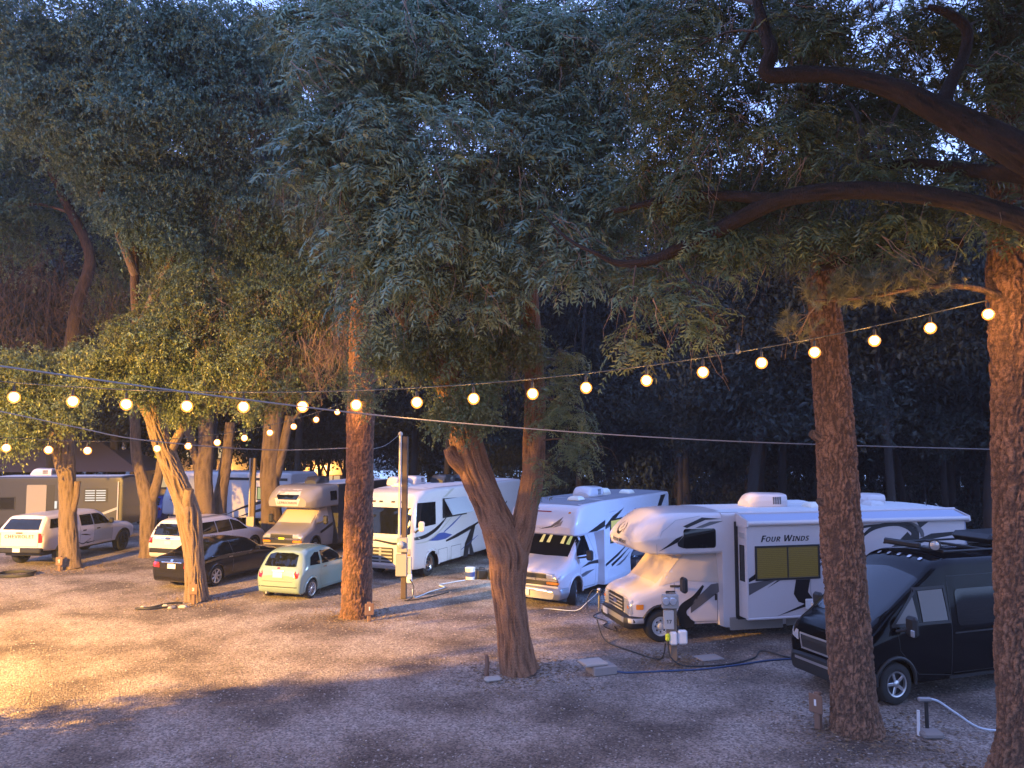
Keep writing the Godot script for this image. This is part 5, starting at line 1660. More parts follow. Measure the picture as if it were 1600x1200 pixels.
# -- the big flat-fronted motorhome behind the power pole
func motorhome_big() -> void:
	var t := thing("motorhome", "tall flat-fronted motorhome with wide black windshield and blue-black swooshes, behind the wooden pole", "motorhome", Vector3(-3.95, 0, -28.06), deg_to_rad(245.8))
	var b := Body.new()
	b.crown = 0.03
	b.s = [[-8.0, 0.5, 1.5, 3.0, 1.18, 1.18, 1.15, 0.1], [-7.9, 0.42, 1.5, 3.08, 1.22, 1.22, 1.2, 0.1], [-0.6, 0.38, 1.5, 3.08, 1.22, 1.22, 1.19, 0.14], [0.3, 0.36, 1.5, 3.04, 1.22, 1.22, 1.17, 0.2], [0.75, 0.36, 1.4, 2.93, 1.2, 1.21, 1.12, 0.25], [0.98, 0.37, 1.35, 2.7, 1.16, 1.18, 1.06, 0.22], [1.10, 0.38, 1.3, 2.4, 1.12, 1.14, 1.02, 0.16], [1.18, 0.42, 1.2, 1.75, 1.04, 1.08, 1.0, 0.1], [1.24, 0.5, 1.0, 1.4, 0.9, 0.98, 0.9, 0.08]]
	b.arches = [[0.0, 0.42, 0.5], [-5.4, 0.42, 0.5]]
	add("coach_body", b.mesh(0.06), M.white_gel, t)
	arch(t, b, [0.0, 0.42, 0.5], M.white_gel)
	skin("windshield", t, b, rpoly(-1.04, 1.56, 1.04, 2.46, 0.06), "end", 1.0, 0.014, M.glass_dark, 0.12)
	skin("grille", t, b, rpoly(-0.42, 0.58, 0.62, 1.10, 0.05), "end", 1.0, 0.012, M.plastic_black)
	for k in 4:
		skin("grille_bar", t, b, rpoly(-0.38, 0.63 + k * 0.12, 0.58, 0.685 + k * 0.12, 0.02), "end", 1.0, 0.03, M.grey_metal)
	skin("grille_bar", t, b, rpoly(0.05, 0.6, 0.15, 1.08, 0.02), "end", 1.0, 0.04, M.grey_metal)
	skin("front_stripe", t, b, pg([-0.95, 1.30, -0.4, 1.28, 0.3, 1.36, 0.7, 1.30, 0.3, 1.30, -0.4, 1.20, -0.95, 1.22]), "end", 1.0, 0.008, M.decal_black)
	for s in [-1.0, 1.0]:
		var hl := part("headlight", t)
		skin("lens", hl, b, rpoly(s * 0.95 - 0.12, 0.86, s * 0.95 + 0.11, 1.10, 0.05), "end", 1.0, 0.016, M.lamp_clear, 0.06)
		skin("indicator", hl, b, rpoly(s * 0.97 - 0.1, 0.86, s * 0.97 + 0.1, 0.91, 0.02), "end", 1.0, 0.022, M.lamp_amber, 0.06)
		skin("top_lamp", t, b, rpoly(s * 0.55 - 0.08, 2.62, s * 0.55 + 0.08, 2.68, 0.02), "end", 1.0, 0.014, M.plastic_black)
		skin("top_lamp", t, b, rpoly(s * 0.25 - 0.08, 2.62, s * 0.25 + 0.08, 2.68, 0.02), "end", 1.0, 0.014, M.plastic_black)
		skin("fog_lamp", t, b, rpoly(s * 0.98 - 0.09, 0.5, s * 0.98 + 0.08, 0.68, 0.03), "end", 1.0, 0.012, M.decal_light, 0.06)
	skin("driver_window", t, b, pg([0.86, 2.62, -0.25, 2.60, -0.26, 1.80, 0.98, 1.78]), "side", -1.0, 0.012, M.glass_dark)
	var bw: Material = M.decal_black
	for q in [[swoosh([1.08, 1.42, 0.4, 1.46, -0.4, 1.66, -1.1, 2.0], [0.10, 0.14, 0.14, 0.02]), bw], [swoosh([1.0, 1.26, 0.2, 1.28, -0.6, 1.55, -1.5, 1.98], [0.03, 0.06, 0.06, 0.02]), M.decal_tan],
		[pg([0.26, 1.27, -0.5, 1.46, -0.85, 1.45, -1.5, 1.30, -1.01, 1.20, -0.4, 1.20]), M.decal_blue], [swoosh([-0.85, 1.46, -1.5, 1.68, -2.25, 1.97], [0.04, 0.07, 0.03]), M.decal_blue],
		[swoosh([-1.01, 1.12, -1.9, 1.24, -3.1, 1.44, -3.8, 1.6], [0.06, 0.14, 0.14, 0.04]), bw], [pg([-2.36, 0.34, -2.5, 0.86, -3.06, 1.43, -3.40, 1.47, -3.05, 0.8, -3.3, 0.34, -2.9, 0.34, -2.86, 0.7, -2.75, 0.34]), bw],
		[swoosh([-2.2, 0.66, -2.8, 0.82, -3.6, 1.05], [0.02, 0.06, 0.02]), M.decal_blue], [pg([-0.83, 2.72, -1.48, 3.0, -1.72, 3.0, -1.05, 2.72]), M.decal_tan], [swoosh([-3.2, 2.72, -4.2, 2.62, -5.2, 2.2, -5.5, 1.7], [0.05, 0.08, 0.08, 0.05]), bw], [swoosh([-4.0, 2.0, -5.0, 2.1, -6.0, 2.05], [0.05, 0.12, 0.06]), bw], [swoosh([-4.2, 1.3, -5.2, 1.6, -6.4, 2.2], [0.05, 0.12, 0.06]), bw]]:
		skin("stripe", t, b, q[0], "side", -1.0, 0.006, q[1], 0.3)
	for q in [[-1.10, -0.45], [-2.16, -1.40]]:
		skin("locker_door", t, b, rpoly(q[0], 0.40, q[1], 0.88, 0.05), "side", -1.0, 0.012, M.white_gel, 0.3)
		line_on("locker_seam", t, b, [q[0], 0.40, q[0], 0.88, q[1], 0.88, q[1], 0.40, q[0], 0.40], "side", -1.0, 0.015, M.seam, 0.014)
	# side hatch propped open
	flat("hatch_shade", t, pg([-0.76, 1.96, -0.76, 2.68, -2.64, 2.62, -2.64, 1.96]), -1.225, -1.0, M.plastic_black, 0.006)  # flat black sheet painting the shade of the recess
	var hp := MB.new()
	hp.box(Vector3(-1.74, 2.36, -1.40), Vector3(1.72, 0.03, 0.66), 0.01, Basis(Vector3(1, 0, 0), deg_to_rad(-58)))
	add("hatch_lid", hp, M.panel_grey, t)
	add("hatch_strut", mb_tube([Vector3(-0.9, 2.05, -1.24), Vector3(-0.9, 2.2, -1.5)], [0.015], 5), M.plastic_black, t)
	for s in [-1.0, 1.0]:
		wheel(t, Vector3(0, 0.41, s * 1.1), s, 0.41, 0.26, 0.26, 0, M.chrome)
		wheel(t, Vector3(-5.4, 0.41, s * 1.12), s, 0.41, 0.26, 0.26, 0, M.chrome)
		mirror(t, Vector3(1.05, 1.85, s * 1.42), Vector3(0.13, 0.34, 0.22), Vector3(1.0, 1.62, s * 1.14), M.white_gel)
	skin("roof", t, b, pg([-7.8, -1.02, 0.2, -1.0, 0.2, 1.0, -7.8, 1.02]), "top", 1.0, 0.006, M.roof_white, 0.6)
	roof_unit(t, Vector3(-1.9, 3.11, 0.75), Vector3(0.8, 0.3, 0.66), M.white_gel)
	roof_vent(t, Vector3(-0.4, 3.11, 0.3), Vector3(0.7, 0.12, 0.5), M.skylight)
	roof_unit(t, Vector3(-3.4, 3.11, 0.3), Vector3(0.9, 0.3, 0.7), M.dark_gel)
	roof_unit(t, Vector3(-4.6, 3.11, 0.0), Vector3(0.8, 0.28, 0.7), M.dark_gel)
	roof_unit(t, Vector3(-0.9, 3.11, 0.9), Vector3(0.6, 0.3, 0.5), M.white_gel, false)
	add("front_bumper_lip", mb_box(Vector3(1.17, 0.40, 0), Vector3(0.16, 0.06, 1.9), 0.02), M.tan_gel, t)

# -- the grey and tan cab-over half hidden by the orange-lit pine
func motorhome_grey() -> void:
	var t := thing("motorhome", "grey cab-over motorhome with tan corners and covered windshield, half behind the orange-lit pine", "motorhome", Vector3(-9.1, 0, -32.6), deg_to_rad(253.0))
	var cab := cutaway_cab()
	add("cab", cab.mesh(0.06), M.silver_gel, t)
	arch(t, cab, [0.0, 0.40, 0.46], M.dark_gel)
	skin("windshield_cover", t, cab, pg([-0.62, -0.8, 0.10, -0.88, 0.16, 0.0, 0.10, 0.88, -0.62, 0.8]), "top", 1.0, 0.02, M.curtain)
	skin("door_cover", t, cab, pg([-0.14, 1.38, -0.32, 1.76, -0.5, 1.9, -1.1, 1.94, -1.1, 1.36]), "side", -1.0, 0.014, M.curtain)
	skin("stripe", t, cab, pg([-0.35, 1.0, -1.4, 1.3, -1.4, 1.18, -0.4, 0.9]), "side", -1.0, 0.008, M.decal_black)
	van_front(t, cab, 0.62, 0.98)
	skin("badge", t, cab, pg([-0.14, 0.78, 0.14, 0.78, 0.14, 0.86, -0.14, 0.86]), "end", 1.0, 0.045, M.plug_yellow)
	add("bumper", mb_box(Vector3(0.93, 0.42, 0), Vector3(0.24, 0.26, 1.95), 0.05), M.plastic_black, t)
	for s in [-1.0, 1.0]:
		wheel(t, Vector3(0, 0.37, s * 0.97), s, 0.37, 0.26, 0.21, 0, M.steel_white)
		wheel(t, Vector3(-4.3, 0.37, s * 1.06), s, 0.37, 0.26, 0.21, 0, M.steel_white)
		mirror(t, Vector3(-0.2, 1.5, s * 1.32), Vector3(0.12, 0.36, 0.22), Vector3(-0.05, 1.34, s * 0.98), M.plastic_black)
	var h := box_body(-6.6, -1.44, 0.36, 2.9, 1.2)
	add("house_body", h.mesh(0.4), M.grey_gel, t)
	skin("roof", t, h, pg([-6.4, -1.1, -1.46, -1.1, -1.46, 1.1, -6.4, 1.1]), "top", 1.0, 0.006, M.roof_white, 0.6)
	var o := Body.new()
	o.crown = 0.04
	o.s = [[-1.5, 2.0, 2.4, 2.9, 1.19, 1.2, 1.16, 0.1], [-0.3, 2.0, 2.4, 2.9, 1.18, 1.2, 1.1, 0.2], [0.15, 2.0, 2.36, 2.82, 1.1, 1.14, 0.95, 0.26], [0.45, 2.03, 2.3, 2.66, 0.98, 1.02, 0.82, 0.22], [0.62, 2.08, 2.25, 2.48, 0.84, 0.88, 0.68, 0.14]]
	add("cab_over", o.mesh(0.06), M.tan_gel, t)
	skin("nose_cap", t, o, pg([-0.5, 2.1, 0.5, 2.1, 0.6, 2.4, 0.5, 2.78, -0.5, 2.78, -0.6, 2.4]), "end", 1.0, 0.008, M.white_gel)
	skin("nose_window", t, o, pg([-0.44, 2.36, 0.44, 2.36, 0.54, 2.56, -0.54, 2.56]), "end", 1.0, 0.016, M.glass_dark)
	skin("side_window", t, o, rpoly(-1.3, 2.25, -0.75, 2.65, 0.05), "side", -1.0, 0.012, M.glass_dark)
	lettering(t, "LEPRECHAUN", Vector3(0.64, 2.23, 0), 0.9, FRONT_FACE, M.decal_grey)
	roof_unit(t, Vector3(-1.6, 2.92, 0.0), Vector3(1.0, 0.3, 0.7), M.dark_gel)

# -- the black van at the right
func black_van() -> void:
	var t := thing("van", "black high-roofed camper van with curtained cab window, between the two near pines", "van", Vector3(6.6, 0, -15.11), deg_to_rad(199.0))
	var b := Body.new()
	b.crown = 0.05
	b.s = [[-4.95, 0.5, 1.2, 2.35, 0.9, 0.95, 0.8, 0.12], [-4.85, 0.36, 1.2, 2.5, 0.97, 1.02, 0.86, 0.14], [-1.6, 0.33, 1.2, 2.52, 0.97, 1.02, 0.86, 0.14], [-1.25, 0.33, 1.2, 2.47, 0.97, 1.02, 0.84, 0.14], [-0.85, 0.33, 1.2, 2.22, 0.97, 1.01, 0.84, 0.12], [0.0, 0.34, 1.15, 1.64, 0.96, 1.0, 0.88, 0.10], [0.38, 0.36, 1.12, 1.38, 0.95, 0.99, 0.86, 0.12], [0.58, 0.38, 1.05, 1.28, 0.93, 0.96, 0.82, 0.12], [0.72, 0.4, 0.95, 1.17, 0.88, 0.92, 0.78, 0.10], [0.79, 0.42, 0.85, 1.05, 0.82, 0.86, 0.74, 0.08], [0.83, 0.46, 0.7, 0.9, 0.74, 0.78, 0.7, 0.06]]
	b.arches = [[0.0, 0.40, 0.44], [-4.0, 0.40, 0.44]]
	add("van_body", b.mesh(0.05), M.navy_paint, t)
	arch(t, b, [0.0, 0.40, 0.44], M.plastic_black)
	skin("windshield", t, b, pg([-0.78, -0.8, 0.30, -0.84, 0.36, 0.0, 0.30, 0.84, -0.78, 0.8, -0.86, 0.0]), "top", 1.0, 0.012, M.glass_dark)
	skin("quarter_window", t, b, pg([-0.02, 1.42, -0.52, 1.88, -0.56, 1.42]), "side", -1.0, 0.012, M.curtain_grey)
	skin("door_window", t, b, pg([-0.66, 1.42, -0.66, 1.96, -1.20, 1.98, -1.24, 1.42]), "side", -1.0, 0.012, M.curtain_grey)
	line_on("window_frame", t, b, [0.02, 1.39, -0.54, 1.92, -0.6, 2.0, -1.24, 2.02, -1.28, 1.39, 0.02, 1.39], "side", -1.0, 0.05, M.plastic_black, 0.016)
	line_on("door_seam", t, b, [-0.05, 1.35, -0.10, 0.95, -0.52, 0.5, -1.3, 0.42, -1.34, 2.1], "side", -1.0, 0.012, M.plastic_black)
	line_on("door_seam", t, b, [-1.36, 2.2, -2.7, 2.2, -2.7, 0.45, -1.36, 0.45], "side", -1.0, 0.012, M.plastic_black)
	skin("side_window", t, b, rpoly(-2.66, 1.3, -1.48, 1.96, 0.08), "side", -1.0, 0.01, M.glass_dark)
	line_on("body_line", t, b, [-1.4, 1.18, -4.7, 1.18], "side", -1.0, 0.03, M.black_trim, 0.01)
	skin("grille", t, b, rpoly(-0.5, 0.72, 0.5, 1.0, 0.06), "end", 1.0, 0.014, M.plastic_black, 0.08)
	line_on("grille_frame", t, b, [-0.55, 1.0, 0.55, 1.0, 0.48, 0.74, -0.48, 0.74, -0.55, 1.0], "end", 1.0, 0.035, M.grey_metal, 0.022)
	lettering(t, "RAM", Vector3(0.80, 0.86, 0.0), 0.34, Basis(Vector3(0, 0, -1), Vector3(-0.4, 0.91, 0).normalized(), Vector3(0.91, 0.4, 0).normalized()), M.chrome)
	for s in [-1.0, 1.0]:
		var hl := part("headlight", t)
		skin("lens", hl, b, pg([s * 0.58, 0.86, s * 0.80, 0.92, s * 0.84, 1.06, s * 0.62, 1.04]), "end", 1.0, 0.014, M.lamp_clear, 0.06)
		wheel(t, Vector3(0, 0.37, s * 0.985), s, 0.37, 0.24, 0.22, 5, M.alloy)
		wheel(t, Vector3(-4.0, 0.37, s * 0.985), s, 0.37, 0.24, 0.22, 5, M.alloy)
		mirror(t, Vector3(-0.18, 1.42, s * 1.2), Vector3(0.14, 0.36, 0.24), Vector3(-0.02, 1.3, s * 0.99), M.black_trim)
		add("mirror_lamp", mb_box(Vector3(-0.10, 1.32, s * 1.28), Vector3(0.03, 0.12, 0.08), 0.01), M.lamp_clear, t)
	var bp := Body.new()
	bp.s = [[0.45, 0.3, 0.5, 0.66, 0.9, 0.98, 0.95, 0.06], [0.75, 0.28, 0.48, 0.66, 0.84, 0.92, 0.88, 0.06], [0.9, 0.32, 0.46, 0.6, 0.68, 0.74, 0.7, 0.05]]
	add("bumper", bp.mesh(0.06), M.black_trim, t)
	skin("bumper_trim", t, bp, pg([-0.62, 0.52, 0.62, 0.52, 0.62, 0.57, -0.62, 0.57]), "end", 1.0, 0.01, M.grey_metal)
	for k in 5:
		skin("clearance_lamp", t, b, rpoly(-1.20, -0.5 + k * 0.25 - 0.035, -1.12, -0.5 + k * 0.25 + 0.035, 0.02), "top", 1.0, 0.02, M.lamp_clear, 0.06)
	# roof rack with lamps
	for s in [-1.0, 1.0]:
		add("rack_rail", mb_tube([Vector3(-1.5, 2.62, s * 0.72), Vector3(-4.8, 2.62, s * 0.72)], [0.025], 6), M.black_trim, t)
	for x in [-1.6, -2.6, -3.6, -4.6]:
		add("rack_bar", mb_box(Vector3(x, 2.62, 0), Vector3(0.07, 0.05, 1.44), 0.015), M.black_trim, t)
	add("light_bar", mb_box(Vector3(-1.45, 2.68, 0.2), Vector3(0.1, 0.12, 0.9), 0.03), M.plastic_black, t)
	var lm := part("spot_lamp", t, Vector3(-1.5, 2.72, -0.55))
	var sh := MB.new()
	sh.lathe([[0.06, -0.1], [0.1, -0.04], [0.11, 0.02], [0.095, 0.025]], 16)
	add("housing", sh, M.plastic_black, lm)
	var le := MB.new()
	le.lathe([[0.09, 0.02], [0.06, 0.032], [0.001, 0.036]], 16)
	add("lens", le, M.lamp_clear, lm)
	lm.rotation = Vector3(0, 0.5, -PI * 0.5)
	add("roof_box", mb_box(Vector3(-3.9, 2.74, 0.1), Vector3(1.5, 0.2, 1.0), 0.09), M.plastic_black, t)
	skin("running_board", t, b, pg([-1.2, 0.36, -2.9, 0.36, -2.9, 0.42, -1.2, 0.42]), "side", -1.0, 0.05, M.black_trim)

func tail_pair(t: Node3D, b: Body, poly: Array, m: Material) -> void:
	for s in [-1.0, 1.0]:
		var q := []
		for k in range(0, poly.size(), 2):
			q.append(poly[k] * s)
			q.append(poly[k + 1])
		skin("tail_light", t, b, pg(q), "end", -1.0, 0.012, m, 0.06)

func windows_both(t: Node3D, b: Body, poly: Array, m: Material, called := "side_window") -> void:
	for s in [-1.0, 1.0]:
		skin(called, t, b, pg(poly), "side", s, 0.01, m)

func small_car() -> void:
	var t := thing("car", "small pale green hatchback parked with its rear to the yard, beside the orange-lit pine", "car", Vector3(-6.82, 0, -23.94), deg_to_rad(71.7))
	var b := Body.new()
	b.crown = 0.035
	b.s = [[-0.62, 0.36, 0.55, 0.72, 0.56, 0.62, 0.56, 0.06], [-0.57, 0.25, 0.65, 0.92, 0.68, 0.74, 0.62, 0.1], [-0.48, 0.2, 0.8, 1.04, 0.72, 0.78, 0.62, 0.13], [-0.36, 0.19, 0.88, 1.22, 0.74, 0.80, 0.60, 0.14], [-0.2, 0.19, 0.92, 1.4, 0.75, 0.81, 0.58, 0.15], [0.1, 0.19, 0.93, 1.475, 0.75, 0.81, 0.57, 0.15], [0.7, 0.19, 0.94, 1.49, 0.75, 0.81, 0.57, 0.15], [1.2, 0.19, 0.94, 1.44, 0.75, 0.81, 0.58, 0.14], [1.55, 0.19, 0.93, 1.26, 0.75, 0.81, 0.62, 0.12], [1.9, 0.19, 0.86, 1.02, 0.76, 0.80, 0.68, 0.1], [2.15, 0.19, 0.8, 0.94, 0.75, 0.79, 0.68, 0.1], [2.6, 0.2, 0.68, 0.82, 0.72, 0.76, 0.62, 0.1], [2.85, 0.24, 0.55, 0.68, 0.62, 0.66, 0.5, 0.08], [2.94, 0.32, 0.45, 0.54, 0.46, 0.5, 0.4, 0.05]]
	b.arches = [[0.0, 0.3, 0.35], [2.3, 0.3, 0.35]]
	add("car_body", b.mesh(0.05), M.mint_paint, t)
	arch(t, b, b.arches[0], M.mint_paint)
	arch(t, b, b.arches[1], M.mint_paint)
	skin("rear_window", t, b, pg([-0.56, 1.0, 0.56, 1.0, 0.50, 1.32, 0.3, 1.37, -0.3, 1.37, -0.50, 1.32]), "end", -1.0, 0.012, M.glass_dark, 0.08)
	windows_both(t, b, [-0.12, 1.0, 0.42, 0.98, 0.50, 1.33, 0.30, 1.34, 0.02, 1.22], M.glass_dark, "quarter_window")
	windows_both(t, b, [0.52, 0.98, 1.78, 0.98, 1.5, 1.2, 1.2, 1.33, 0.6, 1.36], M.glass_dark, "door_window")
	skin("windshield", t, b, pg([1.25, -0.52, 1.85, -0.62, 1.9, 0.0, 1.85, 0.62, 1.25, 0.52]), "top", 1.0, 0.012, M.glass_dark)
	for s in [-1.0, 1.0]:
		line_on("door_seam", t, b, [0.48, 1.36, 0.46, 0.5, 0.6, 0.28, 1.7, 0.26, 1.78, 0.95], "side", s, 0.01, M.seam)
		skin("door_handle", t, b, rpoly(0.58, 0.86, 0.76, 0.9, 0.015), "side", s, 0.02, M.chrome)
		skin("body_line", t, b, pg([-0.4, 0.64, 2.6, 0.62, 2.6, 0.645, -0.4, 0.665]), "side", s, 0.012, M.mint_paint)
	tail_pair(t, b, [0.56, 0.66, 0.68, 0.68, 0.70, 0.80, 0.67, 0.88, 0.57, 0.88, 0.53, 0.78], M.lamp_red)
	skin("tailgate_seam", t, b, pg([-0.52, 0.56, 0.52, 0.56, 0.52, 0.575, -0.52, 0.575]), "end", -1.0, 0.006, M.seam)
	skin("bumper_line", t, b, pg([-0.66, 0.40, 0.66, 0.40, 0.66, 0.425, -0.66, 0.425]), "end", -1.0, 0.012, M.plastic_black)
	var lp := part("licence_plate", t)
	skin("plate", lp, b, rpoly(-0.17, 0.68, 0.17, 0.84, 0.015), "end", -1.0, 0.02, M.plate_white)
	skin("plate_frame", lp, b, rpoly(-0.2, 0.86, 0.2, 0.90, 0.015), "end", -1.0, 0.035, M.chrome)
	skin("badge", t, b, rpoly(-0.05, 0.93, 0.05, 0.98, 0.02), "end", -1.0, 0.016, M.lamp_red, 0.04)
	for s in [-1.0, 1.0]:
		for x in [0.0, 2.3]:
			wheel(t, Vector3(x, 0.295, s * 0.80), s, 0.295, 0.19, 0.2, 10, M.alloy)
	mirror(t, Vector3(1.62, 1.02, 0.93), Vector3(0.1, 0.12, 0.18), Vector3(1.7, 0.98, 0.78), M.mint_paint)
	add("exhaust", mb_tube([Vector3(-0.62, 0.22, -0.4), Vector3(-0.3, 0.22, -0.4)], [0.035], 8), M.grey_metal, t)
	add("underbody", mb_box(Vector3(1.1, 0.22, 0), Vector3(2.6, 0.1, 1.3), 0.03), M.plastic_black, t)

func sedan() -> void:
	var t := thing("car", "black sedan with red tail lights, its rear behind the bright leaning elm", "car", Vector3(-10.57, 0, -26.01), deg_to_rad(70.9))
	var b := Body.new()
	b.crown = 0.03
	b.s = [[-1.06, 0.42, 0.66, 0.88, 0.62, 0.7, 0.62, 0.07], [-1.0, 0.3, 0.72, 0.98, 0.76, 0.83, 0.72, 0.08], [-0.85, 0.22, 0.82, 1.04, 0.82, 0.88, 0.74, 0.09], [-0.5, 0.2, 0.86, 1.08, 0.85, 0.90, 0.74, 0.1], [-0.3, 0.2, 0.88, 1.14, 0.86, 0.90, 0.70, 0.1], [0.25, 0.2, 0.9, 1.38, 0.86, 0.90, 0.60, 0.1], [0.7, 0.2, 0.9, 1.45, 0.86, 0.90, 0.58, 0.1], [1.3, 0.2, 0.9, 1.45, 0.86, 0.90, 0.58, 0.1], [1.9, 0.2, 0.9, 1.34, 0.86, 0.90, 0.62, 0.1], [2.45, 0.2, 0.88, 1.06, 0.86, 0.90, 0.72, 0.1], [2.7, 0.2, 0.85, 1.0, 0.86, 0.90, 0.76, 0.1], [3.3, 0.22, 0.74, 0.88, 0.84, 0.87, 0.7, 0.1], [3.65, 0.26, 0.6, 0.74, 0.74, 0.78, 0.6, 0.08], [3.78, 0.34, 0.5, 0.62, 0.6, 0.64, 0.5, 0.06]]
	b.arches = [[0.0, 0.33, 0.38], [2.78, 0.33, 0.38]]
	add("car_body", b.mesh(0.06), M.black_paint, t)
	arch(t, b, b.arches[0], M.black_paint)
	arch(t, b, b.arches[1], M.black_paint)
	skin("rear_window", t, b, pg([-0.25, -0.62, 0.2, -0.52, 0.2, 0.52, -0.25, 0.62]), "top", 1.0, 0.012, M.glass_dark)
	windows_both(t, b, [-0.1, 1.0, 0.78, 0.98, 0.80, 1.36, 0.35, 1.32], M.glass_dark, "rear_door_window")
	windows_both(t, b, [0.84, 0.98, 2.15, 0.96, 1.8, 1.22, 1.35, 1.36, 0.86, 1.37], M.glass_dark, "front_door_window")
	for s in [-1.0, 1.0]:
		line_on("window_trim", t, b, [-0.2, 0.98, 2.2, 0.94], "side", s, 0.022, M.chrome, 0.014)
		line_on("door_seam", t, b, [0.81, 1.38, 0.80, 0.36], "side", s, 0.01, M.seam)
		skin("door_handle", t, b, rpoly(0.55, 0.86, 0.75, 0.89, 0.012), "side", s, 0.02, M.chrome)
		skin("door_handle", t, b, rpoly(1.55, 0.85, 1.75, 0.88, 0.012), "side", s, 0.02, M.chrome)
	skin("windshield", t, b, pg([1.75, -0.54, 2.4, -0.68, 2.4, 0.68, 1.75, 0.54]), "top", 1.0, 0.012, M.glass_dark)
	tail_pair(t, b, [0.48, 0.70, 0.78, 0.72, 0.80, 0.88, 0.5, 0.86], M.lamp_red)
	skin("plate_bar", t, b, rpoly(-0.4, 0.86, 0.4, 0.89, 0.012), "end", -1.0, 0.02, M.chrome)
	skin("badge", t, b, rpoly(-0.05, 0.9, 0.05, 0.97, 0.02), "end", -1.0, 0.016, M.chrome, 0.05)
	skin("licence_plate", t, b, rpoly(-0.16, 0.68, 0.16, 0.83, 0.01), "end", -1.0, 0.016, M.plate_white)
	for s in [-1.0, 1.0]:
		for x in [0.0, 2.78]:
			wheel(t, Vector3(x, 0.33, s * 0.885), s, 0.33, 0.2, 0.23, 7, M.alloy)
	mirror(t, Vector3(1.95, 1.02, 1.0), Vector3(0.1, 0.12, 0.18), Vector3(2.05, 0.96, 0.88), M.black_paint)
	add("underbody", mb_box(Vector3(1.3, 0.24, 0), Vector3(3.4, 0.1, 1.4), 0.03), M.plastic_black, t)

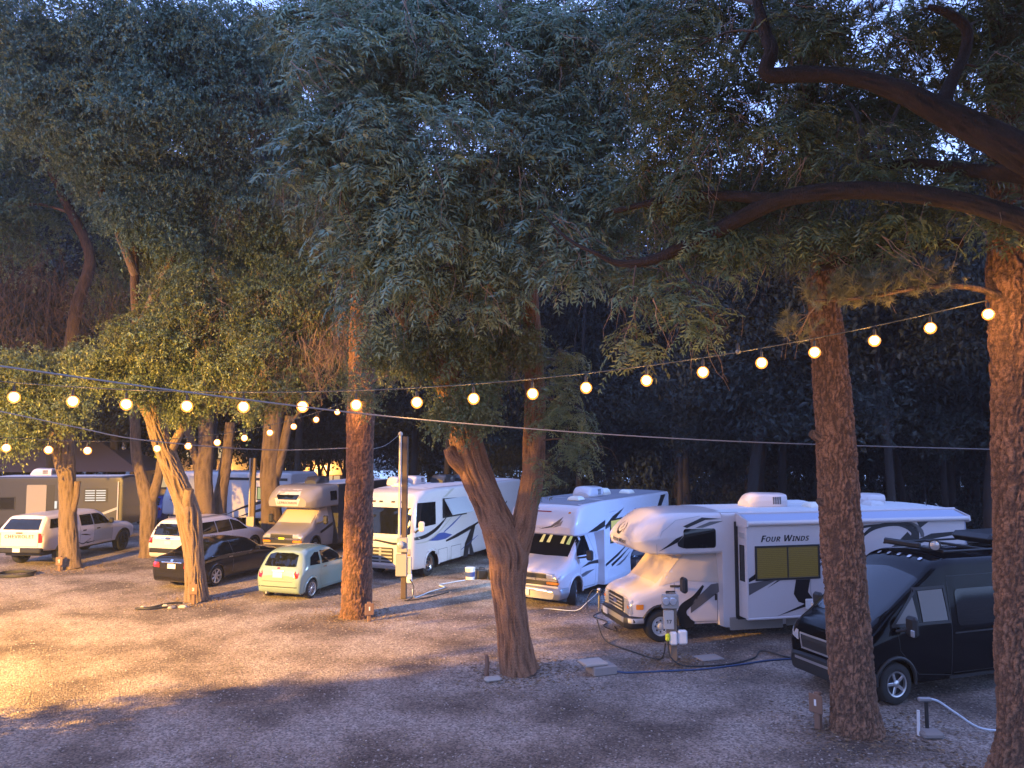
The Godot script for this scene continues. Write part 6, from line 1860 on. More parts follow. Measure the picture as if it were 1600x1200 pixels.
func pickup() -> void:
	var t := thing("pickup_truck", "white pickup truck with a windowed camper shell and black side graphics, rear towards the yard", "pickup truck", Vector3(-18.47, 0, -30.58), deg_to_rad(84.0))
	var b := Body.new()
	b.crown = 0.03
	b.s = [[-1.24, 0.72, 1.1, 1.34, 0.9, 0.94, 0.9, 0.05], [-1.18, 0.66, 1.1, 1.42, 0.93, 0.98, 0.88, 0.06], [-0.95, 0.62, 1.1, 1.72, 0.94, 1.0, 0.80, 0.10], [-0.75, 0.6, 1.12, 1.90, 0.94, 1.0, 0.76, 0.12], [0.4, 0.55, 1.15, 1.93, 0.94, 1.0, 0.76, 0.12], [1.0, 0.5, 1.15, 1.93, 0.94, 1.0, 0.72, 0.14], [2.1, 0.5, 1.15, 1.92, 0.94, 1.0, 0.72, 0.14], [2.45, 0.5, 1.15, 1.82, 0.94, 1.0, 0.74, 0.12], [3.05, 0.5, 1.15, 1.36, 0.94, 1.0, 0.82, 0.1], [3.3, 0.5, 1.12, 1.3, 0.94, 1.0, 0.86, 0.1], [4.2, 0.52, 1.05, 1.22, 0.94, 1.0, 0.86, 0.1], [4.5, 0.55, 0.95, 1.12, 0.9, 0.96, 0.84, 0.1], [4.62, 0.6, 0.85, 1.0, 0.84, 0.88, 0.8, 0.06]]
	b.arches = [[0.0, 0.46, 0.5], [3.75, 0.46, 0.5]]
	add("truck_body", b.mesh(0.06), M.white_paint, t)
	arch(t, b, b.arches[0], M.plastic_black)
	arch(t, b, b.arches[1], M.plastic_black)
	skin("shell_rear_window", t, b, pg([-0.74, 1.42, 0.74, 1.42, 0.64, 1.80, -0.64, 1.80]), "end", -1.0, 0.014, M.glass_dark, 0.1)
	windows_both(t, b, [-0.85, 1.44, 0.72, 1.44, 0.72, 1.78, -0.68, 1.78], M.glass_dark, "shell_window")
	windows_both(t, b, [0.95, 1.36, 1.7, 1.34, 1.7, 1.78, 1.0, 1.78], M.glass_dark, "rear_door_window")
	windows_both(t, b, [1.76, 1.34, 2.9, 1.3, 2.6, 1.56, 2.2, 1.76, 1.76, 1.78], M.glass_dark, "front_door_window")
	skin("windshield", t, b, pg([2.3, -0.66, 3.0, -0.78, 3.0, 0.78, 2.3, 0.66]), "top", 1.0, 0.012, M.glass_dark)
	for s in [-1.0, 1.0]:
		for x in [0.86, 1.73, 2.95]:
			line_on("door_seam", t, b, [x, 1.33, x, 0.56], "side", s, 0.012, M.seam)
		skin("door_handle", t, b, rpoly(0.98, 1.14, 1.2, 1.19, 0.015), "side", s, 0.02, M.plastic_black)
		skin("door_handle", t, b, rpoly(1.86, 1.14, 2.08, 1.19, 0.015), "side", s, 0.02, M.plastic_black)
		skin("stripe", t, b, swoosh([0.8, 0.72, 1.1, 0.62, 1.5, 0.78, 1.3, 0.64, 1.8, 0.66], [0.02, 0.05, 0.05, 0.05, 0.02]), "side", s, 0.008, M.decal_black)
		skin("stripe", t, b, swoosh([0.9, 1.02, 1.2, 0.98, 1.5, 0.92], [0.02, 0.05, 0.01]), "side", s, 0.008, M.decal_black)
		skin("grey_door_panel", t, b, pg([1.74, 0.62, 2.94, 0.62, 2.94, 1.3, 1.74, 1.32]), "side", s, 0.005, M.decal_light)
		for x in [0.0, 3.75]:
			wheel(t, Vector3(x, 0.42, s * 0.98), s, 0.42, 0.27, 0.25, 6, M.black_trim)
	tail_pair(t, b, [0.78, 0.94, 0.94, 0.94, 0.94, 1.3, 0.78, 1.3], M.lamp_red)
	lettering(t, "CHEVROLET", Vector3(-1.25, 1.17, 0.0), 1.2, REAR_FACE, M.decal_grey, 0.0, true, 0.8)
	line_on("tailgate_seam", t, b, [-0.76, 1.33, -0.76, 0.8, 0.76, 0.8, 0.76, 1.33], "end", -1.0, 0.012, M.seam)
	skin("tailgate_handle", t, b, rpoly(-0.14, 1.28, 0.14, 1.33, 0.015), "end", -1.0, 0.012, M.plastic_black)
	add("rear_bumper", mb_box(Vector3(-1.26, 0.66, 0), Vector3(0.22, 0.2, 1.9), 0.04), M.black_trim, t)
	add("licence_plate", mb_box(Vector3(-1.375, 0.68, 0), Vector3(0.012, 0.15, 0.3), 0.004), M.plate_white, t)
	add("sticker", mb_box(Vector3(-1.07, 1.5, 0.5), Vector3(0.012, 0.08, 0.08)), M.plate_white, t)
	mirror(t, Vector3(2.62, 1.42, 1.14), Vector3(0.12, 0.22, 0.2), Vector3(2.7, 1.34, 0.98), M.black_trim)
	add("underbody", mb_box(Vector3(1.7, 0.5, 0), Vector3(5.4, 0.16, 1.5), 0.03), M.plastic_black, t)

func suv() -> void:
	var t := thing("sport_utility", "white sport utility with dark rear glass, half hidden behind the bright leaning elm", "SUV", Vector3(-12.75, 0, -30.6), deg_to_rad(72.0))
	var b := Body.new()
	b.crown = 0.03
	b.s = [[-1.08, 0.5, 0.8, 1.04, 0.84, 0.9, 0.84, 0.06], [-1.02, 0.38, 0.95, 1.2, 0.9, 0.96, 0.82, 0.08], [-0.9, 0.32, 1.05, 1.48, 0.92, 0.98, 0.76, 0.1], [-0.72, 0.3, 1.08, 1.70, 0.92, 0.99, 0.70, 0.12], [-0.3, 0.28, 1.1, 1.77, 0.92, 0.99, 0.69, 0.12], [1.2, 0.28, 1.1, 1.77, 0.92, 0.99, 0.69, 0.12], [1.9, 0.28, 1.1, 1.62, 0.92, 0.99, 0.72, 0.12], [2.5, 0.28, 1.08, 1.26, 0.92, 0.99, 0.82, 0.1], [2.75, 0.28, 1.02, 1.17, 0.92, 0.99, 0.84, 0.1], [3.5, 0.3, 0.9, 1.04, 0.9, 0.96, 0.8, 0.1], [3.8, 0.36, 0.7, 0.86, 0.8, 0.85, 0.7, 0.08]]
	b.arches = [[0.0, 0.37, 0.42], [2.86, 0.37, 0.42]]
	add("car_body", b.mesh(0.07), M.white_paint, t)
	arch(t, b, b.arches[0], M.plastic_black)
	arch(t, b, b.arches[1], M.plastic_black)
	skin("rear_window", t, b, pg([-0.8, 1.18, 0.8, 1.18, 0.70, 1.60, -0.70, 1.60]), "end", -1.0, 0.012, M.glass_dark, 0.1)
	windows_both(t, b, [-0.6, 1.18, 0.5, 1.16, 0.5, 1.6, -0.45, 1.6], M.glass_dark, "rear_side_window")
	windows_both(t, b, [0.55, 1.16, 1.4, 1.16, 1.4, 1.6, 0.55, 1.6], M.glass_dark, "rear_door_window")
	windows_both(t, b, [1.45, 1.16, 2.4, 1.14, 2.0, 1.46, 1.6, 1.58, 1.45, 1.6], M.glass_dark, "front_door_window")
	skin("windshield", t, b, pg([1.75, -0.62, 2.5, -0.78, 2.5, 0.78, 1.75, 0.62]), "top", 1.0, 0.012, M.glass_dark)
	skin("trim_bar", t, b, rpoly(-0.6, 1.05, 0.6, 1.1, 0.02), "end", -1.0, 0.016, M.chrome)
	skin("badge", t, b, rpoly(-0.1, 1.03, 0.1, 1.12, 0.04), "end", -1.0, 0.03, M.decal_blue, 0.05)
	skin("licence_plate", t, b, rpoly(-0.16, 0.84, 0.16, 0.99, 0.01), "end", -1.0, 0.016, M.plate_white)
	tail_pair(t, b, [0.72, 0.88, 0.92, 0.9, 0.94, 1.12, 0.72, 1.1], M.lamp_red)
	skin("bumper_trim", t, b, pg([-0.86, 0.52, 0.86, 0.52, 0.86, 0.7, -0.86, 0.7]), "end", -1.0, 0.012, M.plastic_black)
	for s in [-1.0, 1.0]:
		for x in [0.52, 1.42]:
			line_on("door_seam", t, b, [x, 1.62, x, 0.4], "side", s, 0.012, M.seam)
		skin("door_handle", t, b, rpoly(0.65, 1.0, 0.85, 1.04, 0.012), "side", s, 0.02, M.chrome)
		for x in [0.0, 2.86]:
			wheel(t, Vector3(x, 0.37, s * 0.975), s, 0.37, 0.22, 0.24, 5, M.alloy)
		add("roof_rail", mb_tube([Vector3(-0.4, 1.80, s * 0.62), Vector3(1.5, 1.80, s * 0.62)], [0.02], 6), M.grey_metal, t)
	add("underbody", mb_box(Vector3(1.3, 0.32, 0), Vector3(3.6, 0.12, 1.5), 0.03), M.plastic_black, t)

func trailers() -> void:
	# dark trailer behind the pickup: its side faces the yard
	var t := thing("travel_trailer", "dark grey travel trailer with a pale lit door, behind the white pickup truck", "trailer", Vector3(-22.4, 0, -38.2), deg_to_rad(185.0))
	var b := Body.new()
	b.s = [[-3.55, 0.75, 1.8, 3.0, 1.16, 1.16, 1.16, 0.08], [-3.45, 0.7, 1.8, 3.08, 1.2, 1.2, 1.2, 0.08], [2.4, 0.7, 1.8, 3.08, 1.2, 1.2, 1.2, 0.08], [3.4, 0.7, 1.7, 2.75, 1.2, 1.2, 1.14, 0.12], [4.3, 0.75, 1.5, 2.1, 1.15, 1.15, 1.05, 0.12], [4.75, 0.85, 1.3, 1.65, 1.05, 1.05, 0.95, 0.1]]
	add("trailer_body", b.mesh(0.3), M.dark_gel, t)
	skin("roof", t, b, pg([-3.4, -1.12, 2.3, -1.12, 2.3, 1.12, -3.4, 1.12]), "top", 1.0, 0.006, M.roof_white, 0.6)
	skin("front_cap", t, b, pg([2.5, -1.0, 4.2, -0.9, 4.2, 0.9, 2.5, 1.0]), "top", 1.0, 0.008, M.white_gel, 0.3)
	flat("grey_band", t, pg([-3.4, 1.0, 2.3, 1.0, 2.3, 2.8, -3.4, 2.8]), -1.2, -1.0, M.grey_gel, 0.005)
	flat("door", t, rpoly(-0.05, 0.95, 0.85, 2.7, 0.05), -1.2, -1.0, M.tan_gel, 0.03)
	flat("doorway_shade", t, pg([-0.42, 0.95, -0.08, 0.95, -0.08, 2.7, -0.42, 2.7]), -1.2, -1.0, M.plastic_black, 0.012)  # black sheet on the wall; darkness of the opening is its colour
	add("door_light", mb_box(Vector3(-0.5, 1.75, -1.23), Vector3(0.1, 0.35, 0.05), 0.01), M.window_white, t)
	rv_window(t, 1.35, 1.5, 2.1, 2.15, -1.2, -1.0, M.glass_dark, false)
	var w := part("window", t)
	add("frame", mb_box(Vector3(-2.3, 2.18, -1.21), Vector3(1.1, 0.66, 0.02), 0.006), M.plastic_black, w)
	for k in 5:
		for q in 2:
			add("lit_slat", mb_box(Vector3(-2.3 + (q - 0.5) * 0.5, 1.95 + k * 0.115, -1.226), Vector3(0.44, 0.05, 0.014), 0.004), M.window_white, w)
	flat("stripe", t, pg([-2.0, 1.0, -3.3, 1.5, -3.3, 1.62, -2.2, 1.2]), -1.206, -1.0, M.decal_light)
	flat("stripe", t, pg([4.2, 1.4, 2.6, 2.4, 2.6, 2.1, 3.9, 1.2]), -1.206, -1.0, M.decal_grey)
	roof_unit(t, Vector3(0.7, 3.1, 0), Vector3(1.0, 0.34, 0.7), M.white_gel)
	for x in [-0.6, 0.35]:
		for s in [-1.0, 1.0]:
			wheel(t, Vector3(x - 0.3, 0.36, s * 1.1), s, 0.36, 0.22, 0.2, 0, M.steel_white)
	add("coupling", mb_box(Vector3(5.2, 0.6, 0), Vector3(1.2, 0.1, 0.12), 0.02), M.black_trim, t)
	add("awning_arm", mb_tube([Vector3(-3.35, 1.0, -1.24), Vector3(-3.35, 2.85, -1.24)], [0.03], 6), M.white_gel, t)
	# rounded white trailer
	t = thing("travel_trailer", "white travel trailer with a rounded nose and dark front window, behind the forked trunks", "trailer", Vector3(-18.2, 0, -43.8), deg_to_rad(160.0))
	b = Body.new()
	b.s = [[-7.6, 0.8, 1.9, 3.05, 1.16, 1.16, 1.14, 0.1], [-7.5, 0.75, 1.9, 3.15, 1.2, 1.2, 1.18, 0.1], [-0.6, 0.75, 1.9, 3.15, 1.2, 1.2, 1.16, 0.14], [0.1, 0.75, 1.8, 3.0, 1.2, 1.2, 1.1, 0.2], [0.6, 0.75, 1.7, 2.6, 1.17, 1.18, 1.0, 0.24], [0.9, 0.8, 1.5, 2.1, 1.1, 1.1, 0.9, 0.2], [1.05, 0.9, 1.3, 1.6, 0.95, 0.95, 0.8, 0.12]]
	add("trailer_body", b.mesh(0.2), M.white_gel, t)
	skin("nose_window", t, b, pg([-0.8, 1.9, 0.8, 1.9, 0.7, 2.7, -0.7, 2.7]), "end", 1.0, 0.012, M.glass_dark)
	skin("side_window", t, b, rpoly(-0.55, 1.75, 0.25, 2.6, 0.08), "side", -1.0, 0.012, M.glass_dark)
	flat("blue_panel", t, pg([-1.6, 0.8, -1.1, 0.8, -1.0, 2.9, -1.9, 2.9]), -1.2, -1.0, M.decal_light)
	rv_window(t, -6.5, 1.7, -5.5, 2.4, -1.2, -1.0, M.window_pale)
	flat("stripe", t, swoosh([0.3, 1.6, -0.6, 1.3, -1.6, 1.4], [0.02, 0.08, 0.02]), -1.2, -1.0, M.decal_black, 0.03)
	for q in [[-3.6, 0.9, -5.0, 1.4, -7.2, 1.9], [-4.4, 0.8, -5.8, 1.2, -7.3, 1.5]]:
		flat("stripe", t, swoosh(q, [0.02, 0.16, 0.1]), -1.2, -1.0, M.decal_black)
	flat("band", t, pg([-3.0, 2.72, -7.4, 2.72, -7.4, 2.86, -3.0, 2.86]), -1.2, -1.0, M.decal_black)
	for x in [-3.2, -4.1]:
		wheel(t, Vector3(x, 0.36, -1.1), -1.0, 0.36, 0.22, 0.2, 0, M.steel_white)
		wheel(t, Vector3(x, 0.36, 1.1), 1.0, 0.36, 0.22, 0.2, 0, M.steel_white)
	# small dark blue car glimpsed between the trailers
	t = thing("car", "dark blue car glimpsed between the grey trailer and the white trailer", "car", Vector3(-21.0, 0, -45.5), deg_to_rad(95.0))
	b = Body.new()
	b.s = [[-1.0, 0.4, 0.8, 1.0, 0.7, 0.8, 0.7, 0.08], [-0.8, 0.25, 0.95, 1.2, 0.84, 0.9, 0.74, 0.1], [-0.2, 0.22, 1.0, 1.6, 0.86, 0.92, 0.64, 0.12], [1.4, 0.22, 1.0, 1.62, 0.86, 0.92, 0.64, 0.12], [2.3, 0.22, 0.98, 1.12, 0.86, 0.92, 0.76, 0.1], [3.4, 0.3, 0.8, 0.95, 0.8, 0.86, 0.7, 0.1], [3.6, 0.4, 0.65, 0.8, 0.65, 0.7, 0.6, 0.06]]
	b.arches = [[0.0, 0.34, 0.4], [2.7, 0.34, 0.4]]
	add("car_body", b.mesh(0.12), M.blue_paint, t)
	windows_both(t, b, [-0.3, 1.08, 2.0, 1.06, 1.5, 1.48, 0.0, 1.5], M.glass_dark)
	skin("rear_window", t, b, pg([-0.6, 1.12, 0.6, 1.12, 0.5, 1.5, -0.5, 1.5]), "end", -1.0, 0.012, M.glass_dark)
	tail_pair(t, b, [0.6, 0.85, 0.76, 0.85, 0.78, 1.0, 0.6, 1.0], M.lamp_red)
	for s in [-1.0, 1.0]:
		for x in [0.0, 2.7]:
			wheel(t, Vector3(x, 0.34, s * 0.9), s, 0.34, 0.2, 0.23, 5, M.alloy)
	# dark pickup roof behind the lit-window motorhome
	t = thing("sport_utility", "dark sport utility whose roof shows between two white cab-over motorhomes", "SUV", Vector3(7.1, 0, -27.6), deg_to_rad(200.0))
	b = Body.new()
	b.s = [[-1.0, 0.5, 1.0, 1.5, 0.8, 0.9, 0.8, 0.08], [-0.8, 0.4, 1.2, 2.0, 0.94, 1.0, 0.74, 0.12], [0.0, 0.4, 1.2, 2.08, 0.94, 1.0, 0.72, 0.14], [1.6, 0.4, 1.2, 2.05, 0.94, 1.0, 0.72, 0.14], [2.5, 0.4, 1.15, 1.4, 0.94, 1.0, 0.84, 0.1], [3.7, 0.45, 1.0, 1.15, 0.88, 0.94, 0.8, 0.1], [3.9, 0.55, 0.85, 0.95, 0.75, 0.8, 0.7, 0.06]]
	b.arches = [[0.0, 0.4, 0.45], [3.0, 0.4, 0.45]]
	add("car_body", b.mesh(0.12), M.black_paint, t)
	windows_both(t, b, [-0.6, 1.3, 2.2, 1.28, 1.7, 1.82, -0.4, 1.84], M.glass_dark)
	skin("windshield", t, b, pg([1.75, -0.6, 2.45, -0.75, 2.45, 0.75, 1.75, 0.6]), "top", 1.0, 0.012, M.glass_dark)
	for s in [-1.0, 1.0]:
		for x in [0.0, 3.0]:
			wheel(t, Vector3(x, 0.4, s * 0.98), s, 0.4, 0.24, 0.24, 5, M.alloy)

# ------------------------------------------------------------------ setting

func setting() -> void:
	var g := MB.new()
	g.quad(Vector3(-300, 0, 60), Vector3(300, 0, 60), Vector3(300, 0, -52), Vector3(-300, 0, -52), UP)
	structure("gravel_ground", g, M.gravel_ground)
	var f := MB.new()
	f.quad(Vector3(-300, 0, -52), Vector3(300, 0, -52), Vector3(300, 0, -400), Vector3(-300, 0, -400), UP)
	structure("forest_ground", f, M.forest_floor)
	var rv := MB.new()
	var near := []
	for k in 41:
		near.append(Vector3(-30 + k * 6.0, 0.012, -88.0 + 5.0 * sin(k * 0.6)))
	for k in 40:
		rv.quad(near[k], near[k + 1], near[k + 1] + Vector3(0, 0, -46), near[k] + Vector3(0, 0, -46), UP)
	structure("river", rv, M.water)
	# loose stones and fallen leaves on the gravel
	var st := MB.new()
	var rows := []
	for k in 4:
		var row := PackedVector3Array()
		for q in 5:
			var an := TAU * q / 5.0 + k * 0.4
			var r: float = [0.6, 1.0, 0.75, 0.15][k]
			row.append(Vector3(cos(an) * r, [0.0, 0.25, 0.6, 0.75][k], sin(an) * r * 0.8))
		rows.append(row)
	st.grid(rows, true)
	st.fan(rows[3], UP)
	var at := []
	var tint := []
	for k in 26000:
		var d := 8.5 + 24.0 * pow(rng.randf(), 1.6)
		var x := rnd(-0.72, 0.72) * d
		var s := rnd(0.008, 0.022) * (1.0 + d * 0.015)
		at.append(Transform3D(Basis(UP, rnd(0, TAU)).scaled(Vector3(s, s * 0.8, s)), Vector3(x, -0.002, -d)))
		var c := Color(0.20, 0.165, 0.14).lerp(Color(0.40, 0.35, 0.31), pow(rng.randf(), 1.8)) * rnd(0.6, 1.15)
		c.a = 1.0
		tint.append(c)
	var peb := multi("gravel", self, st.done(), M.pebble, at, tint)
	peb.set_meta("label", "loose pale stones strewn over the gravel yard")
	var lf := MB.new()
	leaf_blade(lf, Vector3(-0.5, 0, 0), Vector3(1, 0, 0), Vector3(0, 0, 1), 1.0, 0.5, 0.1)
	at = []
	tint = []
	for k in 5000:
		var d := 9.0 + 20.0 * rng.randf()
		var x := rnd(-0.7, 0.7) * d
		if N.soft.get_noise_2d(x * 0.25, d * 0.25) < -0.05:
			continue
		at.append(Transform3D(Basis(UP, rnd(0, TAU)).rotated(Vector3.RIGHT, rnd(-0.3, 0.3)).scaled(Vector3.ONE * rnd(0.03, 0.06)), Vector3(x, 0.012, -d)))
		var c := Color(0.16, 0.11, 0.06).lerp(Color(0.3, 0.24, 0.12), rng.randf())
		c.a = 1.0
		tint.append(c)
	var lv := multi("leaves", self, lf.done(), M.pebble, at, tint)
	lv.set_meta("label", "small fallen dry leaves scattered on the gravel")
	# needles, bark crumbs and leaves gathered round the feet of the trees
	at = []
	tint = []
	for base in [[5.64, -12.94, 1.5], [6.69, -10.62, 1.5], [0.16, -16.21, 1.5], [-4.23, -21.29, 1.6], [-9.43, -23.42, 1.5], [-16.59, -29.3, 1.6], [3.4, -17.0, 0.8]]:
		for k in 900:
			var an := rnd(0, TAU)
			var r: float = base[2] * (0.25 + absf(rng.randfn(0.0, 0.5)))
			var s := rnd(0.03, 0.11)
			at.append(Transform3D(Basis(UP, rnd(0, TAU)).rotated(Vector3.RIGHT, rnd(-0.2, 0.2)).scaled(Vector3(s, s, s * rnd(0.2, 0.9))), Vector3(base[0] + cos(an) * r, 0.014, base[1] + sin(an) * r)))
			var c := Color(0.10, 0.06, 0.04).lerp(Color(0.24, 0.17, 0.10), rng.randf())
			c.a = 1.0
			tint.append(c)
	var lt := multi("litter", self, lf.done(), M.pebble, at, tint)
	lt.set_meta("label", "brown needles and bark crumbs gathered round the tree feet")
	buildings()

func buildings() -> void:
	var t := thing("picnic_shelter", "low shelter with a dark shingled hip roof behind the grey trailer", "shelter", Vector3(-29.5, 0, -49.0), 0.12)
	var r := MB.new()
	var e := [Vector3(-7, 3.0, 4), Vector3(7, 3.0, 4), Vector3(7, 3.0, -4), Vector3(-7, 3.0, -4)]
	var a := Vector3(-3, 4.9, 0)
	var b := Vector3(3, 4.9, 0)
	r.quad(e[0], e[1], b, a, Vector3(0, 1, 1))
	r.quad(e[2], e[3], a, b, Vector3(0, 1, -1))
	r.tri(e[1], e[2], b, Vector3(1, 1, 0))
	r.tri(e[3], e[0], a, Vector3(-1, 1, 0))
	r.quad(e[0], e[1], e[2], e[3], Vector3.DOWN)
	add("roof", r, M.roof_shingle, t)
	for k in 4:
		for z in [3.6, -3.6]:
			add("post", mb_box(Vector3(-6.4 + k * 4.27, 1.5, z), Vector3(0.18, 3.0, 0.18), 0.02), M.pole_wood, t)
	t = thing("lodge", "pale lodge with lit windows seen far off between the left trunks", "building", Vector3(-24.0, 0, -70.0), 0.1)
	lodge(t, 16.0, 5.4, M.wall_cream, 6)
	t = thing("cabin", "bright lit cabin glimpsed through the trunks left of the orange-lit pine", "building", Vector3(-17.2, 0, -66.0), -0.1)
	lodge(t, 7.6, 3.5, M.wall_cream, 4)
	for c in [[-15.6, -62.8], [-18.6, -63.1], [-25.5, -66.0]]:
		lamp_post(Vector3(c[0], 0, c[1]), "wooden lamp post in front of the far cabin" if c[1] > -63.0 else "wooden lamp post at the left end of the far cabin" if c[1] > -64 else "wooden lamp post in front of the far lodge", 2.9, 26.0)

func lodge(t: Node3D, w: float, h: float, m: Material, n: int) -> void:
	add("wall", mb_box(Vector3(0, h * 0.5, 0), Vector3(w, h, 5.0), 0.0), m, t)
	var r := MB.new()
	var p := pg([-3.2, h - 0.1, 0.0, h + 2.2, 3.2, h - 0.1])
	r.xf = Transform3D(Basis(UP, PI * 0.5), Vector3.ZERO)
	r.prism(p, -w * 0.5 - 0.4, w * 0.5 + 0.4)
	add("roof", r, M.roof_shingle, t)
	for k in n:
		var x := -w * 0.5 + w * (k + 0.5) / n
		for y in ([1.5] if h < 4.5 else [1.4, 3.9]):
			var wn := part("window", t)
			var g := MB.new()
			g.box(Vector3(x, y, 2.53), Vector3(1.3, 1.2, 0.06), 0.02)
			g.box(Vector3(x, y, 2.57), Vector3(0.06, 1.1, 0.04))
			add("frame", g, M.pole_wood, wn)
			add("pane", mb_box(Vector3(x - 0.31, y, 2.565), Vector3(0.5, 1.04, 0.01)), M.window_yellow if (k + int(y)) % 3 == 0 else M.window_cabin, wn)
			add("pane", mb_box(Vector3(x + 0.31, y, 2.565), Vector3(0.5, 1.04, 0.01)), M.window_yellow if (k + int(y)) % 3 == 0 else M.window_cabin, wn)

func lamp_post(at: Vector3, label: String, h: float, e: float) -> void:
	var t := thing("lamp_post", label, "lamp post", at)
	add("post", mb_box(Vector3(0, h * 0.5, 0), Vector3(0.12, h, 0.12), 0.02), M.pole_wood, t)
	var hood := MB.new()
	hood.lathe([[0.05, 0.16], [0.22, 0.02], [0.21, 0.0], [0.04, 0.13]], 18)
	var o := add("hood", hood, M.plastic_black, t)
	o.position = Vector3(0, h + 0.02, 0.25)
	add("arm", mb_tube([Vector3(0, h - 0.1, 0), Vector3(0, h + 0.2, 0.12), Vector3(0, h + 0.2, 0.25)], [0.025], 6), M.plastic_black, t)
	lamp_bulb(t, Vector3(0, h + 0.02, 0.25), 0.09, Color(1.0, 0.72, 0.38), e, M.yard_glow)

func lamp_bulb(t: Node3D, at: Vector3, r: float, c: Color, e: float, m: Material) -> void:
	var p := part("lamp_bulb", t, at)
	var s := SphereMesh.new()
	s.radius = r
	s.height = r * 2.0
	s.radial_segments = 16
	s.rings = 8
	add("bulb_glass", s, m, p)
	var l := OmniLight3D.new()
	l.name = "bulb_light"
	l.light_color = c
	l.light_energy = e
	l.light_size = r * 0.8
	l.omni_range = 60.0
	l.omni_attenuation = 2.0
	l.shadow_enabled = true
	p.add_child(l)

# ------------------------------------------------------------------ posts, hoses, boxes

func hose(called: String, label: String, cat: String, pts: Array, r: float, m: Material) -> void:
	var o := add(called, mb_tube(smooth_path(pts, 0.12), [r], 7), m)
	tag(o, label, cat)

func number_post(at: Vector3, turn: float, label: String, num: String, h := 0.62) -> void:
	var t := thing("number_post", label, "post", at, turn)
	add("post", mb_box(Vector3(0, h * 0.5, 0), Vector3(0.1, h, 0.1), 0.015), M.sign_brown, t)
	add("board", mb_box(Vector3(0, h - 0.18, 0.065), Vector3(0.24, 0.3, 0.03), 0.01), M.sign_brown, t)
	if num == "":
		add("tag", mb_box(Vector3(0, h - 0.16, 0.083), Vector3(0.035, 0.10, 0.006)), M.plate_white, t)
	if num:
		lettering(t, num, Vector3(0, h - 0.18, 0.082), 0.06, Basis(), M.plate_white)

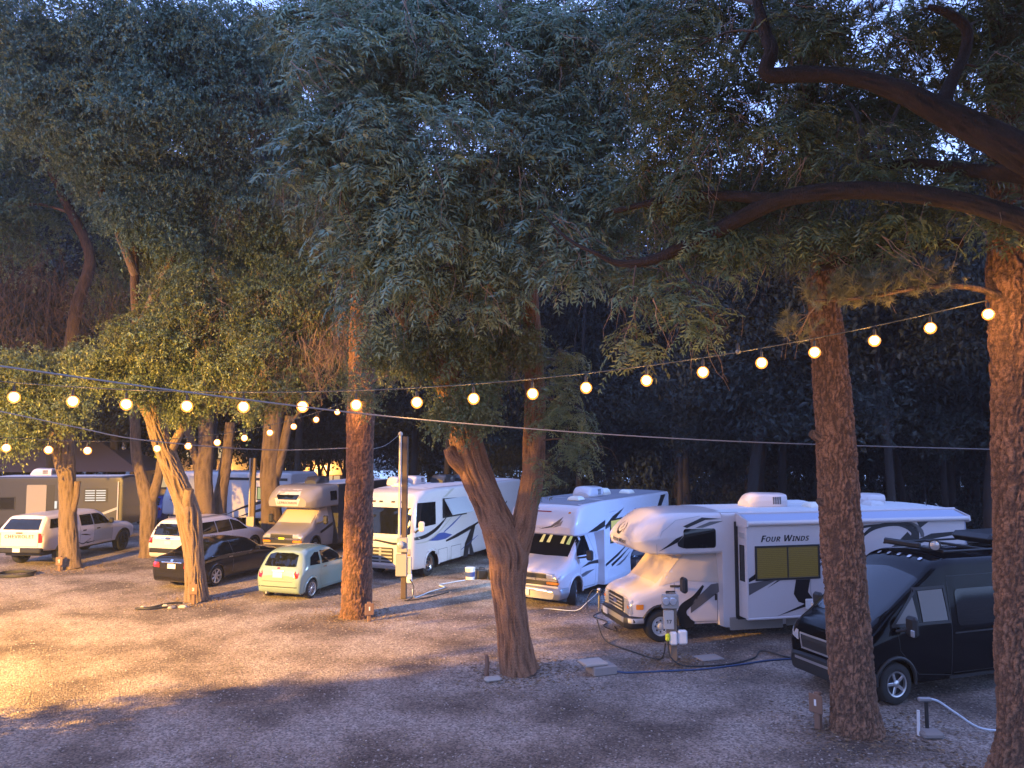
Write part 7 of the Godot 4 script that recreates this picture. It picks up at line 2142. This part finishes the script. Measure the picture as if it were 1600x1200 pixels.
func yard_things() -> void:
	# yard lamp out of view on the left, the warm light over the gravel
	var t := thing("yard_lamp", "tall hooded yard lamp left of the view, its warm light spreading over the gravel", "lamp", Vector3(-20.2, 0, -7.7))
	add("pole", mb_tube([Vector3(0, 0, 0), Vector3(0, 7.3, 0)], [0.09, 0.07], 10), M.pole_wood, t)
	add("arm", mb_tube([Vector3(0, 7.1, 0), Vector3(0.35, 7.35, -0.1), Vector3(0.7, 7.3, -0.2)], [0.03], 7), M.grey_metal, t)
	var hood := MB.new()
	hood.lathe([[0.06, 0.22], [0.36, 0.10], [0.35, 0.08], [0.05, 0.19]], 24)
	add("hood", hood, M.grey_metal, t).position = Vector3(0.7, 6.99, -0.2)
	lamp_bulb(t, Vector3(0.7, 7.06, -0.2), 0.11, Color(1.0, 0.75, 0.30), 2500.0, M.yard_glow)
	# power pole with meter beside the flat-fronted motorhome
	t = thing("power_pole", "weathered wooden pole with a pale conduit and meter boxes, before the flat-fronted motorhome", "pole", Vector3(-3.3, 0, -23.7))
	add("pole", mb_box(Vector3(0.02, 2.45, 0), Vector3(0.17, 4.9, 0.17), 0.02), M.pole_wood, t)
	add("conduit", mb_tube([Vector3(-0.12, 1.5, 0.09), Vector3(-0.12, 4.92, 0.09)], [0.045], 10), M.conduit, t)
	var cap := MB.new()
	cap.lathe([[0.05, 0.0], [0.075, 0.03], [0.06, 0.1], [0.001, 0.13]], 12)
	add("weather_head", cap, M.conduit, t).position = Vector3(-0.12, 4.92, 0.09)
	add("meter_box", mb_box(Vector3(-0.02, 1.62, 0.15), Vector3(0.32, 0.44, 0.13), 0.02), M.meter_box, t)
	var dial := MB.new()
	dial.lathe([[0.11, -0.03], [0.11, 0.05], [0.09, 0.08], [0.001, 0.085]], 18)
	var dl := add("meter", dial, M.lamp_clear, t)
	dl.position = Vector3(-0.06, 1.64, 0.24)
	dl.rotation.x = PI * 0.5
	add("breaker_box", mb_box(Vector3(-0.04, 1.02, 0.15), Vector3(0.34, 0.66, 0.13), 0.015), M.meter_box, t)
	add("side_box", mb_box(Vector3(0.2, 1.0, 0.12), Vector3(0.13, 0.5, 0.12), 0.015), M.conduit, t)
	add("outlet_box", mb_box(Vector3(0.2, 0.62, 0.12), Vector3(0.16, 0.26, 0.12), 0.015), M.plastic_white, t)
	# second pole, farther left
	t = thing("power_pole", "slim pole with a small meter box beside the white trailer", "pole", Vector3(-12.1, 0, -36.2))
	add("pole", mb_box(Vector3(0, 2.0, 0), Vector3(0.2, 4.0, 0.2), 0.03), M.post_wood, t)
	add("meter_box", mb_box(Vector3(-0.05, 1.0, 0.16), Vector3(0.38, 0.6, 0.14), 0.02), M.meter_box, t)
	add("conduit", mb_tube([Vector3(-0.14, 1.2, 0.1), Vector3(-0.14, 4.0, 0.1)], [0.04], 8), M.conduit, t)
	# hookup pedestal by the cab-over
	t = thing("hookup_pedestal", "wooden hookup post with two round meters and electrical boxes, in front of the slide-out motorhome", "hookup post", Vector3(3.42, 0, -17.05))
	add("post", mb_box(Vector3(0.08, 0.72, 0), Vector3(0.15, 1.44, 0.13), 0.015), M.post_wood, t)
	add("back_board", mb_box(Vector3(0.0, 0.9, 0.075), Vector3(0.16, 1.1, 0.03), 0.006), M.post_wood, t)
	add("meter_box", mb_box(Vector3(0.0, 1.28, 0.12), Vector3(0.36, 0.30, 0.10), 0.015), M.meter_box, t)
	for x in [-0.11, 0.04]:
		var me := MB.new()
		me.lathe([[0.085, -0.02], [0.085, 0.05], [0.07, 0.075], [0.001, 0.08]], 16)
		var q := add("meter", me, M.lamp_clear, t)
		q.position = Vector3(x, 1.30, 0.18)
		q.rotation.x = PI * 0.5
	add("breaker_box", mb_box(Vector3(-0.04, 0.90, 0.13), Vector3(0.22, 0.40, 0.10), 0.012), M.conduit, t)
	lettering(t, "17", Vector3(-0.04, 0.86, 0.182), 0.11, Basis(), M.decal_black)
	add("outlet_cover", mb_box(Vector3(0.06, 0.50, 0.13), Vector3(0.16, 0.28, 0.12), 0.03), M.plastic_white, t)
	add("outlet_cover", mb_box(Vector3(0.26, 0.52, 0.10), Vector3(0.20, 0.30, 0.12), 0.03), M.plastic_white, t)
	add("plug", mb_box(Vector3(-0.07, 0.53, 0.16), Vector3(0.10, 0.16, 0.09), 0.03), M.plug_yellow, t)
	var w := func(x: float, z: float, y := 0.02): return Vector3(x, y, z)
	hose("electric_lead", "black power cord trailing from the hookup post across the gravel to the van", "cord", [Vector3(3.36, 0.45, -16.88), Vector3(3.38, 0.15, -16.8), Vector3(3.6, 0.02, -16.6), Vector3(4.0, 0.02, -16.55), Vector3(4.7, 0.02, -16.75), Vector3(5.3, 0.02, -17.2), Vector3(5.6, 0.06, -17.6), Vector3(6.1, 0.02, -17.2), Vector3(6.8, 0.02, -17.3)], 0.018, M.cord_black)
	hose("water_hose", "blue water hose lying from the concrete box towards the black van", "hose", [Vector3(2.0, 0.06, -16.2), Vector3(2.3, 0.02, -16.1), Vector3(3.1, 0.02, -16.2), Vector3(4.0, 0.02, -16.35), Vector3(4.9, 0.02, -16.7), Vector3(5.6, 0.02, -17.0), Vector3(6.6, 0.02, -17.2)], 0.02, M.hose_blue)
	hose("electric_lead", "black cord drooping from under the slide-out motorhome to its hookup post", "cord", [Vector3(2.05, 0.45, -18.9), Vector3(2.2, 0.06, -18.5), Vector3(2.7, 0.02, -17.7), Vector3(3.1, 0.02, -17.1), Vector3(3.25, 0.1, -16.95), Vector3(3.3, 0.4, -16.9)], 0.016, M.cord_black)
	t = thing("water_spigot", "tangle of hose fittings on a short standpipe between two white cab-over motorhomes", "spigot", Vector3(2.45, 0, -22.0))
	add("pipe", mb_tube([Vector3(0, 0, 0), Vector3(0, 0.5, 0)], [0.03], 8), M.grey_metal, t)
	add("valve", mb_box(Vector3(0, 0.55, 0), Vector3(0.12, 0.14, 0.12), 0.03), M.conduit, t)
	for k in 3:
		add("hose_loop", mb_tube(smooth_path([Vector3(0.05, 0.5, 0.05), Vector3(0.25 - k * 0.22, 0.62, 0.1 + k * 0.05), Vector3(0.35 - k * 0.35, 0.3, 0.15), Vector3(0.28 - k * 0.3, 0.03, 0.1 + k * 0.12)], 0.08), [0.014], 6), M.cord_black, t)
	hose("electric_lead", "black cord snaking over the gravel from the standpipe fittings", "cord", [Vector3(2.5, 0.02, -21.8), Vector3(2.2, 0.02, -21.2), Vector3(2.5, 0.02, -20.6), Vector3(2.35, 0.02, -20.1), Vector3(2.6, 0.02, -19.6), Vector3(2.5, 0.25, -19.1)], 0.014, M.cord_black)
	hose("water_hose", "pale hose stretched on the gravel towards the lit-window motorhome", "hose", [Vector3(2.4, 0.5, -21.95), Vector3(2.1, 0.25, -21.9), Vector3(1.8, 0.03, -21.9), Vector3(1.2, 0.02, -22.1), Vector3(0.9, 0.02, -22.2)], 0.013, M.hose_white)
	# concrete box in the yard
	t = thing("meter_pit", "concrete utility box with a pale slab lid, on the gravel beside the forked tree", "utility box", Vector3(1.72, 0, -16.15), 0.35)
	add("box_body", mb_box(Vector3(0.1, 0.09, 0.05), Vector3(0.52, 0.18, 0.42), 0.02), M.rock, t)
	add("lid", mb_box(Vector3(-0.06, 0.21, -0.02), Vector3(0.5, 0.05, 0.44), 0.012), M.concrete, t)
	t = thing("paving_slab", "flat stone slab lying on the gravel beside the wooden hookup post", "slab", Vector3(4.3, 0, -17.2), 0.3)
	add("stone", mb_box(Vector3(0, 0.015, 0), Vector3(0.55, 0.04, 0.4), 0.015), M.rock, t)
	# spigot by the van
	t = thing("water_spigot", "standpipe with a white pipe and stone at its foot, in front of the black van", "spigot", Vector3(6.66, 0, -12.75))
	add("pipe", mb_tube([Vector3(-0.12, 0, 0), Vector3(-0.11, 0.4, 0)], [0.025], 8), M.plastic_white, t)
	add("pipe", mb_tube([Vector3(0.05, 0, -0.05), Vector3(0.05, 0.52, -0.05)], [0.03], 8), M.plastic_black, t)
	add("valve", mb_box(Vector3(0.02, 0.56, -0.04), Vector3(0.22, 0.07, 0.07), 0.02), M.grey_metal, t)
	add("foot_stone", mb_box(Vector3(0.05, 0.05, 0.05), Vector3(0.34, 0.12, 0.24), 0.04), M.rock, t)
	hose("water_hose", "white water hose running from the standpipe past the black van", "hose", [Vector3(6.76, 0.56, -12.8), Vector3(6.95, 0.5, -12.9), Vector3(7.25, 0.3, -12.9), Vector3(7.6, 0.08, -12.9), Vector3(8.0, 0.03, -12.9), Vector3(8.9, 0.02, -12.95)], 0.018, M.hose_white)
	# posts with numbers at the feet of the trees
	number_post(Vector3(-9.30, 0, -22.85), 0.1, "brown numbered post 3 at the foot of the bright leaning elm", "3")
	number_post(Vector3(-16.62, 0, -28.65), 0.1, "brown numbered post 1 at the foot of the tree before the white pickup", "1", 0.55)
	number_post(Vector3(5.05, 0, -13.05), -0.9, "dark post with a white mark at the foot of the plated leaning pine", "", 0.6)
	number_post(Vector3(-3.78, 0, -20.72), 0.3, "low brown post with a white mark against the orange-lit pine", "", 0.5)
	t = thing("stake", "short dark stake beside the foot of the forked tree", "stake", Vector3(-0.52, 0, -15.95))
	add("stake_wood", mb_tube([Vector3(0, 0, 0), Vector3(0.02, 0.24, 0), Vector3(0.0, 0.42, 0.02)], [0.05, 0.05, 0.035], 7), M.sign_brown, t)
	t = thing("rock", "flat pale rock lying against the stake by the forked tree", "rock", Vector3(-0.38, 0, -15.6), 0.4)
	add("stone", mb_box(Vector3(0, 0.04, 0), Vector3(0.34, 0.1, 0.2), 0.05), M.concrete, t)
	# coiled hose by the left tree
	var coil := []
	for k in 60:
		var an := k * 0.33
		coil.append(Vector3(-17.6 + cos(an) * (0.62 + 0.05 * sin(k * 1.3)), 0.03 + k * 0.0015, -27.7 + sin(an) * 0.5))
	hose("hose_coil", "dark coiled hose on the gravel by the elm with the broken stub", "hose", coil, 0.03, M.cord_black)
	hose("rope", "dark tangle of rope among stones at the foot of the bright leaning elm", "rope", [Vector3(-9.6, 0.05, -22.8), Vector3(-9.9, 0.08, -22.6), Vector3(-10.3, 0.04, -22.2), Vector3(-10.6, 0.05, -22.05), Vector3(-10.2, 0.06, -22.0), Vector3(-9.9, 0.04, -22.25), Vector3(-9.6, 0.05, -22.4)], 0.03, M.cord_black)
	for k in 5:
		t = thing("stone", ["pale flat stone by post 3, nearest the rope's loop", "small grey stone beside the rope at the bright elm", "angular stone on the left of the rope tangle", "rounded stone between post 3 and the rope", "light stone at the end of the rope"][k], "stone", Vector3(-9.4 - k * 0.27, 0, -22.35 + 0.12 * sin(k * 2.0)), k * 1.1)
		add("stone_body", mb_box(Vector3(0, 0.03, 0), Vector3(0.24 - k * 0.02, 0.1, 0.16), 0.04), M.concrete if k % 2 == 0 else M.rock, t)
	# buckets and cases beside the flat-fronted motorhome
	t = thing("bucket", "white bucket with a blue label under the flat-fronted motorhome", "bucket", Vector3(-1.45, 0, -27.0))
	var bk := MB.new()
	bk.lathe([[0.001, 0.0], [0.15, 0.0], [0.17, 0.36], [0.18, 0.37], [0.18, 0.40], [0.001, 0.41]], 20)
	add("pail", bk, M.plastic_white, t)
	var bl := MB.new()
	bl.lathe([[0.160, 0.10], [0.171, 0.26]], 20)
	add("label_band", bl, M.decal_blue, t)
	t = thing("tool_case", "black case standing next to the white bucket", "case", Vector3(-1.05, 0, -27.1), 0.3)
	add("case_body", mb_box(Vector3(0, 0.16, 0), Vector3(0.36, 0.32, 0.26), 0.03), M.plastic_black, t)
	add("handle", mb_tube([Vector3(-0.1, 0.32, 0), Vector3(-0.08, 0.38, 0), Vector3(0.08, 0.38, 0), Vector3(0.1, 0.32, 0)], [0.015], 5), M.plastic_black, t)
	t = thing("generator", "small black generator with a yellow top right of the black case", "generator", Vector3(-0.6, 0, -26.9), 0.2)
	add("housing", mb_box(Vector3(0, 0.17, 0), Vector3(0.46, 0.3, 0.3), 0.05), M.plastic_black, t)
	add("cap", mb_box(Vector3(0.02, 0.33, 0), Vector3(0.14, 0.05, 0.12), 0.02), M.plug_yellow, t)
	hose("water_hose", "pale hose and cord looped on the gravel beside the flat-fronted motorhome", "hose", [Vector3(-3.0, 0.3, -23.6), Vector3(-2.95, 0.03, -23.7), Vector3(-2.6, 0.02, -24.6), Vector3(-2.2, 0.02, -25.4), Vector3(-2.4, 0.02, -25.8), Vector3(-2.0, 0.02, -26.3), Vector3(-1.6, 0.02, -26.7)], 0.02, M.hose_white)
	hose("electric_lead", "black cord hanging from the pole's outlet box to the gravel", "cord", [Vector3(-3.08, 0.6, -23.5), Vector3(-2.95, 0.4, -23.45), Vector3(-3.0, 0.06, -23.4), Vector3(-3.2, 0.02, -23.3), Vector3(-2.7, 0.02, -23.6), Vector3(-2.0, 0.02, -24.6)], 0.016, M.cord_black)

# ------------------------------------------------------------------ string lights and wires

func ordinal(n: int) -> String:
	var w := ["first", "second", "third", "fourth", "fifth", "sixth", "seventh", "eighth", "ninth", "tenth", "eleventh", "twelfth", "thirteenth", "fourteenth", "fifteenth", "sixteenth", "seventeenth", "eighteenth", "nineteenth", "twentieth"]
	return w[n]

func bulb(at: Vector3, label: String, group: String, lit: bool, e: float, from: float) -> void:
	var t := thing("string_bulb", label, "light bulb", at, 0.0, group)
	var so := MB.new()
	so.lathe([[0.001, 0.13], [0.018, 0.13], [0.022, 0.05], [0.016, 0.035]], 10)
	so.tube([Vector3(0, 0.12, 0), Vector3(0, from, 0)], [0.006], 5)
	add("socket", so, M.plastic_black, t)
	var g := MB.new()
	g.lathe([[0.016, 0.055], [0.038, 0.046], [0.068, 0.014], [0.078, -0.02], [0.066, -0.06], [0.034, -0.09], [0.001, -0.098]], 18)
	var globe := add("bulb_globe", g, M.bulb_globe if lit else M.bulb_clear, t)
	if not lit:
		globe.scale = Vector3.ONE * 0.45
		globe.position.y = 0.03
	if lit:
		var core := SphereMesh.new()
		core.radius = 0.056
		core.height = 0.112
		core.radial_segments = 12
		core.rings = 6
		add("bulb_core", core, M.bulb_glow, t).position = Vector3(0, -0.015, 0)  # oversized glowing core, sized to stand in for the bloom
	if lit:
		var l := OmniLight3D.new()
		l.name = "bulb_light"
		l.light_color = Color(1.0, 0.72, 0.36)
		l.light_energy = e
		l.light_size = 0.035
		l.omni_range = 30.0
		l.omni_attenuation = 2.0
		l.shadow_enabled = true
		t.add_child(l)
		l.position = Vector3(0, -0.01, 0)

func wire(label: String, pts: Array, r: float, m: Material) -> void:
	var o := add("wire", mb_tube(smooth_path(pts, 0.3), [r], 6), m)
	tag(o, label, "wire")

func string_lights() -> void:
	# the long string: from the pine at the right away to the left, hanging in a curve
	var xs := []
	for k in 18:
		xs.append(-6.43 + k * 0.7418)
	var sag := func(x: float) -> float: return 5.18 + 0.0133 * pow(x + 3.35, 2.0)
	var pts := []
	for k in 26:
		var x := -10.2 + k * 0.662
		pts.append(Vector3(x, sag.call(x) + 0.17, -9.9))
	pts[-1] = Vector3(6.42, 6.62, -10.25)
	wire("thin wire carrying the long string of bulbs across the yard", pts, 0.008, M.wire_green)
	for k in xs.size():
		bulb(Vector3(xs[k] + [0.0, 0.02, -0.03, 0.01][k % 4], sag.call(xs[k]), -9.9), "glowing warm bulb, %s from the left on the long string across the yard" % ordinal(k), "bulbs of the long string", true, 0.5 if k < 17 else 1.1, 0.165)
	bulb(Vector3(2.93, 5.86, -9.9), "small unlit bulb hanging between two glowing ones on the long string", "", false, 0.0, 0.16)
	# the second string runs back to the straight pine
	var s2 := []
	var p0 := Vector3(-8.86, 4.63, -13.5)
	var p1 := Vector3(-4.12, 5.76, -20.42)
	for k in 13:
		var f := k / 12.0
		var p := p0.lerp(p1, f)
		p.y -= 2.9 * f * (1.0 - f) * 0.5 - 0.28 * f * f * f + 0.28 * f
		s2.append(p)
	var w2 := [p0 + (p0 - p1) * 0.5 + Vector3(0, 0.9, 0)]
	for p in s2:
		w2.append(p + Vector3(0, 0.16, 0))
	w2.append(Vector3(-4.15, 6.05, -20.95))
	wire("thin wire of the shorter string running back to the straight pine", w2, 0.008, M.wire_green)
	for k in 13:
		if k == 3:
			bulb(s2[k], "clear unlit bulb on the shorter string, before the dark trunks", "", false, 0.0, 0.15)
		else:
			bulb(s2[k], "glowing warm bulb, %s from the left on the shorter string to the straight pine" % ordinal(k if k < 3 else k - 1), "bulbs of the shorter string", true, 0.5 if k < 11 else 1.5, 0.155)
	# bare cables
	wire("thick grey cable slanting down across the whole yard", [Vector3(-6.2, 5.6, -6.2), Vector3(-4.82, 5.42, -7.2), Vector3(-3.3, 5.22, -8.4), Vector3(-1.17, 5.0, -10.0), Vector3(2.0, 4.8, -12.0), Vector3(5.4, 4.67, -13.5), Vector3(10.46, 4.54, -14.2)], 0.010, M.wire_grey)
	wire("pale cable sagging from the left edge to the straight pine", [Vector3(-9.4, 5.5, -11.7), Vector3(-8.0, 5.19, -12.0), Vector3(-7.07, 4.95, -12.5), Vector3(-6.16, 4.74, -13.0), Vector3(-4.9, 4.56, -15.5), Vector3(-4.45, 4.56, -20.9)], 0.010, M.wire_grey)
	wire("thin service wire from the straight pine to the top of the wooden pole", [Vector3(-4.0, 4.5, -20.9), Vector3(-3.7, 4.62, -22.4), Vector3(-3.42, 4.98, -23.6)], 0.008, M.wire_grey)
